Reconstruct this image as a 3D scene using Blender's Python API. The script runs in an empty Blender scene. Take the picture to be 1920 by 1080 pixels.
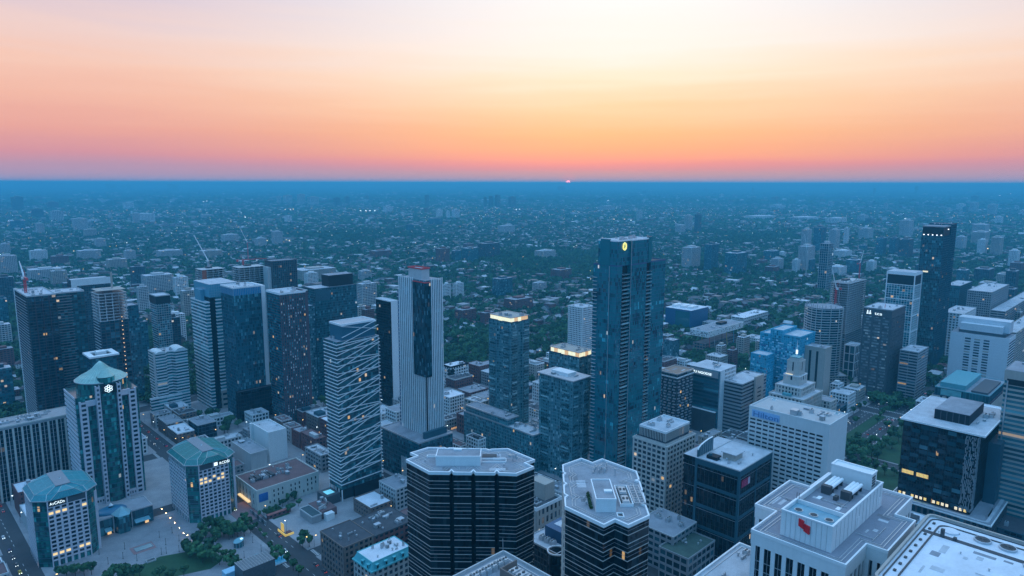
import bpy, math, random
import numpy as np
from mathutils import Matrix, Vector

# ------------------------------------------------------------------ camera
scene = bpy.context.scene
COL = scene.collection
F = 1285.0                      # focal length in pixels of a 1920 px wide picture
CZ = 265.0                      # camera height in metres
PITCH = math.atan((540 - 343) / F)
ROLL = math.radians(0.12)
cp, sp = math.cos(PITCH), math.sin(PITCH)
cr, sr = math.cos(ROLL), math.sin(ROLL)
cam_d = bpy.data.cameras.new('camera')
cam_d.sensor_width = 36.0
cam_d.lens = 36.0 * F / 1920.0
cam_d.clip_start = 1.0
cam_d.clip_end = 250000.0
cam = bpy.data.objects.new('camera', cam_d)
COL.objects.link(cam)
_r, _u, _f = Vector((1, 0, 0)), Vector((0, sp, cp)), Vector((0, cp, -sp))
_x, _y = cr * _r + sr * _u, -sr * _r + cr * _u
M = Matrix((_x, _y, -_f)).transposed().to_4x4()
M.translation = (0, 0, CZ)
cam.matrix_world = M
scene.camera = cam

# ------------------------------------------------------------------ sky, sun, exposure
SUN_AZ = math.atan((1065 - 960) / 1301.0)     # to the right of straight ahead (+Y)
SUN_EL = math.radians(0.35)
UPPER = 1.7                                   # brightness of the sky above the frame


def s2l(c):
    return tuple((v / 255 / 12.92) if v / 255 <= 0.04045 else ((v / 255 + 0.055) / 1.055) ** 2.4 for v in c)


world = bpy.data.worlds.new('World')
scene.world = world
world.use_nodes = True
wn, wl = world.node_tree.nodes, world.node_tree.links
wn.clear()


def N(nodes, t, **kw):
    n = nodes.new(t)
    for k, v in kw.items():
        setattr(n, k, v)
    return n


def wmath(op, a, b=None, c=None, clamp=False):
    n = N(wn, 'ShaderNodeMath', operation=op, use_clamp=clamp)
    for i, v in enumerate((a, b, c)):
        if v is None:
            continue
        if isinstance(v, (int, float)):
            n.inputs[i].default_value = v
        else:
            wl.new(v, n.inputs[i])
    return n.outputs[0]


tc = N(wn, 'ShaderNodeTexCoord')
nrm = N(wn, 'ShaderNodeVectorMath', operation='NORMALIZE')
wl.new(tc.outputs['Generated'], nrm.inputs[0])
sep = N(wn, 'ShaderNodeSeparateXYZ')
wl.new(nrm.outputs[0], sep.inputs[0])
elev = wmath('MULTIPLY', wmath('ARCSINE', sep.outputs[2]), 180 / math.pi)
# thin streaks of high cloud: bend the gradient a little with stretched noise
mp = N(wn, 'ShaderNodeMapping')
mp.inputs['Scale'].default_value = (2.2, 2.2, 34)
wl.new(nrm.outputs[0], mp.inputs[0])
nz = N(wn, 'ShaderNodeTexNoise')
nz.inputs['Scale'].default_value = 1.6
nz.inputs['Detail'].default_value = 4
nz.inputs['Distortion'].default_value = 0.4
wl.new(mp.outputs[0], nz.inputs['Vector'])
wob = wmath('MULTIPLY', wmath('SUBTRACT', nz.outputs[0], 0.5), wmath('MINIMUM', wmath('MULTIPLY', wmath('ABSOLUTE', elev), 0.32), 2.6))
elv = wmath('ADD', elev, wob)
tpos = wmath('SQRT', wmath('DIVIDE', wmath('MAXIMUM', elv, 0.0), 90.0))


def ramp(stops):
    r = N(wn, 'ShaderNodeValToRGB')
    e = r.color_ramp.elements
    while len(e) > 1:
        e.remove(e[-1])
    for i, (el, c) in enumerate(stops):
        p = math.sqrt(el / 90.0)
        x = e[0] if i == 0 else e.new(p)
        x.position = p
        x.color = (*s2l(c), 1)
    wl.new(tpos, r.inputs[0])
    return r.outputs[0]


c_sun = ramp([(0, (160, 158, 182)), (0.13, (184, 164, 180)), (0.4, (195, 160, 168)), (0.85, (208, 158, 160)), (1.16, (225, 152, 152)), (1.55, (241, 153, 146)), (2.0, (253, 167, 138)), (2.7, (255, 179, 134)), (3.9, (254, 192, 140)),
              (6.1, (255, 215, 172)), (8.2, (255, 235, 207)), (10.4, (254, 245, 234)), (13.8, (252, 249, 246)), (20, (240, 244, 248)),
              (35, (208, 230, 250)), (60, (160, 207, 252)), (90, (138, 197, 251))])
c_side = ramp([(0, (156, 150, 182)), (0.3, (176, 154, 182)), (1.2, (186, 150, 174)), (2.1, (212, 148, 160)), (3.8, (231, 163, 154)), (6.1, (240, 182, 164)),
               (8.2, (243, 197, 180)), (10.4, (236, 205, 200)), (12, (222, 200, 208)), (13.8, (206, 193, 214)), (20, (192, 204, 232)), (35, (176, 210, 248)),
               (60, (152, 203, 252)), (90, (138, 197, 251))])
c_anti = ramp([(0, (56, 120, 172)), (3, (82, 133, 182)), (8, (82, 148, 204)), (15, (86, 164, 226)), (35, (102, 180, 244)),
               (60, (126, 192, 251)), (90, (138, 197, 251))])
az = SUN_AZ + math.radians(5)
hx = wmath('ADD', wmath('MULTIPLY', sep.outputs[0], math.sin(az)), wmath('MULTIPLY', sep.outputs[1], math.cos(az)))
hl = wmath('SQRT', wmath('ADD', wmath('MULTIPLY', sep.outputs[0], sep.outputs[0]), wmath('MULTIPLY', sep.outputs[1], sep.outputs[1])))
cosaz = wmath('DIVIDE', hx, wmath('MAXIMUM', hl, 0.001))
daz = wmath('MULTIPLY', wmath('ARCCOSINE', wmath('MINIMUM', wmath('MAXIMUM', cosaz, -1.0), 1.0)), 180 / math.pi)


def smooth(v, a, b):
    n = N(wn, 'ShaderNodeMapRange', interpolation_type='SMOOTHSTEP')
    n.inputs['From Min'].default_value = a
    n.inputs['From Max'].default_value = b
    wl.new(v, n.inputs['Value'])
    return n.outputs[0]


def mixc(f, a, b, blend='MIX'):
    n = N(wn, 'ShaderNodeMix', data_type='RGBA', blend_type=blend)
    if isinstance(f, (int, float)):
        n.inputs[0].default_value = f
    else:
        wl.new(f, n.inputs[0])
    for s, v in ((6, a), (7, b)):
        if isinstance(v, tuple):
            n.inputs[s].default_value = (*v, 1)
        else:
            wl.new(v, n.inputs[s])
    return n.outputs[2]


sky = mixc(smooth(daz, 0, 44), c_sun, c_side)
sky = mixc(smooth(daz, 46, 140), sky, c_anti)
lift = N(wn, 'ShaderNodeVectorMath', operation='SCALE')     # unseen upper sky brightened beyond its gradient to add ambient light
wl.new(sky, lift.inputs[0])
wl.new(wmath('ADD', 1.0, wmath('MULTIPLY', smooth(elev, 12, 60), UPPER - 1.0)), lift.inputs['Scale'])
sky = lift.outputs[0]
# the half-set sun disc
sv = N(wn, 'ShaderNodeVectorMath', operation='DOT_PRODUCT')
wl.new(nrm.outputs[0], sv.inputs[0])
sv.inputs[1].default_value = (math.sin(SUN_AZ), math.cos(SUN_AZ), math.sin(math.radians(0.0)))
sang = wmath('MULTIPLY', wmath('ARCCOSINE', wmath('MINIMUM', sv.outputs['Value'], 1.0)), 180 / math.pi)
disc = wmath('SUBTRACT', 1.0, smooth(sang, 0.16, 0.24))
glow = wmath('SUBTRACT', 1.0, smooth(sang, 0.2, 1.0))
sky = mixc(wmath('MULTIPLY', glow, 0.25), sky, s2l((255, 140, 140)))
sky = mixc(disc, sky, (6.0, 1.3, 1.3))
nishita = N(wn, 'ShaderNodeTexSky', sky_type='NISHITA')
nishita.sun_disc = False
nishita.sun_elevation = max(SUN_EL, 0.0)
nishita.sun_rotation = SUN_AZ
nishita.air_density = 1.2
nishita.dust_density = 2.0
bg1, bg2, add = N(wn, 'ShaderNodeBackground'), N(wn, 'ShaderNodeBackground'), N(wn, 'ShaderNodeAddShader')
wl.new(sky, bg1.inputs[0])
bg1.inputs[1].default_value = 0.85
wl.new(nishita.outputs[0], bg2.inputs[0])
bg2.inputs[1].default_value = 0.02
wl.new(bg1.outputs[0], add.inputs[0])
wl.new(bg2.outputs[0], add.inputs[1])
wo = N(wn, 'ShaderNodeOutputWorld')
wl.new(add.outputs[0], wo.inputs['Surface'])

sun_d = bpy.data.lights.new('sun', 'SUN')
sun_d.energy = 0.35
sun_d.angle = math.radians(0.5)
sun_d.color = (1.0, 0.42, 0.24)
sun = bpy.data.objects.new('sun', sun_d)
COL.objects.link(sun)
sun.rotation_euler = Vector((-math.sin(SUN_AZ) * math.cos(SUN_EL), -math.cos(SUN_AZ) * math.cos(SUN_EL), -math.sin(SUN_EL))).to_track_quat('-Z', 'Y').to_euler()
sun.location = (0, 0, 400)

vs = scene.view_settings
scene.display_settings.display_device = 'sRGB'
vs.view_transform = 'Standard'
vs.look = 'None'
vs.exposure = 0.27
vs.gamma = 1.0
vs.use_curve_mapping = False
scene.cycles.max_bounces = 5
scene.cycles.diffuse_bounces = 2
scene.cycles.glossy_bounces = 2
scene.cycles.volume_bounces = 2
scene.cycles.use_denoising = True

# ------------------------------------------------------------------ geometry of the view
A = math.radians(45.6)                                   # the street grid stands at this angle
VX, VY = math.sin(A), math.cos(A)                        # "north": to the right and away
UX, UY = -math.cos(A), math.sin(A)                       # "west": to the left and away
ROT = math.atan2(VY, VX)


def ray(x, y):
    a, b = (x - 960) / F, (y - 540) / F
    a, b = a * cr + b * sr, -a * sr + b * cr
    b = -b
    return a, cp + b * sp, -sp + b * cp


def pt(x, y, z=0.0):
    d = ray(x, y)
    t = (z - CZ) / d[2]
    return d[0] * t, d[1] * t


def proj(X, Y, Z):
    Z -= CZ
    f = Y * cp - Z * sp
    up = Y * sp + Z * cp
    dx, dy = F * X / f, -F * up / f
    return 960 + dx * cr - dy * sr, 540 + dx * sr + dy * cr


def uv(X, Y):
    return X * UX + Y * UY, X * VX + Y * VY


def xy(u, v):
    return u * UX + v * VX, u * UY + v * VY


def height(X, Y, yt):
    """height at which a point above (X, Y) shows at picture row yt"""
    lo, hi = -50.0, 900.0
    for _ in range(50):
        m = (lo + hi) / 2
        f = Y * cp - (m - CZ) * sp
        if f <= 1 or proj(X, Y, m)[1] < yt:
            hi = m
        else:
            lo = m
    return lo


def span(O, D, z, xt):
    """distance to walk from O along D so that the point at height z shows at column xt"""
    sgn = 1 if D == 'V' else -1
    dx, dy = (VX, VY) if D == 'V' else (UX, UY)
    lo, hi = 0.0, 420.0
    for _ in range(50):
        m = (lo + hi) / 2
        q = proj(O[0] + dx * m, O[1] + dy * m, z)[0]
        if (q - xt) * sgn < 0:
            lo = m
        else:
            hi = m
    return lo


# ------------------------------------------------------------------ materials
MATS = {}
LIT = 0.55           # share of the panes that may show a lit room at this hour


def newmat(name):
    m = bpy.data.materials.new(name)
    m.use_nodes = True
    n, l = m.node_tree.nodes, m.node_tree.links
    b = n['Principled BSDF']
    MATS[name] = m
    return m, n, l, b


def math_(n, l, op, a, b=None, clamp=False):
    k = N(n, 'ShaderNodeMath', operation=op, use_clamp=clamp)
    for i, v in enumerate((a, b)):
        if v is None:
            continue
        if isinstance(v, (int, float)):
            k.inputs[i].default_value = v
        else:
            l.new(v, k.inputs[i])
    return k.outputs[0]


def mix_(n, l, f, a, b, blend='MIX'):
    k = N(n, 'ShaderNodeMix', data_type='RGBA', blend_type=blend)
    if isinstance(f, (int, float)):
        k.inputs[0].default_value = f
    else:
        l.new(f, k.inputs[0])
    for s, v in ((6, a), (7, b)):
        if isinstance(v, tuple):
            k.inputs[s].default_value = (*v[:3], 1)
        else:
            l.new(v, k.inputs[s])
    return k.outputs[2]


def noise_(n, l, co, scale, detail=3, rough=0.6):
    k = N(n, 'ShaderNodeTexNoise')
    k.inputs['Scale'].default_value = scale
    k.inputs['Detail'].default_value = detail
    k.inputs['Roughness'].default_value = rough
    l.new(co, k.inputs['Vector'])
    return k.outputs[0]


def plain(name, col, rough=0.8, metal=0.0, var=0.25, scale=0.25, streak=0.0, rand=0.0, hue=None, bump=0.0):
    """painted, stone or roof surface: base colour with blotches, fine grain and rain streaks"""
    m, n, l, b = newmat(name)
    t = N(n, 'ShaderNodeTexCoord')
    co = t.outputs['Object']
    n1 = noise_(n, l, co, scale, 4)
    n2 = noise_(n, l, co, scale * 9, 2)
    v = math_(n, l, 'ADD', math_(n, l, 'MULTIPLY', n1, 0.7), math_(n, l, 'MULTIPLY', n2, 0.3))
    if streak:
        mpn = N(n, 'ShaderNodeMapping')
        mpn.inputs['Scale'].default_value = (1.1, 1.1, 0.06)
        l.new(co, mpn.inputs[0])
        n3 = noise_(n, l, mpn.outputs[0], 0.8, 3)
        v = math_(n, l, 'ADD', math_(n, l, 'MULTIPLY', v, 1 - streak), math_(n, l, 'MULTIPLY', n3, streak))
    mr = N(n, 'ShaderNodeMapRange')
    mr.inputs['From Min'].default_value = 0.28
    mr.inputs['From Max'].default_value = 0.72
    mr.inputs['To Min'].default_value = 1 - var
    mr.inputs['To Max'].default_value = 1 + var
    l.new(v, mr.inputs['Value'])
    f = mr.outputs[0]
    if rand:
        oi = N(n, 'ShaderNodeObjectInfo')
        f = math_(n, l, 'MULTIPLY', f, math_(n, l, 'ADD', math_(n, l, 'MULTIPLY', oi.outputs['Random'], 2 * rand), 1 - rand))
    base = (*col, 1)
    if hue:
        oi = N(n, 'ShaderNodeObjectInfo')
        r = N(n, 'ShaderNodeValToRGB')
        r.color_ramp.interpolation = 'CONSTANT'
        e = r.color_ramp.elements
        while len(e) > 1:
            e.remove(e[-1])
        for i, c in enumerate(hue):
            x = e[0] if i == 0 else e.new(i / len(hue))
            x.position = i / len(hue)
            x.color = (*c, 1)
        l.new(oi.outputs['Random'], r.inputs[0])
        base = r.outputs[0]
    k = N(n, 'ShaderNodeVectorMath', operation='SCALE')
    if isinstance(base, tuple):
        k.inputs[0].default_value = base[:3]
    else:
        l.new(base, k.inputs[0])
    l.new(f, k.inputs['Scale'])
    l.new(k.outputs[0], b.inputs['Base Color'])
    b.inputs['Roughness'].default_value = rough
    b.inputs['Metallic'].default_value = metal
    if bump:
        bp = N(n, 'ShaderNodeBump')
        bp.inputs['Strength'].default_value = bump
        l.new(n2, bp.inputs['Height'])
        l.new(bp.outputs[0], b.inputs['Normal'])
    return m


def glass(name, dark, mid, light, lit=0.02, clw=0.45, ior=1.7, pm=0.35, pl=0.12, rough=0.07, metal=0.0, litcol=(1.0, 0.62, 0.25), lits=.7):
    """curtain-wall glass: every pane (one cell of the UV grid) gets a tint, some hold a blind, a few a lit room"""
    m, n, l, b = newmat(name)
    t = N(n, 'ShaderNodeTexCoord')
    fl = N(n, 'ShaderNodeVectorMath', operation='FLOOR')
    l.new(t.outputs['UV'], fl.inputs[0])
    oi = N(n, 'ShaderNodeObjectInfo')
    wnz = N(n, 'ShaderNodeTexWhiteNoise', noise_dimensions='4D')
    l.new(fl.outputs[0], wnz.inputs['Vector'])
    l.new(math_(n, l, 'MULTIPLY', oi.outputs['Random'], 37.0), wnz.inputs['W'])
    sc = N(n, 'ShaderNodeVectorMath', operation='MULTIPLY')
    sc.inputs[1].default_value = (0.07, 0.27, 0.1)
    l.new(fl.outputs[0], sc.inputs[0])
    cl = noise_(n, l, sc.outputs[0], 1.0, 2)
    v = math_(n, l, 'ADD', math_(n, l, 'MULTIPLY', wnz.outputs['Value'], 1 - clw), math_(n, l, 'MULTIPLY', cl, clw))
    v = math_(n, l, 'ADD', math_(n, l, 'MULTIPLY', math_(n, l, 'SUBTRACT', v, 0.5), 1 + 1.0 * clw), 0.5)
    r = N(n, 'ShaderNodeValToRGB')
    e = r.color_ramp.elements
    e[0].position, e[0].color = 0.22, (*dark, 1)
    e[1].position, e[1].color = 0.86, (*light, 1)
    a = e.new(0.86 - pl - pm * 0.55)
    a.color = (*mid, 1)
    a = e.new(0.86 - pl * 0.5)
    a.color = (*mid, 1)
    l.new(v, r.inputs[0])
    # panes are never quite in one plane: tip each one's reflection a little
    ge = N(n, 'ShaderNodeNewGeometry')
    tip = N(n, 'ShaderNodeVectorMath', operation='MULTIPLY_ADD')
    l.new(wnz.outputs['Color'], tip.inputs[0])
    tip.inputs[1].default_value = (.07, .07, .07)
    l.new(ge.outputs['Normal'], tip.inputs[2])
    tn = N(n, 'ShaderNodeVectorMath', operation='NORMALIZE')
    l.new(tip.outputs[0], tn.inputs[0])
    l.new(tn.outputs[0], b.inputs['Normal'])
    l.new(r.outputs[0], b.inputs['Base Color'])
    b.inputs['Roughness'].default_value = rough
    b.inputs['IOR'].default_value = ior
    b.inputs['Metallic'].default_value = metal
    if lit:
        s2 = N(n, 'ShaderNodeSeparateColor')
        l.new(wnz.outputs['Color'], s2.inputs[0])
        on = math_(n, l, 'LESS_THAN', math_(n, l, 'ADD', s2.outputs[1], math_(n, l, 'MULTIPLY', cl, 0.02)), lit * LIT + 0.01)
        sx = N(n, 'ShaderNodeSeparateXYZ')
        l.new(fl.outputs[0], sx.inputs[0])
        on = math_(n, l, 'MULTIPLY', on, math_(n, l, 'GREATER_THAN', sx.outputs[0], -500.0))
        l.new(mix_(n, l, math_(n, l, 'POWER', s2.outputs[0], 2.5), (*litcol, 1), (.75, .9, 1.0, 1)), b.inputs['Emission Color'])
        l.new(math_(n, l, 'MULTIPLY', on, math_(n, l, 'MULTIPLY', math_(n, l, 'POWER', s2.outputs[2], 1.6), lits)), b.inputs['Emission Strength'])
    return m


def glow_mat(name, col, strength):
    m, n, l, b = newmat(name)
    b.inputs['Base Color'].default_value = (*[min(0.9, c) for c in col], 1)
    b.inputs['Emission Color'].default_value = (*col, 1)
    b.inputs['Emission Strength'].default_value = strength
    return m


def leaf_mat(name, c1, c2):
    m, n, l, b = newmat(name)
    oi = N(n, 'ShaderNodeObjectInfo')
    t = N(n, 'ShaderNodeTexCoord')
    nn = noise_(n, l, t.outputs['Object'], 0.55, 2)
    f = math_(n, l, 'ADD', math_(n, l, 'MULTIPLY', oi.outputs['Random'], 0.6), math_(n, l, 'MULTIPLY', nn, 0.5))
    l.new(mix_(n, l, f, (*c1, 1), (*c2, 1)), b.inputs['Base Color'])
    b.inputs['Roughness'].default_value = 0.75
    b.inputs['Specular IOR Level'].default_value = 0.25
    return m


# glass
G_black = glass('black_glass', (.002, .005, .008), (.006, .014, .02), (.02, .04, .05), lit=.012, ior=1.35, lits=.6)
G_dark = glass('dark_glass', (.004, .02, .03), (.012, .06, .08), (.06, .18, .22), lit=.02, ior=1.5)
G_dkteal = glass('dark_teal_glass', (.006, .045, .06), (.02, .13, .155), (.08, .3, .34), lit=.02, ior=1.6)
G_teal = glass('teal_glass', (.012, .075, .095), (.035, .2, .235), (.13, .4, .44), lit=.02, ior=1.7)
G_green = glass('green_glass', (.005, .05, .055), (.015, .16, .15), (.06, .38, .36), lit=.02, ior=1.6)
G_blue = glass('blue_glass', (.006, .06, .085), (.025, .16, .2), (.12, .38, .44), lit=.012, ior=1.7)
G_cyan = glass('cyan_glass', (.01, .16, .24), (.03, .38, .54), (.3, .75, .85), lit=.006, ior=1.6, pm=.5, pl=.2)
G_pale = glass('pale_glass', (.015, .085, .1), (.1, .28, .31), (.38, .6, .62), lit=.01, ior=1.7)
G_shang = glass('deep_blue_glass', (.002, .04, .05), (.012, .2, .225), (.09, .58, .64), lit=.008, clw=.8, ior=1.75, pm=.45, pl=.14)  # broad tone patches put neighbours' reflections into the pane colours
G_blind = glass('blind_glass', (.06, .09, .1), (.22, .27, .28), (.5, .5, .46), lit=.03, ior=1.5)
G_win = glass('window_glass', (.006, .014, .024), (.014, .03, .045), (.08, .13, .16), lit=.05, ior=1.5)
G_lit = glow_mat('lit_room', (1.0, .66, .28), .75)
# walls
W_white = plain('white_cladding', (.76, .77, .77), .6, var=.08, streak=.4)
W_pale = plain('pale_concrete', (.5, .5, .5), .8, var=.14, streak=.4)
W_pink = plain('pale_granite', (.6, .56, .6), .7, var=.1, streak=.3)
W_beige = plain('beige_stone', (.42, .38, .34), .85, var=.15, streak=.4)
W_lime = plain('limestone', (.55, .52, .48), .85, var=.15, streak=.4)
W_grey = plain('grey_concrete', (.3, .31, .32), .8, var=.18, streak=.4)
W_dgrey = plain('dark_cladding', (.06, .075, .085), .6, var=.2, streak=.3)
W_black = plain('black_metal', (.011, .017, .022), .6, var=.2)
MATS['black_metal'].node_tree.nodes['Principled BSDF'].inputs['Specular IOR Level'].default_value = .2
W_brick = plain('red_brick', (.17, .075, .07), .9, var=.25, scale=.5)
W_brown = plain('brown_brick', (.2, .15, .13), .9, var=.22, scale=.5)
W_mauve = plain('dark_red_cladding', (.09, .06, .075), .7, var=.2)
W_steel = plain('pale_steel', (.55, .58, .6), .35, metal=.6, var=.06)
W_tealm = plain('teal_metal', (.03, .12, .16), .4, metal=.3, var=.1)
W_tealf = plain('teal_frame', (.14, .32, .36), .5, metal=.2, var=.1)
W_band = plain('bronze_pale_band', (.5, .46, .42), .6, var=.1)
W_copper = plain('green_copper', (.1, .34, .38), .6, var=.2, scale=.4, streak=.3)
W_bluem = plain('blue_panels', (.02, .1, .2), .5, var=.12)
W_cyanp = plain('cyan_panels', (.05, .4, .56), .5, var=.2)
W_any = plain('mixed_masonry', (.3, .3, .3), .9, var=.22, streak=.3,
              hue=[(.17, .08, .075), (.34, .31, .28), (.22, .15, .13), (.45, .44, .43), (.2, .21, .22), (.14, .07, .07), (.5, .5, .5), (.3, .27, .24)])
# roofs and ground
R_grey = plain('grey_gravel_roof', (.29, .3, .33), .95, var=.3, scale=.12, bump=.2)
R_light = plain('pale_membrane_roof', (.5, .51, .54), .85, var=.28, scale=.12)
R_white = plain('white_membrane_roof', (.72, .72, .76), .8, var=.16, scale=.1)
R_dark = plain('dark_tar_roof', (.07, .075, .085), .9, var=.3, scale=.2)
R_brown = plain('brown_gravel_roof', (.17, .1, .1), .95, var=.25, scale=.2)
R_patch = plain('patched_membrane_dark', (.2, .2, .215), .9, var=.3, scale=.3)
R_any = plain('mixed_flat_roof', (.4, .4, .4), .9, var=.25, scale=.15,
              hue=[(.16, .165, .18), (.34, .34, .36), (.06, .06, .065), (.62, .62, .64), (.13, .08, .075), (.22, .22, .23), (.09, .09, .1), (.3, .22, .2)])
P_trim = plain('white_parapet', (.85, .84, .84), .6, var=.05)
P_metal = plain('rooftop_metal', (.5, .52, .54), .45, metal=.4, var=.12)
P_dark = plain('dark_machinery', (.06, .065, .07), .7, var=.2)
E_white = glow_mat('white_sign_light', (.85, 1.0, 1.0), 1.0)
E_yellow = glow_mat('yellow_sign_light', (1.0, .85, .25), .7)
E_warm = glow_mat('warm_lamp', (1.0, .6, .22), 3.0)
E_cool = glow_mat('cool_lamp', (.8, .95, 1.0), 4.0)
E_red = glow_mat('red_tail_lamp', (1.0, .08, .05), 1.5)
E_crown = glow_mat('lit_crown_panel', (1.0, .9, .58), .72)
E_crownr = glow_mat('orange_crown_panel', (1.0, .55, .25), .5)
P_red = plain('red_sign_paint', (.75, .01, .02), .5, var=.05)
P_dred = plain('dull_red_sign', (.3, .01, .05), .5, var=.05)
P_orange = plain('crane_red', (.62, .06, .07), .6, var=.1)
P_yellow = plain('yellow_paint', (.75, .5, .06), .6, var=.1)
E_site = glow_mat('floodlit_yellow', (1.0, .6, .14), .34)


# ------------------------------------------------------------------ mesh building
class MB:
    def __init__(self):
        self.v, self.f, self.m, self.uv = [], [], [], []

    def quad(self, a, b, c, d, mat=0, uvs=None):
        i = len(self.v)
        self.v += [a, b, c, d]
        self.f.append((i, i + 1, i + 2, i + 3))
        self.m.append(mat)
        self.uv.append(uvs or ((-999.5, .5),) * 4)

    def poly(self, pts, mat=0):
        i = len(self.v)
        self.v += list(pts)
        self.f.append(tuple(range(i, i + len(pts))))
        self.m.append(mat)
        self.uv.append(((-999.5, .5),) * len(pts))

    def box(self, x0, y0, z0, x1, y1, z1, mat=0, top=None):
        i = len(self.v)
        self.v += [(x0, y0, z0), (x1, y0, z0), (x1, y1, z0), (x0, y1, z0), (x0, y0, z1), (x1, y0, z1), (x1, y1, z1), (x0, y1, z1)]
        for k, q in enumerate(((0, 3, 2, 1), (4, 5, 6, 7), (0, 1, 5, 4), (1, 2, 6, 5), (2, 3, 7, 6), (3, 0, 4, 7))):
            self.f.append(tuple(i + a for a in q))
            self.m.append(top if (top is not None and k == 1) else mat)
            self.uv.append(((-999.5, .5),) * 4)
        return self

    def prism(self, poly, z0, z1, mat=0, cap=None, uvw=None):
        """upright prism over a counter-clockwise outline; uvw=(bay, floor height, floor base) writes a pane grid on the sides"""
        k = len(poly)
        s = 0.0
        for a in range(k):
            p, q = poly[a], poly[(a + 1) % k]
            L = math.hypot(q[0] - p[0], q[1] - p[1])
            u = None
            if uvw:
                nb = max(1, round(L / uvw[0]))
                f0, f1 = (z0 - uvw[2]) / uvw[1], (z1 - uvw[2]) / uvw[1]
                u = ((s, f0), (s + nb, f0), (s + nb, f1), (s, f1))
                s += nb + 7
            self.quad((*p, z0), (*q, z0), (*q, z1), (*p, z1), mat, u)
        self.poly([(*p, z1) for p in poly], mat if cap is None else cap)
        self.poly([(*p, z0) for p in reversed(poly)], mat)
        return self

    def ring(self, poly, z0, z1, w, mat=0, skip=0.0):
        """a kerb following an outline: outer face, top, inner face; edges shorter than skip are left bare"""
        inn = offset(poly, -w)
        k = len(poly)
        for a in range(k):
            b = (a + 1) % k
            if skip and math.hypot(poly[b][0] - poly[a][0], poly[b][1] - poly[a][1]) < skip:
                continue
            p, q, pi, qi = poly[a], poly[b], inn[a], inn[b]
            self.quad((*p, z0), (*q, z0), (*q, z1), (*p, z1), mat)
            self.quad((*p, z1), (*q, z1), (*qi, z1), (*pi, z1), mat)
            self.quad((*pi, z1), (*qi, z1), (*qi, z0), (*pi, z0), mat)
            self.quad((*pi, z0), (*qi, z0), (*q, z0), (*p, z0), mat)
        return self

    def tube(self, p, q, r0, r1=None, n=6, mat=0):
        r1 = r0 if r1 is None else r1
        p, q = Vector(p), Vector(q)
        d = (q - p).normalized()
        a = d.orthogonal().normalized()
        b = d.cross(a)
        i = len(self.v)
        for c, r in ((p, r0), (q, r1)):
            for k in range(n):
                t = 2 * math.pi * k / n
                self.v.append(tuple(c + (a * math.cos(t) + b * math.sin(t)) * r))
        for k in range(n):
            j = (k + 1) % n
            self.f.append((i + k, i + j, i + n + j, i + n + k))
            self.m.append(mat)
            self.uv.append(((-999.5, .5),) * 4)
        self.f.append(tuple(i + n + k for k in range(n)))
        self.m.append(mat)
        self.uv.append(((-999.5, .5),) * n)
        self.f.append(tuple(i + n - 1 - k for k in range(n)))
        self.m.append(mat)
        self.uv.append(((-999.5, .5),) * n)
        return self

    def mesh(self, name, mats, smooth=False):
        me = bpy.data.meshes.new(name)
        me.from_pydata(self.v, [], self.f)
        for m in (mats if isinstance(mats, (list, tuple)) else [mats]):
            me.materials.append(m)
        if any(self.m):
            me.polygons.foreach_set('material_index', self.m)
        ul = me.uv_layers.new(name='UVMap')
        ul.data.foreach_set('uv', [c for f in self.uv for p in f for c in p])
        if smooth:
            me.polygons.foreach_set('use_smooth', [True] * len(self.f))
        me.update()
        return me

    def obj(self, name, mats, parent=None, kind=None, loc=None, smooth=False):
        return link(name, self.mesh(name, mats, smooth), parent, kind, loc)


def link(name, data, parent=None, kind=None, loc=None):
    o = bpy.data.objects.new(name, data)
    COL.objects.link(o)
    if parent is not None:
        o.parent = parent
    if kind:
        o['kind'] = kind
    if loc is not None:
        o.location = loc
    return o


def offset(poly, d):
    """move every edge of a counter-clockwise outline outwards by d"""
    k = len(poly)
    out = []
    for i in range(k):
        p0, p1, p2 = poly[i - 1], poly[i], poly[(i + 1) % k]
        e1 = (p1[0] - p0[0], p1[1] - p0[1])
        e2 = (p2[0] - p1[0], p2[1] - p1[1])
        l1, l2 = math.hypot(*e1) or 1, math.hypot(*e2) or 1
        n1, n2 = (e1[1] / l1, -e1[0] / l1), (e2[1] / l2, -e2[0] / l2)
        c = 1 + n1[0] * n2[0] + n1[1] * n2[1]
        c = max(c, 0.35)
        out.append((p1[0] + d * (n1[0] + n2[0]) / c, p1[1] + d * (n1[1] + n2[1]) / c))
    return out


def area(poly):
    return sum(poly[i - 1][0] * poly[i][1] - poly[i][0] * poly[i - 1][1] for i in range(len(poly))) / 2


def ccw(poly):
    return list(poly) if area(poly) > 0 else list(reversed(poly))


def rectp(x0, y0, x1, y1):
    return [(x0, y0), (x1, y0), (x1, y1), (x0, y1)]


OCC = []          # ground already built on, as boxes in street-grid coordinates (u0, u1, v0, v1)
LANDMARKS = []    # (label stem, picture x, picture y) for naming what stands near them


def thing(name, label, cat, X, Y, rot=ROT, group=None, z=0.0):
    o = bpy.data.objects.new(name, None)
    o.empty_display_size = 3
    COL.objects.link(o)
    o.location = (X, Y, z)
    o.rotation_euler = (0, 0, rot)
    o['label'] = label
    o['category'] = cat
    if group:
        o['group'] = group
    return o


def site(name, label, cat, xn, yt, H, xl=None, xr=None, wx=None, wy=None, group=None, occ=True):
    """a building set on the street grid from its near top corner, its height and the columns of its far corners;
    returns the Empty at its near corner, the width of its right-hand face and of its left-hand face"""
    X, Y = pt(xn, yt, H)
    wx = wx if wx is not None else span((X, Y), 'V', H, xr)
    wy = wy if wy is not None else span((X, Y), 'U', H, xl)
    r = thing(name, label, cat, X, Y, ROT, group)
    if occ:
        u, v = uv(X, Y)
        OCC.append((u - 1, u + wy + 1, v - 1, v + wx + 1))
    return r, wx, wy


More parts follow.
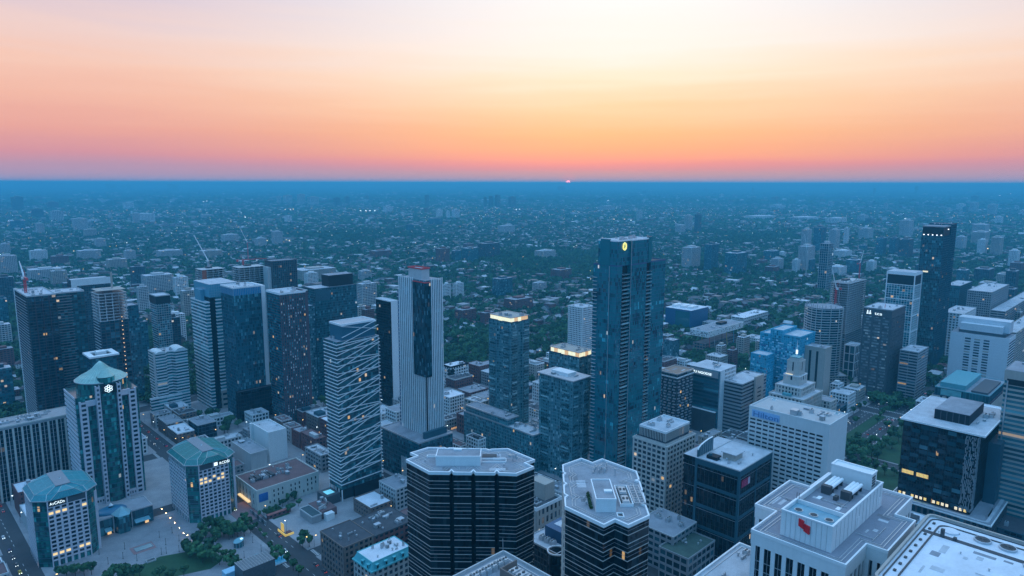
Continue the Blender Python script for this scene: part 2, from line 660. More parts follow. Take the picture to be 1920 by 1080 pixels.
def facade(P, poly, z0, z1, gl, fr, fh=3.6, bay=3.0, sp_=1.0, pw=0.4, dp=0.3, ds=0.2, split=False, splitp=False, fr2=None,
           roof=None, par=1.0, parm=None, parw=0.5, topband=0.0, firstband=0.0, pier_edges=None, band='floor_band', pier='mullion'):
    """one wall system over an outline: pane core, a band at every floor, uprights between bays, roof and parapet"""
    poly = ccw(poly)
    fr2 = fr2 or fr
    nf = max(1, round((z1 - topband - z0 - firstband) / fh))
    fhh = (z1 - topband - z0 - firstband) / nf
    MB().prism(poly, z0, z1 - 0.05, uvw=(bay, fhh, z0 + firstband)).obj('glazing', gl, P, 'stuff')
    if sp_ > 0:
        op = offset(poly, ds)
        if split:
            me = MB().prism(op, 0, sp_).mesh(band, fr)
            for k in range(nf):
                link(band, me, P, None, (0, 0, z0 + firstband + k * fhh))
        else:
            b = MB()
            for k in range(nf):
                z = z0 + firstband + k * fhh
                b.prism(op, z, z + sp_)
            b.obj(band, fr, P, 'stuff')
    if topband:
        MB().prism(offset(poly, ds + 0.06), z1 - topband, z1 - 0.02).obj('top_band', fr, P)
    if pw > 0:
        b = MB()
        shared = {}
        for a in range(len(poly)):
            if pier_edges is not None and a not in pier_edges:
                continue
            p, q = poly[a], poly[(a + 1) % len(poly)]
            L = math.hypot(q[0] - p[0], q[1] - p[1])
            if L < bay * 0.7:
                continue
            ex, ey = (q[0] - p[0]) / L, (q[1] - p[1]) / L
            nx, ny = ey, -ex
            nb = max(1, round(L / bay))
            for k in range(nb + 1):
                c = min(max(L * k / nb, pw / 2), L - pw / 2)
                cx, cy = p[0] + ex * c, p[1] + ey * c
                h = pw / 2
                pl = [(-ex * h - nx * .1, -ey * h - ny * .1), (-ex * h + nx * dp, -ey * h + ny * dp),
                      (ex * h + nx * dp, ey * h + ny * dp), (ex * h - nx * .1, ey * h - ny * .1)]
                if splitp:
                    if a not in shared:
                        shared[a] = MB().prism(ccw(pl), z0, z1 - 0.04).mesh(pier, fr2)
                    link(pier, shared[a], P, None, (cx, cy, 0))
                else:
                    b.prism(ccw([(cx + x, cy + y) for x, y in pl]), z0, z1 - 0.04)
        if b.f:
            b.obj(pier, fr2, P, 'stuff')
    if roof:
        ro = MB().prism(offset(poly, 0.02), z1 - 0.03, z1 + 0.25).obj('roof', roof, P)
        if par:
                MB().ring(offset(poly, max(dp, ds) + 0.05), z1 - 0.3, z1 + par, parw).obj('parapet', parm or fr, ro)
    return fhh


def bx(P, name, m, x0, y0, z0, x1, y1, z1, label=None):
    o = MB().box(x0, y0, z0, x1, y1, z1).obj(name, m, P)
    if label:
        o['label'] = label
    return o


def patches(P, x0, y0, x1, y1, z, n, rng, mats=None, lo=2.0, hi=9.0):
    """mended strips and pads of a slightly different membrane, and pipe runs, on a flat roof"""
    for k in range(n):
        w, d = rng.uniform(lo, hi), rng.uniform(lo * .5, hi * .5)
        if rng.random() < .5:
            w, d = d, w
        if x1 - x0 < w + .5 or y1 - y0 < d + .5:
            continue
        x, y = rng.uniform(x0, x1 - w), rng.uniform(y0, y1 - d)
        MB().box(x, y, z - .02, x + w, y + d, z + .02 + .004 * k).obj('roof_patch', rng.choice(mats or (R_grey, R_light, R_patch)), P)
    for k in range(max(1, n // 2)):
        L = rng.uniform(4, 14)
        x, y = rng.uniform(x0, max(x0 + .1, x1 - L)), rng.uniform(y0, max(y0 + .1, y1 - L))
        b = MB()
        if rng.random() < .5:
            b.tube((x, y, z + .3), (min(x + L, x1), y, z + .3), .14, n=5)
            for q in range(3):
                b.box(x + L * q / 3, y - .2, z - .02, x + L * q / 3 + .25, y + .2, z + .3)
        else:
            b.tube((x, y, z + .3), (x, min(y + L, y1), z + .3), .14, n=5)
            for q in range(3):
                b.box(x - .2, y + L * q / 3, z - .02, x + .2, y + L * q / 3 + .25, z + .3)
        b.obj('pipe_run', P_metal, P)


UNIT = {}


def unit(kind):
    """shared meshes for rooftop machinery"""
    if kind in UNIT:
        return UNIT[kind]
    b = MB()
    if kind == 'air_handler':
        b.box(-.5, -.5, 0, .5, .5, .8)
        b.box(-.42, -.42, .8, .42, .42, 1.0)
        for k in (-.25, .25):
            b.tube((k, 0, 1.0), (k, 0, 1.12), .17, n=8, mat=1)
        me = b.mesh(kind, [P_metal, P_dark])
    elif kind == 'vent_hood':
        b.tube((0, 0, 0), (0, 0, .7), .22, n=8)
        b.tube((0, 0, .7), (0, 0, 1), .45, .3, n=8)
        me = b.mesh(kind, P_metal)
    elif kind == 'duct':
        b.box(-.5, -.12, .15, .5, .12, .75)
        for k in (-.4, 0, .4):
            b.box(k - .04, -.16, 0, k + .04, .16, .85)
        me = b.mesh(kind, P_metal)
    elif kind == 'stair_hut':
        b.box(-.5, -.5, 0, .5, .5, .92)
        b.box(-.54, -.54, .92, .54, .54, 1.0, 1)
        b.box(-.12, -.53, 0, .12, -.5, .6, 2)
        me = b.mesh(kind, [W_grey, R_light, P_dark])
    elif kind == 'skylight':
        b.box(-.5, -.5, 0, .5, .5, .4)
        b.poly([(-.4, -.4, .4), (.4, -.4, .4), (0, 0, .9)], 1)
        b.poly([(.4, -.4, .4), (.4, .4, .4), (0, 0, .9)], 1)
        b.poly([(.4, .4, .4), (-.4, .4, .4), (0, 0, .9)], 1)
        b.poly([(-.4, .4, .4), (-.4, -.4, .4), (0, 0, .9)], 1)
        me = b.mesh(kind, [P_trim, G_pale])
    UNIT[kind] = me
    return me


def clutter(P, x0, y0, x1, y1, z, n, rng, big=6.0, kinds=('air_handler', 'air_handler', 'vent_hood', 'duct', 'stair_hut')):
    for _ in range(n):
        k = rng.choice(kinds)
        s = rng.uniform(.35, 1) * big
        if k == 'vent_hood':
            s = min(s, 1.8)
            sc_ = (s, s, s)
        elif k == 'duct':
            sc_ = (s * 1.6, s * .9, 1.8)
        else:
            sc_ = (s, s * rng.uniform(.5, 1), rng.uniform(1.4, 3.2))
        mx, my = sc_[0] * .55, sc_[1] * .55
        if x1 - x0 < 2 * mx + 1 or y1 - y0 < 2 * my + 1:
            continue
        o = link(k, unit(k), P, None, (rng.uniform(x0 + mx, x1 - mx), rng.uniform(y0 + my, y1 - my), z))
        o.scale = sc_
        o.rotation_euler = (0, 0, rng.choice((0, math.pi / 2)) if sc_[0] < 4 else 0)


def text(P, s, size, loc, m, face='E', name='sign_lettering', ext=0.12, width=None):
    c = bpy.data.curves.new(name, 'FONT')
    c.body = s
    c.size = size
    c.extrude = ext
    t = bpy.data.objects.new(name, c)
    COL.objects.link(t)
    me = bpy.data.meshes.new_from_object(t.evaluated_get(bpy.context.evaluated_depsgraph_get()))
    bpy.data.objects.remove(t)
    me.materials.clear()
    me.materials.append(m)
    o = link(name, me, P, None, loc)
    o.rotation_euler = (math.pi / 2, 0, 0 if face == 'E' else -math.pi / 2)
    if width:
        xs = [v.co.x for v in me.vertices]
        o.scale = (width / (max(xs) - min(xs)), 1, 1)
    return o
# ------------------------------------------------------------------ ground, streets, pavements
GROUND_R = 60000.0


def ground_material():
    m, n, l, b = newmat('suburban_ground')
    t = N(n, 'ShaderNodeTexCoord')
    co = t.outputs['Object']
    mpn = N(n, 'ShaderNodeMapping')
    mpn.inputs['Rotation'].default_value = (0, 0, -ROT)
    l.new(co, mpn.inputs[0])
    v1 = N(n, 'ShaderNodeTexVoronoi')
    v1.inputs['Scale'].default_value = 0.012
    l.new(mpn.outputs[0], v1.inputs['Vector'])
    v2 = N(n, 'ShaderNodeTexVoronoi')
    v2.inputs['Scale'].default_value = 0.0035
    l.new(mpn.outputs[0], v2.inputs['Vector'])
    big = noise_(n, l, co, 0.0006, 5)
    mid = noise_(n, l, co, 0.006, 4)
    r = N(n, 'ShaderNodeValToRGB')
    e = r.color_ramp.elements
    e[0].position, e[0].color = .35, (.022, .04, .03, 1)
    e[1].position, e[1].color = .75, (.07, .085, .075, 1)
    l.new(math_(n, l, 'ADD', math_(n, l, 'MULTIPLY', big, .5), math_(n, l, 'MULTIPLY', mid, .5)), r.inputs[0])
    roofs = N(n, 'ShaderNodeValToRGB')
    e = roofs.color_ramp.elements
    e[0].position, e[0].color = 0, (.05, .06, .05, 1)
    e[1].position, e[1].color = 1, (.4, .4, .42, 1)
    s1 = N(n, 'ShaderNodeSeparateColor')
    l.new(v1.outputs['Color'], s1.inputs[0])
    l.new(s1.outputs[0], roofs.inputs[0])
    f = math_(n, l, 'GREATER_THAN', s1.outputs[1], .82)
    f2 = math_(n, l, 'LESS_THAN', v1.outputs['Distance'], .42)
    c = mix_(n, l, math_(n, l, 'MULTIPLY', f, f2), r.outputs[0], roofs.outputs[0])
    s2 = N(n, 'ShaderNodeSeparateColor')
    l.new(v2.outputs['Color'], s2.inputs[0])
    g = math_(n, l, 'MULTIPLY', math_(n, l, 'GREATER_THAN', s2.outputs[0], .88), math_(n, l, 'LESS_THAN', v2.outputs['Distance'], .3))
    c = mix_(n, l, math_(n, l, 'MULTIPLY', g, .8), c, (.3, .3, .32))
    l.new(c, b.inputs['Base Color'])
    b.inputs['Roughness'].default_value = .95
    return m


M_ground = ground_material()
M_asph = plain('asphalt', (.06, .062, .066), .9, var=.3, scale=.06)
M_pave = plain('concrete_paving', (.32, .31, .32), .9, var=.25, scale=.08)
M_plaza = plain('pale_plaza_paving', (.25, .25, .265), .85, var=.25, scale=.1)
M_redp = plain('red_paving', (.3, .17, .17), .9, var=.15, scale=.2)
M_grass = plain('lawn_grass', (.022, .075, .03), .95, var=.35, scale=.09)
M_line = plain('road_paint', (.75, .75, .75), .7, var=.15)

disc_ = MB()
disc_.poly([(GROUND_R * math.cos(t * math.pi / 48), GROUND_R * math.sin(t * math.pi / 48), 0) for t in range(96)])
g = disc_.obj('ground', M_ground)
g['kind'] = 'structure'


def sheet(name, m, uvs, z, h=None, kind='structure'):
    """a flat piece of ground in street-grid coordinates; h gives it a kerb"""
    poly = ccw([xy(*p) for p in uvs])
    b = MB()
    if h:
        b.prism(poly, z, z + h)
    else:
        b.poly([(*p, z) for p in poly])
    o = b.obj(name, m)
    o['kind'] = kind
    return o


sheet('city_ground', M_asph, [(-60, 20), (1150, 20), (1150, 420), (1020, 1000), (700, 1150), (120, 1600), (-160, 1500), (-160, 400)], .03)
# a low uneven rise of land closing the view
hl_ = MB()
hr = random.Random(8)
hh_ = [max(4.0, 26 + 22 * math.sin(k * .37) + 16 * math.sin(k * .91 + 2) + hr.uniform(-14, 14)) for k in range(121)]
for k in range(120):
    t0, t1 = -.9 + k * .015, -.9 + (k + 1) * .015
    f_ = lambda r, t, z: (r * math.sin(t), r * math.cos(t), z)
    hl_.quad(f_(44000, t0, 0), f_(44000, t1, 0), f_(49000, t1, hh_[k + 1]), f_(49000, t0, hh_[k]))
    hl_.quad(f_(49000, t0, hh_[k]), f_(49000, t1, hh_[k + 1]), f_(54000, t1, 0), f_(54000, t0, 0))
o = hl_.obj('hills', M_ground)
o['kind'] = 'structure'
# streets on the grid: (centre, half width)
EW = [(67, 8), (210, 9), (330, 7), (432, 7), (575, 9), (690, 7), (850, 8), (990, 9)]
NS = [(-40, 8), (60, 8), (150, 7), (245, 24), (345, 6), (430, 6), (575, 7), (700, 8), (860, 11), (1000, 7)]
eb = [v for c, h in EW for v in (c - h, c + h)]
nb_ = [u for c, h in NS for u in (c - h, c + h)]
evs = [(a, b) for a, b in zip([20] + eb[1::2], eb[0::2] + [1150])]
nus = [(a, b) for a, b in zip([-120] + nb_[1::2], nb_[0::2] + [1120])]
BLOCKS = []
for u0, u1 in nus:
    for v0, v1 in evs:
        if u1 - u0 < 12 or v1 - v0 < 12:
            continue
        cx, cy = xy((u0 + u1) / 2, (v0 + v1) / 2)
        if cy < 380 or math.hypot(cx, cy) > 1420 or abs(cx) > cy * .85 + 60:
            continue
        BLOCKS.append((u0, u1, v0, v1))
        sheet('pavement', M_pave, rectp(u0, v0, u1, v1), .03, .15)
marks = MB()
for c, h in EW:
    if c > 800:
        continue
    for u in np.arange(60, 1000, 9.0):
        if any(abs(u - n) < hh + 6 for n, hh in NS):
            continue
        for off in ((0,) if h < 8.5 else (-3.4, 3.4)):
            marks.poly([(*xy(a, b), .055) for a, b in ((u, c + off - .12), (u + 3.5, c + off - .12), (u + 3.5, c + off + .12), (u, c + off + .12))][::-1])
for off in (-17, -13.5, 13.5, 17, -7, 7):
    for v in np.arange(590, 1300, 9.0):
        if any(abs(v - n) < hh + 6 for n, hh in EW):
            continue
        marks.poly([(*xy(a, b), .055) for a, b in ((245 + off - .15, v), (245 + off + .15, v), (245 + off + .15, v + 3.5), (245 + off - .15, v + 3.5))][::-1])
for n, hh in NS:
    for c, h in EW:
        if n in (60, 150, -40) or c > 900 or c < 60:
            continue
        for k in np.arange(-hh + 1.2, hh - 1, 1.7):       # zebra stripes on both arms
            for s in (-1, 1):
                v = c + s * (h + 2.5)
                marks.poly([(*xy(a, b), .055) for a, b in ((n + k, v - 1.3), (n + k + .7, v - 1.3), (n + k + .7, v + 1.3), (n + k, v + 1.3))][::-1])
sub_roads = MB()                                           # the straight streets of the suburbs
for k in range(-60, 120):
    u = k * 78 + 39
    for j in range(-20, 60):
        a, b_ = xy(u, j * 100), xy(u, j * 100 + 100)
        if a[1] > 1150 and a[1] < 6500 and abs(a[0]) < a[1] * .8 and (math.hypot(*a) > 1450 or u > 1140 or u < -170):
            sub_roads.poly([(*xy(p, q), .06) for p, q in ((u - 4, j * 100), (u - 4, j * 100 + 100), (u + 4, j * 100 + 100), (u + 4, j * 100))])
for k in range(-14, 36):
    v = k * 150 + 2
    for j in range(-50, 90):
        a = xy(j * 100, v)
        if a[1] > 1150 and a[1] < 6500 and abs(a[0]) < a[1] * .8 and math.hypot(*a) > 1450:
            sub_roads.poly([(*xy(p, q), .08) for p, q in ((j * 100, v - 5), (j * 100, v + 5), (j * 100 + 100, v + 5), (j * 100 + 100, v - 5))])
o = sub_roads.obj('suburban_road', plain('worn_asphalt', (.15, .15, .16), .9, var=.3, scale=.02))
o['kind'] = 'structure'
o = marks.obj('road_marking', M_line)
o['kind'] = 'structure'
# University Avenue's planted median
for v0, v1 in ((592, 680), (700, 838), (862, 976), (1004, 1150)):
    sheet('median', M_grass, rectp(239.5, v0, 250.5, v1), .03, .16)
# the square between the office blocks, lower left
sheet('plaza', M_plaza, rectp(437, 82, 561, 198), .185)
sheet('park_lawn', M_grass, [uv(*pt(*q)) for q in ((215, 1090), (255, 1064), (300, 1044), (350, 1035), (398, 1037), (416, 1052), (395, 1067), (335, 1080), (280, 1100))], .19)
sheet('red_crossing', M_redp, rectp(508, 201.3, 545, 218.7), .06)
sheet('street_side_garden', M_grass, rectp(497, 222, 519, 236), .19)
sheet('courthouse_lawn', M_grass, rectp(159, 584, 219, 681), .19)
sheet('courthouse_lawn', M_grass, rectp(158, 699, 219, 840), .19)

# ------------------------------------------------------------------ the two dark octagonal towers with white floor lines
rng = random.Random(5)


def octagon(name, label, pix, H, base_fh, deco):
    w = ccw([pt(x, y, H) for x, y in pix])
    cx, cy = sum(p[0] for p in w) / len(w), sum(p[1] for p in w) / len(w)
    P = thing(name, label, 'office tower', cx, cy, 0)
    poly = [(x - cx, y - cy) for x, y in w]
    us, vs_ = zip(*[uv(*p) for p in w])
    OCC.append((min(us), max(us), min(vs_), max(vs_)))
    nf = int(H / base_fh)
    fh = H / nf
    MB().prism(poly, 0, H - .1, uvw=(1.6, fh, 0)).obj('glazing', G_black, P, 'stuff')
    me = MB().ring(offset(poly, .22), 0, .28, .5, skip=4.4).mesh('floor_band', W_band)
    thin = MB().ring(offset(poly, .1), 0, .12, .3, skip=4.4).mesh('sill_line', W_grey)
    for k in range(nf):
        link('floor_band', me, P, None, (0, 0, k * fh))
        if k % 3:
            link('sill_line', thin, P, None, (0, 0, k * fh + fh * .52))
    MB().prism(offset(poly, -.3), H - .1, H + .15).obj('roof', R_grey, P)
    MB().ring(offset(poly, .3), H - .5, H + 1.1, .75).obj('parapet', P_trim, P)
    tr = offset(poly, -3.2)
    MB().ring(tr, H + .15, H + .4, .3).obj('window_cleaning_rail', P_metal, P)
    MB().ring(offset(poly, -4.6), H + .15, H + .36, .25).obj('window_cleaning_rail', P_metal, P)

    def at(x, y, z=H):
        X, Y = pt(x, y, z)
        return X - cx, Y - cy
    deco(P, at, H)
    return P


def pbox(P, name, m, at, H, x0, x1, yb, depth, h, trim=True, zoff=.15):
    """a box on a roof from its front edge in the picture (columns x0..x1 at row yb), its depth and height in metres"""
    a, b = at(x0, yb), at(x1, yb)
    y = (a[1] + b[1]) / 2
    o = MB().box(a[0], y, H + zoff, b[0], y + depth, H + zoff + h).obj(name, m, P)
    if trim:
        MB().prism(rectp(a[0] + .4, y + .4, b[0] - .4, y + depth - .4), H + zoff + h, H + zoff + h + .06).obj(name + '_roof', R_grey, P)
        MB().ring(rectp(a[0] - .1, y - .1, b[0] + .1, y + depth + .1), H + zoff + h - .2, H + zoff + h + .45, .5).obj(name + '_parapet', P_trim, P)
    return a[0], b[0], y


def deco_w(P, at, H):
    a, b2 = at(815, 884), at(960, 876)
    patches(P, a[0], a[1], b2[0], b2[1], H + .17, 8, rng)
    a, b2 = at(912, 866), at(955, 849)
    patches(P, a[0], a[1], b2[0], b2[1], H + .17, 5, rng)
    x0, x1, y = pbox(P, 'penthouse', W_white, at, H, 817, 901, 874, 11, 5)
    m = (x0 + x1) / 2
    bx(P, 'roof_hatch', P_trim, m - 3, y + 8.2, H + 5.3, m + 1.5, y + 10.4, H + 6.1)
    for k, (xa, yr, w, d) in enumerate(((901, 868, 14, 4.5), (800, 858, 10, 2.2))):
        a = at(xa, yr)
        MB().ring(rectp(a[0], a[1], a[0] + (w if k == 0 else 9), a[1] + d), H + .15, H + .8, .35).obj('roof_well_kerb', P_trim, P)
    a = at(904, 858)
    bx(P, 'dark_roof_well', P_dark, a[0], a[1], H + .16, a[0] + 8, a[1] + 4, H + .5)
    a = at(962, 866)
    b = MB()
    b.tube((a[0], a[1], H), (a[0], a[1], H + 5), .25)
    for k in range(8):
        t = k * .8
        b.tube((a[0], a[1], H + 2 + .3 * k), (a[0] + 2.2 * math.cos(t), a[1] + 2.2 * math.sin(t), H + 2 + .3 * k), .12)
        b.box(a[0] + 2 * math.cos(t) - .5, a[1] + 2 * math.sin(t) - .3, H + 1.5 + .3 * k, a[0] + 2 * math.cos(t) + .5, a[1] + 2 * math.sin(t) + .3, H + 3 + .3 * k)
    b.obj('antenna_cluster', P_metal, P)
    for px, py in ((935, 853), (797, 866), (945, 874)):
        a = at(px, py)
        o = link('vent_hood', unit('vent_hood'), P, None, (a[0], a[1], H + .15))
        o.scale = (1.3, 1.3, 1.3)


octagon('dark_octagonal_tower', 'wide dark octagonal tower with white floor lines and long white box on its grey roof',
        [(762, 865), (805, 888), (842, 888.5), (846.5, 884), (851, 888.8), (883, 889), (887.5, 884.5), (892, 889.2), (927, 889.5), (931.5, 885), (936, 889.8), (968, 891),
         (1000, 878), (984, 871), (1002, 865), (952, 844), (922, 845), (917, 846.5), (912, 844.6), (882, 844), (877, 845.5), (872, 843.8), (843, 842.5), (838, 844), (833, 842), (803, 842),
         (770, 852), (783, 857.5)], 115, 4.0, deco_w)


def deco_e(P, at, H):
    a, b2 = at(1075, 950), at(1108, 890)
    patches(P, a[0], a[1], b2[0], b2[1], H + .17, 6, rng)
    x0, x1, y = pbox(P, 'penthouse', W_white, at, H, 1117, 1155, 961, 21, 6)
    bx(P, 'roof_hatch', P_trim, x1 - 4.5, y + 7, H + 6.2, x1 - .8, y + 9.4, H + 6.9)
    a = at(1109, 957)
    hd = MB()
    r2 = random.Random(3)
    for k in range(90):
        px, py, pz = a[0] + r2.uniform(-.5, .5), a[1] + r2.uniform(0, 17), H + .2 + r2.uniform(0, 1.1)
        d = Vector((r2.uniform(-1, 1), r2.uniform(-1, 1), r2.uniform(-.2, 1))).normalized()
        t = d.orthogonal().normalized() * .5
        bq = d.cross(t).normalized() * .5
        c = Vector((px, py, pz))
        hd.quad(tuple(c - t - bq), tuple(c + t - bq), tuple(c + t + bq), tuple(c - t + bq))
    hd.obj('hedge', leaf_mat('roof_hedge_leaf', (.02, .06, .02), (.05, .1, .03)), P, 'stuff')
    a, b2 = at(1163, 951), at(1188, 951)
    MB().ring(rectp(a[0], a[1], b2[0], a[1] + 20), H + .15, H + 1.6, .4).obj('cooling_pit_wall', P_trim, P)
    bx(P, 'cooling_pit_floor', P_dark, a[0] + .5, a[1] + .5, H + .16, b2[0] - .5, a[1] + 19.5, H + .3)
    for k in range(2):
        o = link('air_handler', unit('air_handler'), P, None, (a[0] + 3, a[1] + 4.5 + 9.5 * k, H + .3))
        o.scale = (3.4, 7.5, 1.9)
    fr = MB()
    for k in range(8):
        fr.box(b2[0] + .3, a[1] + 1 + 2.5 * k, H + 1.4, b2[0] + 5.5, a[1] + 1.4 + 2.5 * k, H + 1.7)
    for k in (0, 2.5, 5):
        fr.box(b2[0] + .3 + k, a[1] + .5, H + 1.71, b2[0] + .7 + k, a[1] + 19.5, H + 1.95)
        for q in (1, 10, 19):
            fr.box(b2[0] + .35 + k, a[1] + q, H + .15, b2[0] + .65 + k, a[1] + q + .3, H + 1.7)
    fr.obj('steel_pipe_rack', P_metal, P)
    a, b2 = at(1158, 972), at(1171, 972)
    MB().ring(rectp(a[0], a[1], b2[0], a[1] + 4), H + .15, H + .9, .4).obj('roof_well_kerb', P_trim, P)
    bx(P, 'dark_roof_well', P_dark, a[0] + .5, a[1] + .5, H + .16, b2[0] - .5, a[1] + 3.5, H + .35)
    for px, py in ((1099, 946), (1095, 938), (1153, 893), (1127, 880), (1135, 884)):
        a = at(px, py)
        o = link('vent_hood', unit('vent_hood'), P, None, (a[0], a[1], H + .15))
        o.scale = (1.3, 1.3, 1.6 if px < 1140 else 4)
    a = at(1125, 884)
    fr = MB()
    for k in range(12):
        fr.box(a[0] - 4 + k * .7, a[1] - 3 + (k % 4) * 2, H + .15, a[0] - 3.6 + k * .7, a[1] - 1.6 + (k % 4) * 2, H + 1.2 + (k % 3))
    fr.tube((a[0] + 2, a[1], H), (a[0] + 2, a[1], H + 9), .14)
    fr.obj('antenna_cluster', P_metal, P)


octagon('dark_octagonal_tower', 'narrower dark octagonal tower with white notched roof edge and hedge beside its penthouse',
        [(1055, 875), (1056, 888), (1060, 890.5), (1056, 893), (1057, 907), (1062, 910), (1057, 913), (1058, 929), (1064, 932.5), (1059, 936), (1060, 953), (1132, 987.5),
         (1153, 977), (1178, 988), (1217, 970), (1210.5, 951), (1203, 948), (1210, 945), (1205.5, 928), (1197, 925), (1204, 922), (1199, 906), (1192, 904), (1198, 902), (1193, 887),
         (1129, 863.5), (1111, 870.5), (1090, 862.5)], 118, 4.0, deco_e)

# ------------------------------------------------------------------ white marble bank tower, lower right
H = 125.0
P = thing('white_bank_tower', 'white stepped tower with red flag logo on its rooftop box', 'office tower', *xy(81.6, 252.6))
OCC.append((70, 130, 250, 335))
lx = lambda v: v - 252.6         # local x runs north, local y runs west
ly = lambda u: u - 81.6
plan = [(0, 0), (lx(274.2), 0), (lx(274.2), ly(74)), (lx(308), ly(74)), (lx(308), 0), (lx(331), 0), (lx(331), ly(117.5)), (lx(309), ly(117.5)),
        (lx(309), ly(127)), (lx(275), ly(127)), (lx(275), ly(117.6)), (0, ly(117.6))]
plan = ccw(plan)
MB().prism(plan, 0, H - 4, uvw=(4.0, 3.9, 0)).obj('glazing', G_black, P, 'stuff')
MB().prism(offset(plan, .45), H - 5.2, H - .05).obj('cornice_wall', W_white, P)
for a in range(len(plan)):
    p, q = plan[a], plan[(a + 1) % len(plan)]
    L = math.hypot(q[0] - p[0], q[1] - p[1])
    ex, ey = (q[0] - p[0]) / L, (q[1] - p[1]) / L
    nx, ny = ey, -ex
    nb = max(1, round(L / 4.4))
    me = MB().prism(ccw([(-ex * .85 - nx * .05, -ey * .85 - ny * .05), (-ex * .85 + nx * .4, -ey * .85 + ny * .4), (ex * .85 + nx * .4, ey * .85 + ny * .4), (ex * .85 - nx * .05, ey * .85 - ny * .05)]), 0, H - 5.22).mesh('marble_pier', W_white)
    mul = MB().prism(ccw([(-ex * .07, -ey * .07), (-ex * .07 + nx * .2, -ey * .07 + ny * .2), (ex * .07 + nx * .2, ey * .07 + ny * .2), (ex * .07, ey * .07)]), 0, H - 5.23).mesh('window_mullion', W_steel)
    for k in range(nb + 1):
        c = min(max(L * k / nb, 0.86), L - 0.86)
        link('marble_pier', me, P, None, (p[0] + ex * c, p[1] + ey * c, 0))
        if k < nb:
            c = L * (k + .5) / nb
            link('window_mullion', mul, P, None, (p[0] + ex * c, p[1] + ey * c, 0))
tr = MB().ring(offset(plan, .1), 0, .3, .2).mesh('transom_line', W_steel)
for k in range(1, 30):
    link('transom_line', tr, P, None, (0, 0, k * 3.9))
MB().prism(offset(plan, -.2), H - .1, H + .1).obj('roof', plain('blue_grey_roof', (.24, .25, .29), .95, var=.16, scale=.1, bump=.2), P)
MB().ring(offset(plan, .6), H - .3, H + 1.1, .65).obj('parapet', P_trim, P)
MB().ring(offset(plan, -2.0), H + .1, H + .42, .3).obj('window_cleaning_rail', P_metal, P)
MB().ring(offset(plan, -3.3), H + .1, H + .36, .25).obj('window_cleaning_rail', P_metal, P)
patches(P, 24, -1, 58, 6, H + .12, 6, rng, lo=1.5, hi=5)
patches(P, 27, 30, 54, 43, H + .12, 5, rng)
# rooftop box: walled front pit with three fans, open plant deck behind
bx0, by0, bx1, by1, bh = 5.6, 7.2, 61.5, 27.2, 10.5
walls = MB()
walls.box(bx0, by0, H + .1, bx0 + .5, by1, H + bh)
walls.box(bx0 + .5, by0, H + .1, bx1, by0 + .5, H + bh)
walls.box(bx0 + .5, by1 - .5, H + .1, bx1, by1, H + bh)
walls.box(bx1, by0, H + .1, bx1 + .5, by1, H + bh)
walls.obj('penthouse_wall', W_white, P)
rib = MB().box(-.06, -.1, H + .2, .06, 0, H + bh - .3).mesh('wall_panel_joint', W_pale)
for k in range(1, 14):
    link('wall_panel_joint', rib, P, None, (bx0 + k * 4.1, by0, 0))
rib2 = MB().box(-.1, -.06, H + .2, 0, .06, H + bh - .3).mesh('wall_panel_joint', W_pale)
for k in range(1, 10):
    link('wall_panel_joint', rib2, P, None, (bx0, by0 + k * 2.0, 0))
MB().ring(rectp(bx0 - .15, by0 - .15, bx1 + .65, by1 + .15), H + bh, H + bh + .5, .8).obj('penthouse_parapet', P_trim, P)
bx(P, 'penthouse_wall', W_white, bx0 + 13.5, by0 + .6, H + 1, bx0 + 14.1, by1 - .6, H + bh + .4)
bx(P, 'fan_deck', plain('pale_teal_deck', (.2, .36, .43), .7, var=.2, scale=.3), bx0 + .6, by0 + .6, H + .1, bx0 + 13.4, by1 - .6, H + bh - 1.2)
MATS['blue_panels'].node_tree.nodes['Principled BSDF'].inputs['Roughness'].default_value = .5
for k in range(3):
    cxx, cyy = bx0 + 7, by0 + 4 + k * 6
    MB().tube((cxx, cyy, H + bh - 1.2), (cxx, cyy, H + bh - .8), 1.7, n=20).obj('fan_ring', P_metal, P)
    f = MB().tube((cxx, cyy, H + bh - .79), (cxx, cyy, H + bh - .74), 1.35, n=20)
    for q in range(5):
        t = q * 1.257
        f.box(cxx + .7 * math.cos(t) - .3, cyy + .7 * math.sin(t) - .3, H + bh - .74, cxx + .7 * math.cos(t) + .3, cyy + .7 * math.sin(t) + .3, H + bh - .7)
    f.obj('fan', P_dark, P)
patches(P, bx0 + 16, by0 + 2, bx0 + 46, by1 - 2, H + bh - 1.98, 7, rng, lo=1.5, hi=6)
bx(P, 'plant_deck', MATS['blue_grey_roof'], bx0 + 14.2, by0 + .6, H + .1, bx1 - .1, by1 - .6, H + bh - 2.0)
for k, yy in enumerate((by0 + 13.5, by0 + 5.5)):
    c = MB()
    for q in range(3):
        c.tube((bx0 + 34, yy + q * 1.5, H + bh + .6), (bx0 + 46, yy + q * 1.5, H + bh + .6), .75, n=12)
    for q in (35, 40, 45):
        c.box(bx0 + q, yy - .5, H + bh - 2, bx0 + q + .5, yy + 3.6, H + bh - .1, 1)
    c.box(bx0 + 31.5, yy - .4, H + bh - 2, bx0 + 33.9, yy + 3.4, H + bh + 1.6, 1)
    c.obj('chiller', [P_trim, P_dark], P)
for q in (28, 29.5):
    bx(P, 'pump', P_dark, bx0 + q, by0 + 9, H + bh - 2, bx0 + q + 1, by0 + 10.5, H + bh - .2)
for q, w in ((20, 5), (24.5, 14.5)):
    bx(P, 'roof_hatch', P_trim, bx0 + q, by0 + w, H + bh - 2, bx0 + q + 3, by0 + w + 1.6, H + bh - 1.7)
bx(P, 'lift_house', W_white, bx1 - 7, by0 + 2.5, H + bh - 2, bx1 - .6, by1 - .55, H + bh + 5)
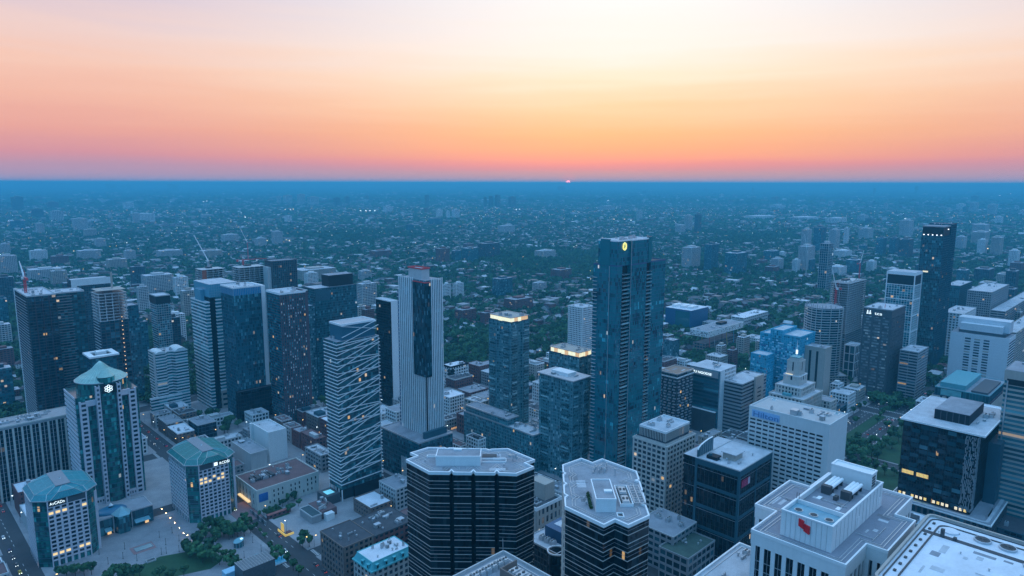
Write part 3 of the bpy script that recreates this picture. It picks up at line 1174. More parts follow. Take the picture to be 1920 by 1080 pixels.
MB().ring(rectp(bx1 - 7.2, by0 + 2.3, bx1 - .4, by1 - .35), H + bh + 5, H + bh + 5.5, .7).obj('lift_house_parapet', P_trim, P)
for k in range(4):
    bx(P, 'louvre', P_dark, bx1 - 6.3, by0 + 2.3, H + bh - .4 + k * 1.2, bx1 - 2.6, by0 + 2.49, H + bh + .3 + k * 1.2)
for k in (0, .9):
    MB().tube((bx0 + 13.8, by1 - .2 - k, H + bh), (bx0 + 13.8, by1 - .2 - k, H + bh + 3), .12).obj('antenna', P_dark, P)
for xx in (27, 38, 52):
    bx(P, 'door', P_trim, bx0 + xx, by0 - .12, H + .2, bx0 + xx + 2, by0 - .01, H + 5)
# the red flag mark on the south wall: two slanted, folded panels
lg = MB()
for (ya, yb_, za, zb, m) in ((20.0, 17.9, 9.7, 9.3, 0), (17.9, 15.5, 8.2, 7.8, 0)):
    lg.quad((bx0 - .5, ya, H + za - 3), (bx0 - .9, yb_, H + zb - 3.2), (bx0 - .9, yb_, H + zb), (bx0 - .5, ya, H + za), m)
    lg.quad((bx0 - .01, ya, H + za), (bx0 - .01, yb_, H + zb), (bx0 - .01, yb_, H + zb - 3.2), (bx0 - .01, ya, H + za - 3), m)
    lg.quad((bx0 - .5, ya, H + za), (bx0 - .9, yb_, H + zb), (bx0 - .01, yb_, H + zb), (bx0 - .01, ya, H + za), m)
    lg.quad((bx0 - .9, yb_, H + zb), (bx0 - .9, yb_, H + zb - 3.2), (bx0 - .01, yb_, H + zb - 3.2), (bx0 - .01, yb_, H + zb), m)
lg.obj('flag_logo', P_red, P)

# ------------------------------------------------------------------ flat white roof, lower right corner
H = 130.0
P = thing('white_roof_tower', 'tower with broad white flat roof, dark inner track and round black fans', 'office tower', *xy(22, 242.5))
OCC.append((20, 70, 240, 309))
W_, D_ = 65.0, 46.5


def rounded(x0, y0, x1, y1, r, n=6):
    out = []
    for cx, cy, t0 in ((x1 - r, y0 + r, -90), (x1 - r, y1 - r, 0), (x0 + r, y1 - r, 90), (x0 + r, y0 + r, 180)):
        for k in range(n + 1):
            t = math.radians(t0 + 90 * k / n)
            out.append((cx + r * math.cos(t), cy + r * math.sin(t)))
    return out


pl = rectp(0, 0, W_, D_)
facade(P, pl, 0, H, G_dark, W_beige, fh=3.9, bay=3, sp_=1.2, pw=1.0)
MB().prism(offset(pl, .4), H, H + .2).obj('roof', R_white, P)
MB().ring(rounded(-.6, -.6, W_ + .6, D_ + .6, 3), H - .4, H + 1.3, .9).obj('parapet', W_beige, P)
MB().ring(rounded(1.2, 1.2, W_ - 1.2, D_ - 1.2, 3.4), H + .2, H + .55, .45).obj('window_cleaning_rail', P_dark, P)
MB().ring(rounded(4.9, 4.9, W_ - 4.9, D_ - 4.9, 3.4), H + .2, H + .55, .55).obj('window_cleaning_rail', P_dark, P)
MB().box(W_ - 16.5, 2, H + .2, W_ - 14, D_ - 1.5, H + .32).obj('walkway_mat', R_dark, P)
for k, yy in enumerate((26.5, 18.5, 10.5)):
    MB().tube((W_ - 8.4, yy, H + .2), (W_ - 8.4, yy, H + 1.0), 2.9, n=28).obj('fan_ring', R_light, P)
    f = MB().tube((W_ - 8.4, yy, H + 1.0), (W_ - 8.4, yy, H + 1.06), 2.45, n=28)
    for q in range(8):
        t = q * math.pi / 4
        f.tube((W_ - 8.4, yy, H + 1.1), (W_ - 8.4 + 2.3 * math.cos(t), yy + 2.3 * math.sin(t), H + 1.1), .12, n=4)
    f.obj('fan', P_dark, P)
MB().tube((W_ - 9, 37, H + .2), (W_ - 9, 37, H + .75), 2.9, n=28).obj('capped_fan', R_white, P)
MB().box(W_ - 16.3, 37.6, H + .3, W_ - 14.9, 38.8, H + 3.4).obj('flue', P_dark, P)
MB().box(W_ - 16, 33.5, H + .3, W_ - 14.6, 34.6, H + 1.4).obj('flue', P_dark, P)
for xx, yy, s in ((40, 30, .9), (46, 12, 1.2), (34, 20, 1), (52, 40, .7), (56, 34, .6)):
    o = link('vent_hood', unit('vent_hood'), P, None, (xx, yy, H + .2))
    o.scale = (s, s, s)
patches(P, 6, 6, W_ - 18, D_ - 7, H + .22, 12, rng, (R_light, R_white, R_grey), 1.5, 7)
MB().box(44, 20, H + .2, 46, 27, H + .27).obj('patched_membrane', R_grey, P)
for k in range(9):
    bx(P, 'davit_base', P_dark, 10 + k * 6, D_ - 3.6, H + .2, 11.2 + k * 6, D_ - 2.7, H + .75)

# ------------------------------------------------------------------ grey roofs along the bottom edge
P, wx, wy = site('grey_roof_block', 'pale grey roof with teal air units in front of the black tower', 'office block', 1440, 1175, 92, wx=50, wy=38)
facade(P, rectp(0, 0, wx, wy), 0, 92, G_win, W_pale, fh=3.8, bay=3, sp_=1.5, pw=.8, roof=R_light, parm=P_trim, par=1.2, parw=.8)
MB().ring(rectp(2, 2, wx - 2, wy - 2), 92.25, 92.6, .3).obj('window_cleaning_rail', P_metal, P)
for k in range(3):
    for q in range(2):
        o = link('air_handler', unit('air_handler'), P, None, (31 + q * 3, 17 + k * 2.2, 92.25))
        o.scale = (2.4, 1.8, 1.4)
o = bx(P, 'tank', W_copper, 29, 15.4, 92.25, 36, 15.9, 92.9)
clutter(P, 4, 5, 28, 33, 92.25, 7, rng, 4)
clutter(P, 36, 24, 47, 35, 92.25, 3, rng, 3)

H = 105
P = thing('plant_roof_tower', 'roof corner crowded with louvred cooling plant at the bottom edge', 'office tower', *xy(152, 232))
OCC.append((150, 200, 230, 275))
X, Y = pt(944, 1038, H)
uu, vv = uv(X, Y)
P.location = (*xy(uu - 34, vv - 40), 0)
pl = rectp(0, 0, 40, 34)
facade(P, pl, 0, H, G_dark, W_dgrey, fh=3.8, bay=3, sp_=1.2, pw=.6)
MB().prism(pl, H, H + .2).obj('roof', R_grey, P)
MB().ring(rounded(-.4, -.4, 40.4, 34.4, 1.2), H - .5, H + 1.5, .6).obj('parapet', W_pale, P)
MB().ring(rounded(2, 2, 38, 32, 3.5), H + .2, H + .6, .35).obj('window_cleaning_rail', P_metal, P)
MB().ring(rounded(3.4, 3.4, 36.6, 30.6, 3.5), H + .2, H + .5, .3).obj('window_cleaning_rail', P_metal, P)
for k in range(9):
    o = link('air_handler', unit('air_handler'), P, None, (34.5 - k * 3.3, 27.5, H + .2))
    o.scale = (2.6, 3.2, 2.6)
for k in range(4):
    o = link('air_handler', unit('air_handler'), P, None, (31, 18 - k * 4, H + .2))
    o.scale = (5, 3.4, 3)
bx(P, 'plant_screen', W_brown, 26.5, 4, H + .2, 27, 22, H + 4)
bx(P, 'plant_screen', W_brown, 27, 21.5, H + .2, 36, 22, H + 4)
for yy, h in ((31.5, 9), (27, 7)):
    MB().tube((37.5 if yy > 30 else 30, yy, H), (37.2 if yy > 30 else 30, yy, H + h), .12).obj('antenna', P_metal, P)

# small blocks between the two octagonal towers
P, wx, wy = site('terrace_office', 'small office with dark round corner and teal rooftop box between octagonal towers', 'office block', 1044, 1040, 46, wx=30, wy=26)
facade(P, rectp(0, 0, wx, wy), 0, 46, G_black, W_dgrey, fh=3.7, bay=2.5, sp_=.7, pw=.2, roof=R_light, par=.8, parm=W_pale)
MB().prism([(5.5 * math.cos(t * math.pi / 12) + 2, 5.5 * math.sin(t * math.pi / 12) + 2) for t in range(24)], 0, 46.6, uvw=(1.4, 3.7, 0)).obj('round_corner', G_black, P, 'stuff')
MB().ring([(5.7 * math.cos(t * math.pi / 12) + 2, 5.7 * math.sin(t * math.pi / 12) + 2) for t in range(24)], 46.6, 47.4, .6).obj('round_corner_parapet', P_trim, P)
bx(P, 'penthouse', W_bluem, 10, 5, 46.25, 26, 19, 54)
bx(P, 'penthouse_roof', R_light, 15, 6, 54, 25.5, 16, 54.3)
for k in range(3):
    o = link('air_handler', unit('air_handler'), P, None, (6.5, 9 + k * 4.5, 46.25))
    o.scale = (3.4, 3, 3)
P, wx, wy = site('stone_hall', 'pale stone block with roof terrace between the octagonal towers', 'office block', 1006, 958, 42, wx=26, wy=22)
facade(P, rectp(0, 0, wx, wy), 0, 42, G_win, W_beige, fh=7, bay=4, sp_=2.4, pw=2.2, roof=R_dark, parm=P_trim, par=2.2)
clutter(P, 3, 3, 14, 20, 42.25, 6, rng, 4)
bx(P, 'penthouse', W_beige, 15, 6, 42.25, 25, 21, 54)

# ------------------------------------------------------------------ black tower with teal bands and red sign
P, wx, wy = site('black_banded_tower', 'black glass tower with teal bands, red sign and curved roof fin', 'office tower', 1387, 884, 75, 1283, 1447)
H = 75
MB().prism(rectp(0, 0, wx, wy), 0, H - .1, uvw=(1.6, 3.75, 0)).obj('glazing', G_black, P, 'stuff')
yb = wy * .74
for k, z in enumerate((H - 4.2, H - 19.5, H - 35, H - 50.5)):
    hh = 4.2 if k == 0 else 2.3
    bx(P, 'teal_band', W_tealm, -.35, -.35, z, wx + .3, yb, z + hh)
me = MB().box(-.15, -.15, 0, wx + .15, wy + .15, .18).mesh('floor_line', W_steel)
me2 = MB().box(-.1, -.1, 0, wx + .1, wy + .1, .3).mesh('spandrel', W_black)
for k in range(20):
    link('floor_line' if k % 4 == 2 else 'spandrel', me if k % 4 == 2 else me2, P, None, (0, 0, k * 3.75 + (1.0 if k % 4 == 2 else 0)))
pier = MB().box(-.55, -.55, 0, 1.1, 1.1, H - .05).mesh('corner_pier', W_tealm)
link('corner_pier', pier, P, None, (0, 0, 0))
bx(P, 'corner_pier', W_tealm, -.6, yb, 0, .8, yb + 1.8, H - .05)
bx(P, 'corner_pier', W_tealm, wx * .5, -.5, 0, wx * .5 + .9, .5, H - .05)
bx(P, 'corner_pier', W_tealm, wx - 1, -.5, 0, wx + .4, .5, H - .05)
mul = MB().box(-.08, -.25, 0, 0, 0, H - 4.3).mesh('mullion', W_dgrey)
mul2 = MB().box(-.25, -.08, 0, 0, 0, H - 4.3).mesh('mullion', W_dgrey)
for k in range(1, int(wx / 3.2)):
    link('mullion', mul, P, None, (k * 3.2, 0, 0))
for k in range(1, int(wy / 3.2)):
    link('mullion', mul2, P, None, (0, k * 3.2, 0))
MB().prism(rectp(-.3, -.3, wx + .3, wy + .2), H, H + .25).obj('roof', R_light, P)
MB().ring(rectp(-.4, -.4, wx + .4, yb), H - .05, H + .7, .5).obj('parapet', W_pale, P)
# the curved fin: a quarter sail standing on the south-west pier
fin = MB()
n = 12
pts = []
for k in range(n + 1):
    t = k / n * math.pi / 2
    pts.append((1 + 20 * (1 - math.cos(t)), H + 5.5 + 4.6 * math.sin(t)))
for k in range(n):
    (xa, za), (xb, zb) = pts[k], pts[k + 1]
    for s, yy in ((1, yb + .3), (0, yb + 1.5)):
        q = [(xa, yy, H), (xb, yy, H), (xb, yy, zb), (xa, yy, za)]
        fin.quad(*(q if s else q[::-1]))
    fin.quad((xa, yb + .3, za), (xb, yb + .3, zb), (xb, yb + 1.5, zb), (xa, yb + 1.5, za), 1)
fin.quad((1, yb + .3, H), (1, yb + .3, H + 5.5), (1, yb + 1.5, H + 5.5), (1, yb + 1.5, H))
fin.obj('curved_fin', [W_tealm, P_trim], P)
rb = MB().box(-.1, yb + .15, H, .1, yb + .3, H + 9).mesh('fin_rib', W_steel)
for k in range(3, 20, 3):
    link('fin_rib', rb, P, None, (k + 1, 0, 0))
bx(P, 'penthouse', W_beige, 12, 10, H + .25, 23, 19, H + 4.8)
bx(P, 'penthouse_roof', R_light, 11, 8.6, H + 4.8, 23.6, 20, H + 5.3)
bx(P, 'roof_screen', W_black, 4, 19, H + .25, 10, 27, H + 2.6)
MB().tube((6, 25, H + .25), (6, 25, H + 3.8), 1.6, 1.2, n=12).obj('tank', W_tealm, P)
clutter(P, 3, 3, 14, 20, H + .25, 4, rng, 4)
clutter(P, 24, 4, wx - 4, wy - 14, H + .25, 3, rng, 4)
bx(P, 'sign_board', P_dred, 2.2, -.75, H - 12.5, 14, -.5, H - 7.2)
text(P, 'NBS', 5.4, (2.6, -.8, H - 12), plain('sign_pink', (.55, .06, .16), .5, var=.05), 'E', width=8.2)
bx(P, 'sign_emblem', plain('sign_white', (.6, .55, .62), .5, var=.05), 11.3, -.95, H - 12, 13.6, -.76, H - 7.7)

# low blocks at its foot
P, wx, wy = site('low_grey_office', 'low grey office with slanted roof end below the black tower', 'office block', 1262, 1008, 28, wx=30, wy=30)
facade(P, rectp(0, 0, wx, wy), 0, 28, G_dark, W_grey, fh=4.6, bay=5, sp_=2, pw=1.2, roof=R_grey, parm=W_pale, par=.6)
clutter(P, 14, 3, wx - 2, wy - 2, 28.25, 10, rng, 5)
P, wx, wy = site('low_green_roof_office', 'low dark office with mossy green roof beside pale roof corner', 'office block', 1290, 1050, 22, wx=34, wy=22)
facade(P, rectp(0, 0, wx, wy), 0, 22, G_dark, W_grey, fh=5, bay=6, sp_=1.8, pw=.9, roof=plain('moss_roof', (.07, .11, .09), .95, var=.3, scale=.2), parm=W_grey, par=1.0)
clutter(P, 6, 4, wx - 5, wy - 5, 22.25, 4, rng, 4)
P, wx, wy = site('glass_pavilion', 'small lit glass pavilion with pale blue flat roof', 'pavilion', 1243, 949, 9, wx=15, wy=12)
facade(P, rectp(0, 0, wx, wy), 0, 9, glass('pavilion_glass', (.05, .09, .09), (.16, .2, .16), (.4, .38, .22), lit=.3, lits=.35), W_tealm, fh=9, bay=3, sp_=0, pw=.25, roof=W_copper, par=0)

# ------------------------------------------------------------------ stone block with stepped top
P, wx, wy = site('stepped_stone_block', 'stone office block with set-back top storeys beside the tall teal tower', 'office block', 1250, 840, 70, wx=40, wy=30)
facade(P, rectp(0, 0, wx, wy), 0, 70, G_win, W_lime, fh=3.9, bay=4.4, sp_=1.5, pw=1.1, roof=R_light, parm=W_lime, par=1, dp=.5)
facade(P, rectp(4, 4, wx - 3, wy - 3), 70.25, 79, G_win, W_lime, fh=9, bay=1.4, sp_=1.2, pw=.5, roof=R_light, parm=P_trim, par=1.4)
facade(P, rectp(1.5, 1.5, wx - 1.5, wy - 1.5), 70.2, 72.5, G_win, W_lime, fh=3, bay=9, sp_=2, pw=.5)
clutter(P, 6, 6, wx - 5, wy - 5, 79.25, 7, rng, 5)

# ------------------------------------------------------------------ white hotel slab
H = 100
P, wx, wy = site('white_hotel', 'white concrete hotel slab with rows of small dark windows and blank end wall', 'hotel', 1556, 799, H, 1405, 1590)
MB().prism(rectp(.6, .3, wx - .5, wy - .4), 0, H - .1).obj('core', W_black, P)
nrow, ncol = 27, 11
cw = (wy - 5.2) / ncol
fh = (H - 11) / nrow
w = MB()
w.box(0, 0, 0, wx, 4.2, H - .1)                      # blank end, full depth
w.box(0, wy - 1, 0, wx, wy, H - .1)
w.box(wx - .8, 4.2, 0, wx, wy - 1, H - .1)
w.box(0, 4.2, H - 8.2, wx - .8, wy - 1, H - .1)
for k in range(nrow + 1):
    z = k * fh
    w.box(0, 4.2, z, .58, wy - 1, z + fh * (.52 if k < nrow else .4))
for c in range(1, ncol):
    w.box(-.12, 4.2 + c * cw - .45, 0, .58, 4.2 + c * cw + .45, H - 8.2)
w.obj('wall', plain('white_concrete', (.64, .66, .66), .8, var=.1, scale=.2, streak=.45), P)
pm_ = [MB().box(.42, .1, 0, .59, cw - .1, fh * .48).mesh('window', m) for m in (plain('hotel_pane', (.012, .018, .028), .1, var=.4), plain('hotel_pane_curtained', (.05, .065, .085), .3, var=.3))]
for k in range(4, nrow):
    for c in range(ncol):
        link('window', pm_[1 if rng.random() < .12 else 0], P, None, (0, 4.2 + c * cw, k * fh + fh * .52))
MB().prism(rectp(.5, .5, wx - .5, wy - .5), H - .1, H + .15).obj('roof', plain('pinkish_roof', (.5, .47, .46), .9, var=.15), P)
MB().ring(rectp(-.1, -.1, wx + .1, wy + .1), H - .12, H + 1.0, .6).obj('parapet', MATS['white_concrete'], P)
sg = bx(P, 'sign_backing', plain('pale_blue_sign', (.3, .5, .75), .6, var=.1), -.4, wy - 23.5, H - 6.8, -.05, wy - 2.5, H - 1.4)
text(P, 'Hilton', 5.6, (-.55, wy - 3.2, H - 6.2), plain('sign_blue', (.08, .2, .42), .5, var=.05), 'S', width=19)
clutter(P, 3, 6, wx - 3, wy - 6, H + .15, 12, rng, 5)
for yy in (wy - 6, 6):
    o = link('skylight', unit('skylight'), P, None, (wx - 5, yy, H + .15))
    o.scale = (3, 3, 1.5)
bx(P, 'rooftop_plant', P_metal, 3, wy * .42, H + .15, 9, wy * .5, H + 4)

# ------------------------------------------------------------------ stone office with lit weather beacon
P, wx, wy = site('beacon_building', 'stepped limestone office block with pillars and lit beacon tower', 'office block', 1506, 752, 56, wx=46, wy=34)
facade(P, rectp(0, 0, wx, wy), 0, 56, G_win, W_lime, fh=4, bay=3.6, sp_=1.3, pw=1.5, roof=R_light, parm=W_lime, par=1.2, dp=.6)
facade(P, rectp(wx + .1, -9, wx + 16, wy + 4), 0, 46, G_win, W_lime, fh=4, bay=3.6, sp_=1.3, pw=1.6, roof=R_grey, parm=W_lime, par=1)
facade(P, rectp(8, 6, wx - 4, wy - 2), 56.2, 64.5, G_win, W_lime, fh=4.2, bay=3.4, sp_=1.4, pw=1.7, roof=R_light, parm=W_lime, par=.8)
cx, cy = 26, 20
facade(P, rectp(cx - 9, cy - 8, cx + 9, cy + 8), 64.7, 74, G_win, W_lime, fh=9, bay=5.5, sp_=4.8, pw=3.4, roof=R_light, parm=P_trim, par=.8)
facade(P, rectp(cx - 7, cy - 6, cx + 7, cy + 6), 74.2, 88, G_win, W_lime, fh=14, bay=4.4, sp_=4.5, pw=2.6, roof=R_grey, parm=W_lime, par=1.3)
facade(P, rectp(cx - 5, cy - 4.5, cx + 5, cy + 4.5), 88.2, 92, G_win, W_lime, fh=4, bay=9, sp_=3.5, pw=.5, roof=W_copper, parm=W_copper, par=.5)
MB().tube((cx, cy, 92), (cx, cy, 104), .8, .4, n=8).obj('beacon_mast', P_trim, P)
MB().tube((cx, cy, 95), (cx, cy, 99), 1.1, n=8).obj('beacon_lamp', E_white, P)
MB().tube((cx, cy, 104), (cx, cy, 109), .3, .1, n=6).obj('beacon_tip', P_trim, P)
bx(P, 'ledge_lamp_row', E_warm, cx - 9.3, cy - 1, 74.9, cx - 9, cy + 6, 75.6).data.materials[0] = glow_mat('ledge_light', (1, .8, .5), .7)
bx(P, 'penthouse', W_copper, 2, 14, 56.2, 6, 22, 59)
LIME_NEAR = True
# ------------------------------------------------------------------ square office blocks with glass hip roofs round the plaza
M_hip = plain('green_glass_roof', (.015, .22, .26), .5, var=.2, scale=.3)
M_hipline = plain('roof_glazing_bar', (.2, .5, .52), .4, var=.1)


def hip_block(label, xa, ya, xb, H, depth, rows, cols, sign, lit_rows, roofm):
    X, Y = pt(xa, ya, H)
    WE = span((X, Y), 'V', H, xb)
    P = thing('hip_roofed_office', label, 'office block', X, Y, ROT)
    u, v = uv(X, Y)
    OCC.append((u - 2, u + depth + 4, v - 9, v + WE + 9))
    c = 7.0
    core = [(-c, c), (0, .8), (WE, .8), (WE + c, c), (WE + c, depth - c), (WE, depth), (0, depth), (-c, depth - c)]
    zt = H + 4.5
    MB().prism(core, 0, zt, uvw=(1.5, 3.75, 0)).obj('corner_glazing', G_green, P, 'stuff')
    line = MB().ring(offset(core, .06), 0, .5, .2).mesh('floor_line', W_tealm)
    for k in range(1, rows + 1):
        link('floor_line', line, P, None, (0, 0, H * k / rows - .4))
    # east and south granite walls with square windows
    ch = (H - 5.0) / rows
    for face, L in (('E', WE), ('S', depth - 2 * c)):
        nc = cols if face == 'E' else max(4, round(L / (WE / cols)))
        cw = L / nc
        w = MB()
        hw, hh = cw * .34, ch * .32
        off = (0, 0) if face == 'E' else (-c - .02, c)

        def bb(a0, z0, a1, z1, d0=-.25, d1=.55):
            if face == 'E':
                w.box(a0, d0, z0, a1, d1, z1)
            else:
                w.box(-c + d0, c + a0, z0, -c + d1, c + a1, z1)
        for r in range(rows + 1):
            z0 = 5.0 + r * ch - (ch / 2 - hh)
            bb(0, z0, L, min(z0 + ch - 2 * hh, H))
        for k in range(nc + 1):
            a0, a1 = max(0, k * cw - (cw / 2 - hw)), min(L, k * cw + (cw / 2 - hw))
            bb(a0, 0, a1, H - .02, -.22, .5)
        w.obj('granite_wall', W_pink, P)
        ms = {}
        for r in range(rows):
            for k in range(nc):
                lit = face == 'E' and r in lit_rows and rng.random() < .75
                q = 2 if lit else (1 if rng.random() < .18 else 0)
                if q not in ms:
                    b = MB()
                    if face == 'E':
                        b.box(-hw - .05, .05, -hh - .05, hw + .05, .3, hh + .05)
                    else:
                        b.box(.05, -hw - .05, -hh - .05, .3, hw + .05, hh + .05)
                    ms[q] = b.mesh('window', (MATS['hotel_pane'], MATS['hotel_pane_curtained'], G_lit)[q])
                z = 5.0 + (r + .5) * ch
                a = (k + .5) * cw
                link('window', ms[q], P, None, (a, 0, z) if face == 'E' else (-c, c + a, z))
    # outer granite column beyond the right-hand glass corner
    w = MB().box(WE + c - 3, c - 1.2, 0, WE + c + .4, c + .6, H + 1).obj('granite_pier', W_pink, P)
    # frieze with the sign
    bx(P, 'frieze', W_dgrey, .3, -.1, H + .02, WE - .3, .7, zt - .3)
    for k in (0, .5, 1):
        bx(P, 'frieze_post', W_pink, k * (WE - .8), -.35, H + .01, k * (WE - .8) + .8, .3, zt - .2)
    for k in range(int((depth - 2 * c) / 3) + 1):
        bx(P, 'loggia_column', W_pink, -c - .3, c + k * 3, H + .02, -c + .3, c + k * 3 + .6, zt - .2)
    sign(P, WE, H)
    # hip roof
    eave = offset(core, 1.2)
    top = rectp(0, 0, 1, 1)
    fx = lambda x, a, b: WE * (a + (b - a) * max(0, min(1, x / WE)))
    top = [(fx(x, .3, .68), depth * (.16 + .7 * max(0, min(1, y / depth)))) for x, y in core]
    mid = [(x * .9 + WE * .05, y * .88 + depth * .06) for x, y in core]
    zr = zt + 6.8
    b = MB()
    n = len(eave)
    MB().ring(eave, zt, zt + .7, .8).obj('eave', W_steel, P)
    for k in range(n):
        j = (k + 1) % n
        b.quad((*eave[k], zt + .3), (*eave[j], zt + .3), (*mid[j], zt + 3.6), (*mid[k], zt + 3.6))
        b.quad((*mid[k], zt + 3.6), (*mid[j], zt + 3.6), (*top[j], zr), (*top[k], zr))
    # faceted bay over the east front
    a0, a1 = WE * .12, WE * .88
    e0, e1 = (a0 - 1, -1.4, zt + .5), (a1 + 1, -1.4, zt + .5)
    m0, m1 = (WE * .3, .6, zt + 4.6), (WE * .7, .6, zt + 4.6)
    ap = (WE * .5, depth * .2, zr + .1)
    s0, s1 = (a0, depth * .14, zt + 4.2), (a1, depth * .14, zt + 4.2)
    b.quad(e0, e1, m1, m0)
    b.poly([m0, m1, ap])
    b.poly([e0, m0, s0])
    b.poly([m0, ap, s0])
    b.poly([m1, e1, s1])
    b.poly([ap, m1, s1])
    b.obj('hip_roof', roofm, P)
    bars = MB()
    for k in range(n):
        bars.tube((*eave[k], zt + .4), (*mid[k], zt + 3.7), .16, n=4)
        bars.tube((*mid[k], zt + 3.7), (*top[k], zr + .1), .16, n=4)
        bars.tube((*mid[k], zt + 3.7), (*mid[(k + 1) % n], zt + 3.7), .1, n=4)
    for p, q in ((e0, m0), (e1, m1), (m0, ap), (m1, ap), (m0, m1), (s0, ap), (s1, ap)):
        bars.tube(p, q, .15, n=4)
    bars.obj('ridge_bar', W_steel, P)
    lines = MB()
    for k in (0, 2, 3, 4, 5, 6, 7):
        j = (k + 1) % n
        for t in np.linspace(.08, .92, 10 if k % 2 == 0 else 4):
            p = [eave[k][i] * (1 - t) + eave[j][i] * t for i in (0, 1)]
            q = [top[k][i] * (1 - t) + top[j][i] * t for i in (0, 1)]
            c = [mid[k][i] * (1 - t) + mid[j][i] * t for i in (0, 1)]
            lines.tube((*p, zt + .38), (*c, zt + 3.66), .07, n=3)
            lines.tube((*c, zt + 3.66), (*q, zr + .06), .07, n=3)
        for t in (.3, .65):
            p = [mid[k][i] * (1 - t) + top[k][i] * t for i in (0, 1)]
            q = [mid[j][i] * (1 - t) + top[j][i] * t for i in (0, 1)]
            z = zt + 3.6 + (zr - zt - 3.6) * t + .06
            lines.tube((*p, z), (*q, z), .06, n=3)
    for t in np.linspace(.1, .9, 8):
        p = [e0[i] * (1 - t) + e1[i] * t for i in range(3)]
        q = [m0[i] * (1 - t) + m1[i] * t for i in range(3)]
        lines.tube(p, q, .06, n=3)
        lines.tube(q, [q[i] * .15 + ap[i] * .85 for i in range(3)], .06, n=3)
    lines.obj('glazing_bar', M_hipline, P, 'stuff')
    MB().prism(rectp(WE * .3, depth * .16, WE * .68, depth * .86), zr - .2, zr + .35).obj('roof_flat', plain('lead_roof', (.26, .26, .28), .8, var=.12) if 'lead_roof' not in MATS else MATS['lead_roof'], P)
    tc_ = top[4]
    o = link('skylight', unit('skylight'), P, None, (WE * .5, depth * .45, zr + .35))
    o.scale = (1.2, 1.2, 1.2)
    return P


def sign_a(P, WE, H):
    bx(P, 'sign_backing', W_black, 1, -.28, H + .5, WE * .5 - 1, -.12, H + 4)
    text(P, 'AvCADn', 2.9, (1.6, -.45, H + 1.3), E_white, 'E', width=WE * .37)


def sign_b(P, WE, H):
    bx(P, 'sign_emblem', E_white, WE * .52, -.5, H + .9, WE * .52 + 2.6, -.2, H + 3.6)
    bx(P, 'sign_backing', W_black, WE * .5, -.28, H + .5, WE - 1, -.12, H + 4)
    text(P, 'RCDSI', 2.9, (WE * .52 + 4, -.45, H + 1), E_white, 'E', width=WE * .33)


hip_block('granite office block with teal glass hip roof and lit sign at left corner of plaza', 88, 953, 163, 44, 42, 13, 6, sign_a, (1, 11), M_hip)
hip_block('granite office block with green glass hip roof and lit end sign right of the pavilion', 372, 884, 428, 43, 52, 13, 7, sign_b, (9, 10), plain('dark_green_glass_roof', (.01, .17, .16), .5, var=.2, scale=.3))

# granite tower with conical glass crown and flower mark
H = 93
X, Y = pt(150, 747, H)
WE = span((X, Y), 'V', H, 252)
P = thing('crowned_granite_tower', 'granite and green glass tower with conical glass crown and white flower emblem', 'office tower', X, Y, ROT)
u, v = uv(X, Y)
OCC.append((u - 4, u + 44, v - 10, v + WE + 8))
DP = 40
MB().prism(rectp(-3, 2, WE + 3, DP), 0, H, uvw=(1.7, 3.8, 0)).obj('glazing', G_green, P, 'stuff')
bl = MB().box(-3.1, 1.85, 0, WE + 3.1, DP + .1, .5).mesh('floor_line', W_tealm)
for k in range(1, 24):
    link('floor_line', bl, P, None, (0, 0, k * 3.8))
arc = []
m = WE / 2
for k in range(11):
    t = math.pi * k / 10
    arc.append((m - WE * .16 * math.cos(t), 2 - 5 * math.sin(t)))
MB().prism(ccw(arc + [(m + WE * .16, 6), (m - WE * .16, 6)]), 0, H + 14, uvw=(1.4, 3.8, 0)).obj('round_bay', G_green, P, 'stuff')
bb_ = MB().ring(ccw(offset(ccw(arc + [(m + WE * .16, 6), (m - WE * .16, 6)]), .1)), 0, .7, .2).mesh('bay_band', W_tealm)
for k in range(1, 27):
    link('bay_band', bb_, P, None, (0, 0, k * 3.8))


def wall_strip(x0, x1, y0, y1, z1, cols):
    """granite strip with square windows, one window per storey and column"""
    rows = int(z1 / 3.8)
    b = MB()
    cw = (x1 - x0) / cols
    for r in range(rows + 1):
        b.box(x0, y0, r * 3.8, x1, y1, min(r * 3.8 + 1.7, z1))
    for k in range(cols + 1):
        a0, a1 = max(x0, x0 + k * cw - cw * .22), min(x1, x0 + k * cw + cw * .22)
        b.box(a0, y0 - .03, 0, a1, y1 - .1, z1 + .01)
    b.obj('granite_wall', W_pink, P)
    bx(P, 'pane_strip', G_win, x0 + .1, y0 + .35, .1, x1 - .1, y1 - .15, z1 - .2)


wall_strip(-1.0, WE * .12, -.4, 1.95, H - 3.5, 1)
wall_strip(WE * .27, WE * .345, -3.2, 1.9, H + 8, 1)
wall_strip(WE * .655, WE * .73, -3.2, 1.9, H + 8, 1)
wall_strip(WE * .88, WE + 1.0, -.4, 1.95, H + .5, 1)
wall_strip(WE * .121, WE * .269, -.2, 1.9, 5.5, 3)
wall_strip(WE * .731, WE * .879, -.2, 1.9, 5.5, 3)
bx(P, 'granite_wall', W_pink, WE * .121, -.35, H - 8, WE * .269, 1.9, H - 3.6)
bx(P, 'granite_wall', W_pink, WE * .731, -.35, H - 4, WE * .879, 1.9, H + .4)
sw = MB()
for k in range(25):
    sw.box(-3.5, 3, k * 3.8, -3.01, DP - 1, k * 3.8 + 2)
sw.obj('granite_wall', W_pink, P)
cxx, cyy, R_ = m, 17.0, WE * .47
circ = [(cxx + R_ * math.cos(t * math.pi / 18), cyy + R_ * math.sin(t * math.pi / 18)) for t in range(36)]
MB().prism(circ, H, H + 9.5, uvw=(1.8, 4.7, H)).obj('drum_glazing', G_green, P, 'stuff')
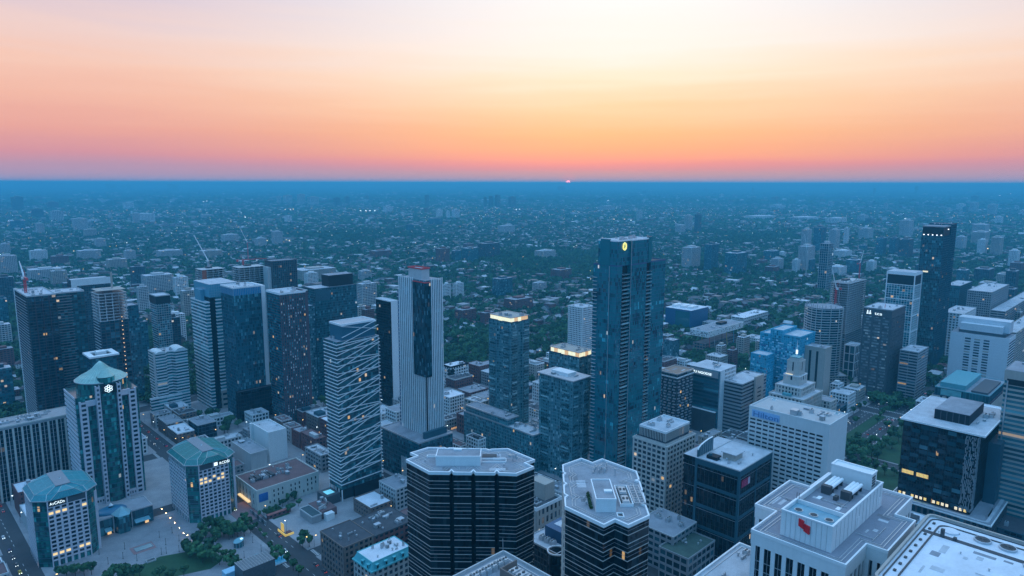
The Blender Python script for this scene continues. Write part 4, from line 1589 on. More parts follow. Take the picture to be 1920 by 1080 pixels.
MB().ring(offset(circ, .8), H + 9.3, H + 10.0, 1.2).obj('drum_eave', W_steel, P)
b = MB()
prof = [(R_ + .7, H + 9.7), (R_ * .84, H + 12.4), (R_ * .58, H + 14.9), (R_ * .34, H + 18.0), (R_ * .14, H + 22), (.3, H + 24)]
for (ra, za), (rb_, zb) in zip(prof, prof[1:]):
    for k in range(36):
        t, q = k * math.pi / 18, (k + 1) * math.pi / 18
        b.quad((cxx + ra * math.cos(t), cyy + ra * math.sin(t), za), (cxx + ra * math.cos(q), cyy + ra * math.sin(q), za),
               (cxx + rb_ * math.cos(q), cyy + rb_ * math.sin(q), zb), (cxx + rb_ * math.cos(t), cyy + rb_ * math.sin(t), zb))
b.obj('conical_roof', plain('pale_green_glass_roof', (.3, .48, .42), .3, var=.2, scale=.3), P)
b = MB()
for k in range(36):
    t = k * math.pi / 18
    for (ra, za), (rb_, zb) in zip(prof, prof[1:]):
        b.tube((cxx + ra * math.cos(t), cyy + ra * math.sin(t), za + .1), (cxx + rb_ * math.cos(t), cyy + rb_ * math.sin(t), zb + .1), .14, n=3)
for (ra, za) in prof[:4]:
    for k in range(36):
        t, q = k * math.pi / 18, (k + 1) * math.pi / 18
        b.tube((cxx + ra * math.cos(t), cyy + ra * math.sin(t), za + .12), (cxx + ra * math.cos(q), cyy + ra * math.sin(q), za + .12), .12, n=3)
b.obj('glazing_bar', plain('pale_green_bar', (.6, .75, .66), .4, var=.1), P, 'stuff')
prof = [(WE * .16, H + 14), (WE * .1, H + 17), (WE * .05, H + 19)]
b = MB()
for k in range(10):
    p, q = arc[k], arc[k + 1]
    b.quad((*p, H + 13.9), (*q, H + 13.9), (m * .7 + q[0] * .3, 4, H + 19.5), (m * .7 + p[0] * .3, 4, H + 19.5))
b.obj('bay_roof', MATS['pale_green_glass_roof'], P)
bx(P, 'emblem_panel', W_black, m - WE * .13, -3.35, H + 1, m + WE * .13, -3.05, H + 8.4)
fl = MB()
for kk in range(7):
    fx = m + (0 if kk == 6 else 2.05 * math.cos(kk * math.pi / 3 + .5))
    fz = H + 4.7 + (0 if kk == 6 else 2.05 * math.sin(kk * math.pi / 3 + .5))
    for t in range(12):
        a, c = t * math.pi / 6, (t + 1) * math.pi / 6
        fl.tube((fx + .95 * math.cos(a), -3.6, fz + .95 * math.sin(a)), (fx + .95 * math.cos(c), -3.6, fz + .95 * math.sin(c)), .27, n=4)
fl.obj('flower_emblem', E_white, P)

# glass entrance pavilion and rotunda on the plaza
X, Y = pt(190, 1010, 0)
P = thing('glass_rotunda', 'low glass hall with blue dome and pyramid entrance bay on the plaza', 'pavilion', X, Y, ROT)
u, v = uv(X, Y)
OCC.append((u - 2, u + 26, v - 2, v + 44))
L = span((X, Y), 'V', 0, 290)
facade(P, rectp(0, 3, L, 24), 0, 13, G_dkteal, W_tealm, fh=6.5, bay=3, sp_=.6, pw=.3, roof=R_grey, parm=W_steel, par=.7)
bay = [(L * .42 - 6, 3), (L * .42 - 3.5, -3), (L * .42 + 3.5, -3), (L * .42 + 6, 3), (L * .42 + 6, 6), (L * .42 - 6, 6)]
MB().prism(ccw(bay), 0, 14, uvw=(1.5, 4, 0)).obj('entrance_bay', G_dkteal, P, 'stuff')
b = MB()
bc = ccw(offset(ccw(bay), .5))
for k in range(len(bc)):
    b.poly([(*bc[k], 14), (*bc[(k + 1) % len(bc)], 14), (L * .42, 3, 19.5)])
b.obj('pyramid_roof', plain('pale_roof_glass', (.2, .42, .48), .25, var=.15), P)
for sx in (-1, 1):
    MB().tube((L * .42 + sx * 6.3, 1.6, 0), (L * .42 + sx * 6.3, 1.6, 15), .45, n=8).obj('entrance_column', W_steel, P)
b = MB()
for k in range(28):
    for j in range(5):
        t0, t1 = k * math.pi / 14, (k + 1) * math.pi / 14
        e0, e1 = j * .28, (j + 1) * .28
        ra, rb_ = 11 * math.cos(e0), 11 * math.cos(e1)
        za, zb = 13.2 + 3.2 * math.sin(e0), 13.2 + 3.2 * math.sin(e1)
        b.quad((L * .3 + ra * math.cos(t0), 14 + .7 * ra * math.sin(t0), za), (L * .3 + ra * math.cos(t1), 14 + .7 * ra * math.sin(t1), za),
               (L * .3 + rb_ * math.cos(t1), 14 + .7 * rb_ * math.sin(t1), zb), (L * .3 + rb_ * math.cos(t0), 14 + .7 * rb_ * math.sin(t0), zb))
b.obj('dome', plain('blue_dome_glass', (.02, .15, .26), .3, var=.12), P, smooth=True)
b = MB()
for k in range(8):
    t0, t1 = k * math.pi / 4, (k + 1) * math.pi / 4
    b.poly([(L * .33 + 1.6 * math.cos(t0), 18 + 1.6 * math.sin(t0), 16), (L * .33 + 1.6 * math.cos(t1), 18 + 1.6 * math.sin(t1), 16), (L * .33, 18, 18.2)])
b.obj('dome_lantern', P_trim, P)
for a0, a1 in ((3, L * .42 - 8), (L * .42 + 8, L - 3)):
    b = MB()
    b.quad((a0, -1.5, 4.2), (a1, -1.5, 4.2), (a1, 3, 5.6), (a0, 3, 5.6))
    b.quad((a0, 3, 5.5), (a1, 3, 5.5), (a1, -1.5, 4.1), (a0, -1.5, 4.1))
    b.obj('canopy', MATS['pale_roof_glass'], P)
for a in (5, L * .5, L - 6):
    bx(P, 'lit_doorway', E_crownr if a > L * .8 else E_warm, a, 2.6, .3, a + 2.6, 2.75, 2.6).data.materials[0] = MATS.get('doorway_glow') or glow_mat('doorway_glow', (1, .6, .25), .8)

# white-finned hotel slab at the left edge, behind the hip-roofed block
H = 64
P, wx, wy = site('finned_hotel', 'wide dark hotel slab with pale vertical fins at left edge', 'hotel', -14, 806, H, None, 140, wy=26)
facade(P, rectp(0, 0, wx, wy), 0, H, G_black, W_grey, fh=3.6, bay=6.2, sp_=.2, pw=0, roof=plain('pink_grey_roof', (.36, .33, .33), .9, var=.2), parm=W_lime, par=.8, topband=2.2)
fin = MB().box(-.75, -.9, 0, .75, .1, H - 2.3).mesh('vertical_fin', W_lime)
fin2 = MB().box(-.2, -.5, 0, .2, .1, H - 2.3).mesh('thin_fin', W_pale)
k, q = 0, 1.0
while q < wx:
    link('vertical_fin', fin, P, None, (q, 0, 0))
    if q + 4 < wx:
        link('thin_fin', fin2, P, None, (q + 3.1, 0, 0))
    q += 6.2
clutter(P, 2, 4, wx - 2, wy - 3, H + .25, 14, rng, 6)

# ------------------------------------------------------------------ left cluster of tall towers
def balcony_tower(P, x0, y0, x1, y1, H, gl, slab, fh=3.0, bay=3.4, out=.9, rail=True, roof=R_light, skip=None):
    facade(P, rectp(x0, y0, x1, y1), 0, H, gl, slab, fh=fh, bay=bay, sp_=.32, pw=.25, ds=.25, split=True, roof=roof, parm=W_pale, par=1.2)


P, wx, wy = site('dark_twin_condo', 'tall dark condominium slab with white left edge at far left', 'apartment tower', 50, 557, 150, None, 104, wy=64)
balcony_tower(P, 0, 0, wx, wy, 150, G_dark, W_dgrey)
bx(P, 'white_edge', W_white, -.6, wy + .1, 0, 3, wy + 4.5, 151)
ss_ = MB()
for k in range(49):
    ss_.box(-1.2, 2, k * 3 + .5, -.3, wy - 1, k * 3 + .75)
ss_.obj('balcony_slab', W_grey, P, 'stuff')
lp = MB().box(-.5, -.5, 0, .5, .5, 1.8).mesh('balcony_divider', W_brown)
for k in range(1, 4):
    bx(P, 'balcony_divider', W_mauve, wx * k / 4 - .3, -1.3, 0, wx * k / 4 + .3, 0, 149)
sl = MB()
for k in range(49):
    sl.box(1, -1.4, k * 3 + .5, wx - 1, -.3, k * 3 + .7)
sl.obj('balcony_slab', W_dgrey, P, 'stuff')
clutter(P, 1, 1, wx - 1, wy - 1, 150.3, 12, rng, 5)
P, wx2, wy2 = site('dark_twin_condo', 'tall dark condominium slab with pale rounded top beside white-edged one', 'apartment tower', 103, 551, 148, None, 157, wy=30)
balcony_tower(P, 0, 0, wx2, wy2, 148, G_dkteal, W_dgrey)
sl = MB()
for k in range(49):
    sl.box(1, -1.3, k * 3 + .5, wx2 * .55, -.3, k * 3 + .95)
sl.obj('balcony_slab', W_grey, P, 'stuff')
bx(P, 'balcony_divider', W_mauve, -.3, -1.5, 0, .3, 0, 147)
clutter(P, 1, 1, wx2 - 1, wy2 - 1, 148.3, 5, rng, 4)

P, wx, wy = site('concrete_frame_tower', 'unfinished tower with bare white concrete floors on top and lit hoist', 'construction tower', 183, 553, 152, 163, 236)
H = 152
facade(P, rectp(0, 0, wx, wy * .6), 0, H - 28, G_dark, W_dgrey, fh=3.1, bay=4, sp_=.5, pw=.5)
sl = MB().box(-.5, -.5, 0, wx + .5, wy * .6, .45).mesh('concrete_floor', W_pale)
for k in range(10):
    link('concrete_floor', sl, P, None, (0, 0, H - 28 + k * 3.1))
cm = MB().box(-.4, -.4, 0, .4, .4, 28).mesh('concrete_column', W_pale)
for k in range(5):
    for j in (0.6, wy * .3, wy * .58):
        link('concrete_column', cm, P, None, (.6 + (wx - 1.2) * k / 4, j, H - 28))
bx(P, 'lift_core', W_grey, wx * .3, wy * .2, H - 28, wx * .6, wy * .45, H + 4)
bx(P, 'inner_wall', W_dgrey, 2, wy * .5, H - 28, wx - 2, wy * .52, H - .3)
MB().box(0, 0, H + 3.2, wx, wy * .55, H + 3.8).obj('top_formwork', W_beige, P)
hs = MB()
for k in range(60):
    hs.box(wx * .72, -2.2, k * 2.5, wx * .72 + 1.8, -.5, k * 2.5 + .25)
for a in (0, 1.5):
    hs.box(wx * .72 + a, -2.2, 0, wx * .72 + a + .25, -1.95, H)
hs.obj('hoist_mast', W_dgrey, P)
lm = MB().box(-.35, -.3, 0, .35, .3, .5).mesh('hoist_lamp', glow_mat('hoist_lamp', (1, .6, .3), 1.6))
for k in range(26):
    link('hoist_lamp', lm, P, None, (wx * .72 + .9, -2.6, 12 + k * 4.6))
o = bx(P, 'crane_base_mast', W_beige, wx * .62, wy * .3, H + 3.8, wx * .62 + 1.6, wy * .3 + 1.6, H + 20)
sl = MB()
for k in range(46):
    sl.box(-1.2, .5, k * 3.1 + 1, -.2, wy * .55, k * 3.1 + 1.25)
sl.obj('balcony_slab', W_pale, P, 'stuff')

P, wx, wy = site('teal_slab_tower', 'slim blue-green tower directly right of the lit hoist', 'apartment tower', 237, 575, 118, None, 252, wy=24)
facade(P, rectp(0, 0, wx + 4, wy), 0, 118, G_blue, W_tealm, fh=3, bay=2.6, sp_=.5, pw=.2, roof=R_grey)
P, wx, wy = site('white_framed_slab', 'dark slab with thick white portal frame behind the dark condominiums', 'office block', 134, 527, 120, 126, 205)
facade(P, rectp(0, 0, wx, 26), 0, 120, G_dark, W_dgrey, fh=3.6, bay=3, sp_=1, pw=.4, roof=R_light)
bx(P, 'white_frame', W_white, -1, -1.2, 0, 6, -.4, 122)
bx(P, 'white_frame', W_white, 6.01, -1.2, 112, wx + 1, -.4, 122)
P, wx, wy = site('flat_hat_tower', 'blue-grey tower with overhanging white square roof frame behind the granite tower crown', 'office tower', 172, 668, 100, None, 217, wy=22)
facade(P, rectp(0, 0, wx, wy), 0, 97, G_blue, W_tealm, fh=3.6, bay=3, sp_=.8, pw=.3)
MB().ring(rectp(-2.5, -2.5, wx + 2.5, wy + 2.5), 98, 99.6, 5).obj('roof_frame', P_trim, P)
bx(P, 'roof', R_dark, -.5, -.5, 97, wx + .5, wy + .5, 98.2)
bx(P, 'penthouse', P_trim, wx * .3, wy * .35, 98.2, wx * .7, wy * .75, 101.5)
P, wx, wy = site('capped_blue_tower', 'slim blue tower with black cap and pale roof left of the banded tower', 'apartment tower', 292, 556, 122, 280, 318)
facade(P, rectp(0, 0, wx, 24), 0, 122, G_blue, W_steel, fh=3, bay=2.8, sp_=.45, pw=.25, roof=R_light, parm=W_pale, pier_edges=(0,))
bx(P, 'black_cap', W_black, -.4, -.4, 112, wx + .4, 24.4, 121.6)

# curved white hotel with arched roofs
P, wx, wy = site('arched_hotel', 'white banded hotel with barrel-vault roof ends left of the blank-topped tower', 'hotel', 292, 665, 72, 274, 350)
H = 72
pl = [(0, 0), (wx * .3, 0), (wx * .38, 4), (wx * .52, 4), (wx * .6, -1), (wx, -1), (wx, 26), (0, 26)]
facade(P, pl, 0, H, G_teal, W_white, fh=3.5, bay=9, sp_=1.5, pw=0, split=True, ds=.3, roof=R_light, parm=W_white)
for x0, x1 in ((0, wx * .3), (wx * .62, wx)):
    b = MB()
    for k in range(10):
        t, q = math.pi * k / 10, math.pi * (k + 1) / 10
        c, r = (x0 + x1) / 2, (x1 - x0) / 2
        a_ = (c - r * math.cos(t), H + r * .6 * math.sin(t))
        b_ = (c - r * math.cos(q), H + r * .6 * math.sin(q))
        b.quad((a_[0], -1.2, a_[1]), (a_[0], 22, a_[1]), (b_[0], 22, b_[1]), (b_[0], -1.2, b_[1]))
        b.quad((a_[0], -1.2, H - .2), (b_[0], -1.2, H - .2), (b_[0], -1.2, b_[1]), (a_[0], -1.2, a_[1]))
    b.obj('vault_roof', W_white, P)
bx(P, 'stair_wall', W_white, -.5, 3, 0, 1, 9, H + 2)
facade(P, rectp(-10, -6, wx * .7, -1.2), 0, 22, G_teal, W_white, fh=3.6, bay=9, sp_=1.5, pw=0, roof=R_light, parm=W_white)
clutter(P, 3, 6, wx - 3, 22, H + .3, 5, rng, 4)

# broad banded office tower with blank glass top
H = 141
P, wx, wy = site('banded_office_tower', 'office tower with white horizontal bands, dark seam and blank pale glass top', 'office tower', 385, 562, 132, 345, 445)
yw = min(wy, 46)
sx = wx * .42
facade(P, rectp(0, 0, wx * .12, yw), 0, 128, G_teal, W_white, fh=4, bay=6, sp_=1.5, pw=0, split=True, ds=.25, roof=R_light, parm=W_white)
bx(P, 'dark_seam', G_black, wx * .12, .3, 0, wx * .3, yw - 1, 134)
facade(P, rectp(wx * .3, -1.5, wx, yw), 22, 134, G_teal, W_white, fh=4, bay=6, sp_=1.55, pw=0, split=True, ds=.25)
bx(P, 'blank_glass_top', plain('pale_blue_glass', (.12, .34, .44), .2, var=.06), wx * .12, -1.8, 134, wx + .3, yw, 149)
j = MB().box(-.05, -1.9, 134, .05, -1.8, 149).mesh('glass_joint', W_steel)
for k in range(1, 12):
    link('glass_joint', j, P, None, (wx * .12 + (wx * .88) * k / 12, 0, 0))
j = MB().box(wx * .12, -1.9, 0, wx, -1.82, .12).mesh('glass_joint', W_steel)
for k in range(1, 5):
    link('glass_joint', j, P, None, (0, 0, 134 + 3 * k))
bx(P, 'roof', R_light, wx * .12, -1.8, 149, wx + .3, yw, 149.3)
bx(P, 'blank_glass_top', MATS['pale_blue_glass'], 0, yw * .3, 128.3, wx * .11, yw * .7, 142)
facade(P, rectp(wx * .3, -2.2, wx + .5, yw), 0, 22, G_win, W_beige, fh=5.5, bay=30, sp_=3.6, pw=1, topband=3)

H = 150
P, wx, wy = site('blue_glass_tower', 'dark blue glass tower with bright blue top band and white right edge', 'office tower', 437, 545, 148, None, 489, wy=34)
facade(P, rectp(0, 0, wx, wy), 0, H - 8, G_blue, W_tealm, fh=3.8, bay=2, sp_=.5, pw=.15)
facade(P, rectp(0, 0, wx, wy), H - 8, H, plain('bright_blue_glass', (.03, .25, .45), .2, var=.1), W_steel, fh=8, bay=2, sp_=0, pw=.2, roof=R_light, parm=P_trim, par=1.3)
bx(P, 'white_edge', W_white, wx + .1, -.6, 0, wx + 4.5, wy, H + .5)
clutter(P, 1, 2, wx - 1, wy - 2, H + .3, 8, rng, 4)
facade(P, rectp(-4, -6, wx + 4, -.6), 0, 34, G_black, W_black, fh=4, bay=3, sp_=.8, pw=.3, roof=R_dark)

H = 149
P, wx, wy = site('dark_red_tower', 'dark red clad tower with scattered white window slots and teal left face', 'apartment tower', 524, 553, 146, 500, 576)
facade(P, rectp(0, 0, wx, 32), 0, 146, G_dkteal, W_mauve, fh=3, bay=2.7, sp_=.6, pw=1.1, dp=.35, roof=R_light, parm=P_trim, par=2.0, pier_edges=(0,), fr2=W_mauve)
wsl = MB().box(-.35, -.5, 0, .35, -.38, 1.9).mesh('white_slot', W_white)
for k in range(170):
    c, r = rng.randrange(int(wx / 2.7)), rng.randrange(46)
    if rng.random() < .25 + .6 * abs(math.sin(c * 1.7)):
        link('white_slot', wsl, P, None, ((c + .0) * 2.7 + .9 + .5, 0, r * 3 + 3))
bx(P, 'red_edge', W_mauve, wx - 2, -.45, 0, wx + .45, 32.2, 147.5)
ns_ = MB()
for k in range(48):
    ns_.box(wx + .46, 2, k * 3 + 1, wx + 1.6, 10, k * 3 + 1.3)
ns_.obj('balcony_slab', W_pale, P, 'stuff')
clutter(P, 1, 2, wx - 1, 29, 146.3, 6, rng, 4)

P, wx, wy = site('teal_gallery_tower', 'dark teal glass block with black rooftop box behind the zigzag tower', 'apartment tower', 590, 543, 138, None, 668, wy=30)
facade(P, rectp(0, 0, wx, wy), 0, 138, G_dkteal, W_tealm, fh=3, bay=2.4, sp_=.55, pw=.2, roof=R_light, parm=W_tealm)
bx(P, 'teal_panel', W_tealm, .5, -.5, 124, wx * .35, -.31, 137)
bx(P, 'dark_penthouse', W_black, wx * .4, 6, 138.3, wx * .98, 24, 152)
bx(P, 'penthouse_roof', R_grey, wx * .4, 6, 152, wx * .98, 24, 152.4)
facade(P, rectp(-9, 1, -.4, 20), 0, 118, G_pale, W_tealm, fh=3, bay=2, sp_=.8, pw=.3, roof=R_light)

# construction towers behind the left cluster
def frame_tower(label, xn, yt, H, xr, glz, floors=8):
    P, wx, wy = site('concrete_frame_tower', label, 'construction tower', xn, yt, H, None, xr, wy=24)
    facade(P, rectp(0, 0, wx, wy), 0, H - floors * 3.2, glz, W_grey, fh=3.2, bay=3.5, sp_=.7, pw=.4)
    s_ = MB().box(-.5, -.5, 0, wx + .5, wy + .5, .55).mesh('concrete_floor', W_pale)
    for k in range(floors + 1):
        link('concrete_floor', s_, P, None, (0, 0, H - floors * 3.2 + k * 3.2))
    c_ = MB().box(-.45, -.45, 0, .45, .45, floors * 3.2).mesh('concrete_column', W_grey)
    n = max(3, int(wx / 7))
    for k in range(n + 1):
        for j in (0.4, wy * .5, wy - .4):
            link('concrete_column', c_, P, None, (wx * k / n, j, H - floors * 3.2))
    bx(P, 'lift_core', W_dgrey, wx * .38, wy * .55, H - floors * 3.2, wx * .62, wy * .8, H + 3)
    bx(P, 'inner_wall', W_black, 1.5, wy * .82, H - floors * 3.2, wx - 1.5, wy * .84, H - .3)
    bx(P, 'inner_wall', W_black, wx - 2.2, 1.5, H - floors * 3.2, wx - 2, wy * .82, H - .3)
    return P, wx, wy


P1, w1, d1 = frame_tower('bare concrete frame tower with orange netting behind the blank-topped tower', 378, 507, 140, 420, G_dark)
bx(P1, 'orange_netting', plain('orange_net', (.4, .1, .05), .9, var=.3), .2, -.55, 118, w1 * .2, -.45, 140)
P2, w2, d2 = frame_tower('bare concrete frame tower under the pink crane behind the blue glass tower', 448, 503, 142, 496, G_dark, 7)
P, wx, wy = site('dark_ribbed_tower', 'dark ribbed tower with ragged unfinished crown behind the dark red tower', 'apartment tower', 510, 491, 150, None, 556, wy=24)
facade(P, rectp(0, 0, wx, wy), 0, 150, G_dark, W_dgrey, fh=3.2, bay=3, sp_=.5, pw=.8, roof=R_grey)
cr_ = MB()
for k in range(14):
    cr_.box(wx * k / 14, 0, 150, wx * k / 14 + .5, .5, 152 + rng.uniform(0, 4))
cr_.obj('rebar_crown', W_grey, P)
bx(P, 'pale_shaft', W_pale, -6, 3, 0, -.5, 18, 142)

# black slab with white flank
P, wx, wy = site('black_slab', 'plain black glass slab with pale right flank left of the fluted tower', 'apartment tower', 733, 566, 128, 705, 745)
facade(P, rectp(0, 0, wx, wy), 0, 128, G_black, W_black, fh=3.2, bay=3, sp_=.5, pw=.2, roof=R_light, parm=P_trim)
bx(P, 'pale_flank', W_white, -.1, -.5, 0, wx + .1, -.02, 128.6)

# ------------------------------------------------------------------ zigzag condominium
H = 137
P, wx, wy = site('zigzag_tower', 'dark glass tower wrapped in white zigzag lines beside the theatre', 'apartment tower', 631, 642, H, 608, 708)
MB().prism(rectp(0, 0, wx, wy), 10, H, uvw=(2.0, 3.0, 10)).obj('glazing', G_dkteal, P, 'stuff')
sl = MB().box(-.15, -.15, 0, wx + .15, wy + .15, .25).mesh('floor_slab', W_dgrey)
for k in range(1, 42):
    link('floor_slab', sl, P, None, (0, 0, 10 + k * 3))


def strip(x0, z0, x1, z1, t=.55):
    """one white line across the east face, from (x0, z0) to (x1, z1)"""
    b = MB()
    y0, y1 = -1.0, -.35
    a = [(x0, y0, z0), (x1, y0, z1), (x1, y0, z1 + t), (x0, y0, z0 + t)]
    c = [(x, y1, z) for x, y, z in a]
    b.quad(*a)
    b.quad(a[3], a[2], c[2], c[3])
    b.quad(c[1], c[0], c[3], c[2])
    b.quad(a[0], c[0], c[1], a[1])
    b.quad(a[1], c[1], c[2], a[2])
    b.quad(a[0], a[3], c[3], c[0])
    b.obj('white_zigzag_line', W_white, P)


sm = MB().box(-1.0, -.9, 0, -.35, wy + .3, .55).mesh('white_side_line', W_white)
z = H - 2.5
k = 0
drops = [0, -12, -3, -13, 2, -10, 9, -1, -11, 8, -12, 7, 1, -9]
while z > 12:
    link('white_side_line', sm, P, None, (0, 0, z))
    d = drops[k % len(drops)]
    up = [1.5, 13, 2, 16, -2, 14, 3, 17, -1, 12, 5, 15, 1, 18][k % 14]
    z1 = min(z + up, H - .5)
    strip(-.9, z, wx + .6, z1)
    z -= 3.0
    k += 1
rl = MB().box(0, -.55, 0, .35, -.2, H - 12).mesh('edge_strut', W_steel)
link('edge_strut', rl, P, None, (wx, 0, 11))
tick = MB().box(wx + .2, -1.1, 0, wx + 1.6, 3, .3).mesh('balcony_edge', W_white)
for k in range(42):
    link('balcony_edge', tick, P, None, (0, 0, 11 + k * 3))
MB().box(-.3, -.3, H, wx + .3, wy + .3, H + .3).obj('roof', R_grey, P)
clutter(P, 0, wy - 8, 8, wy, H + .3, 3, rng, 3)
tb = plain('crown_blue_panel', (.02, .13, .19), .3, var=.08)
bx(P, 'crown_box', tb, 5, 1, H + .3, wx - 2, wy - 1, H + 13)
MB().ring(rectp(4.6, .6, wx - 1.6, wy - .6), H + 12.4, H + 14, .7).obj('crown_parapet', P_trim, P)
bx(P, 'crown_roof', plain('pinkish_deck', (.5, .44, .44), .9, var=.1), 5.4, 1.4, H + 13, wx - 2.4, wy - 1.4, H + 13.3)
for (a, z0, c, z1) in ((4.6, H + 12.3, wx - 1.6, H + 6), (4.6, H + 3, wx - 1.6, H + 13), (4.6, H - 2, wx + .5, H + 9)):
    strip(a, z0, c, z1, .4)
for k in range(5):
    bx(P, 'base_column', W_white, -.4, wy * k / 4 - .4, 0, .4, wy * k / 4 + .4, 10)
bx(P, 'lobby', G_dark, 3, 2, 0, wx - 3, wy - 2, 10)
bx(P, 'base_wall', W_black, wx * .3, -.2, 0, wx + .2, 1.8, 10)
bx(P, 'pool_terrace', W_dgrey, -14, 1, 0, -1.2, wy - 3, 8)
bx(P, 'pool', glow_mat('lit_pool_water', (.25, .75, .8), .35), -11, 5, 8, -4, wy - 7, 8.12)

# ------------------------------------------------------------------ white fluted tower
H = 181
P, wx, wy = site('fluted_white_tower', 'tall white fluted tower with dark recessed corner and red-lined roof', 'office tower', 797, 527, H, 742, 829)
wy1 = wy - 5
pz = 40
glz = plain('fluted_glass', (.05, .13, .19), .15, var=.2)
MB().prism(rectp(0, 0, wx, wy1), pz, H, uvw=(1.2, 3.6, pz)).obj('glazing', G_blue, P, 'stuff')
def ribm(a, b, top):
    return MB().box(-a, -b, pz, 0 if b < a else b, b if b < a else 0, top).mesh('white_rib', W_white)


rib = MB().box(-.4, -.75, pz, .0, .75, H + 1.5).mesh('white_rib', W_white)
rib2 = MB().box(-.5, -.4, pz, .5, .0, H + 1.5).mesh('white_rib', W_white)
ribs = MB().box(-.4, -.75, pz, .0, .75, H - 86).mesh('white_rib', W_white)
ribs2 = MB().box(-.5, -.4, pz, .5, .0, H - 86).mesh('white_rib', W_white)
rc_s, rc_e = wy1 * .45, wx * .27
k = .9
while k < wy1:
    link('white_rib', ribs if k < rc_s else rib, P, None, (0, k, 0))
    k += 2.9
k = .9
while k < wx:
    link('white_rib', ribs2 if k < rc_e else rib2, P, None, (k, 0, 0))
    k += 1.95
MB().prism(rectp(-1.0, -1.0, rc_e, rc_s), H - 86, H - 2, uvw=(1.5, 3.6, 0)).obj('dark_corner_recess', G_dark, P)
bx(P, 'dark_corner_seam', W_black, -.9, -.9, pz, .15, .15, H - 86.1)
bx(P, 'ribbed_flank', W_bluem, 1.5, wy1, pz, wx - 1, wy1 + 5, H - 12)
sl = MB().box(.9, wy1 + .4, 0, wx - .6, wy1 + 5.5, .5).mesh('flank_balcony', W_pale)
for k in range(36):
    link('flank_balcony', sl, P, None, (0, 0, pz + 3 + k * 3.6))
bx(P, 'roof', R_grey, 0, 0, H, wx, wy1, H + .3)
bx(P, 'crown_box', W_pale, wx * .15, wy1 * .22, H + .3, wx * .6, wy1 * .72, H + 9)
MB().ring(rectp(wx * .15 - .5, wy1 * .22 - .5, wx * .6 + .5, wy1 * .72 + .5), H + 9, H + 10.2, .3).obj('red_guard_rail', P_orange, P)
bx(P, 'red_hoarding', P_orange, -.9, -.9, H - 1.9, rc_e, rc_s, H - 1.1)
facade(P, rectp(-16, -8, wx + 3, wy + 6), 0, pz, G_dkteal, W_tealm, fh=4, bay=2.5, sp_=1, pw=.2, roof=R_grey, parm=W_steel)
fn = MB().box(-16.8, -.25, 1, -16, .25, 22).mesh('podium_fin', W_white)
for k in range(12):
    link('podium_fin', fn, P, None, (0, -6 + k * 2.1, 0))
bx(P, 'podium_step', W_tealm, -6, -4, pz + .3, wx, -.9, pz + 6)

# ------------------------------------------------------------------ three pale teal condominiums
def condo(label, xn, yt, H, xl, xr, crown=None, lim=40, seed=1):
    P, wx, wy = site('teal_condo', label, 'apartment tower', xn, yt, H, xl, xr)
    wy = min(wy, lim)
    r2 = random.Random(seed)
    pl = [(0, 0), (wx * .36, 0), (wx * .4, 1.6), (wx * .6, 1.6), (wx * .64, 0), (wx, 0), (wx, wy), (0, wy), (0, wy * .64), (1.6, wy * .6), (1.6, wy * .4), (0, wy * .36)]
    facade(P, pl, 0, H, G_pale, W_tealf, fh=3, bay=2.0, sp_=.45, pw=.22, ds=.3, split=True, roof=R_light, parm=W_tealm)
    for x0, x1 in ((wx * .05, wx * .3), (wx * .7, wx * .95)):
        s_ = MB().box(x0, -1.3, 0, x1, -.3, 1.1).mesh('balcony', G_pale)
        for k in range(1, int(H / 3) - 1):
            link('balcony', s_, P, None, (0, 0, k * 3 + .3))
    for y0, y1 in ((wy * .08, wy * .3), (wy * .7, wy * .92)):
        s_ = MB().box(-1.3, y0, 0, -.3, y1, 1.1).mesh('balcony', G_pale)
        for k in range(1, int(H / 3) - 1):
            link('balcony', s_, P, None, (0, 0, k * 3 + .3))
    if crown == 'lit':
        h0 = H + .3
        pw_ = 4.6
        for face, L in (('E', wx), ('S', wy)):
            n = max(4, round((L - 2) / pw_))
            for k in range(n):
                a0, a1 = 1 + (L - 2) * k / n, 1 + (L - 2) * (k + 1) / n - .35
                m = E_crownr if r2.random() < .18 else E_crown
                if face == 'E':
                    bx(P, 'lit_crown_panel', m, a0, .7, h0, a1, .9, h0 + 4.4)
                else:
                    bx(P, 'lit_crown_panel', m, .7, a0, h0, .9, a1, h0 + 4.4)
        bx(P, 'crown_core', W_beige, 1.2, 1.2, h0, wx - 1, wy - 1, h0 + 4.6)
        MB().ring(rectp(.3, .3, wx - .3, wy - .3), h0 + 4.5, h0 + 5.2, .6).obj('crown_frame', W_steel, P)
        clutter(P, 2, 2, wx - 2, wy - 2, h0 + 4.6, 6, r2, 4)
    else:
        MB().prism(rectp(-1.8, -1.8, wx + 1.8, wy + 1.8), H + .3, H + 1.2).obj('overhanging_roof', plain('pinkish_white_roof', (.55, .5, .5), .8, var=.12), P)
        bx(P, 'penthouse', P_trim, wx * .25, wy * .25, H + 1.2, wx * .75, wy * .75, H + 4.2)
        clutter(P, 1, 1, wx - 1, wy - 1, H + 1.2, 5, r2, 4)
    return P


condo('pale teal condominium with glowing yellow crown right of the white fluted tower', 958, 606, 122, 917, 992, 'lit', seed=4)
condo('teal condominium with glowing yellow crown half hidden behind pink-roofed one', 1086, 672, 100, 1030, 1111, 'lit', seed=9)
condo('pale teal condominium with overhanging pinkish roof left of the tallest teal tower', 1074, 716, 93, 1010, 1104, None, seed=6)

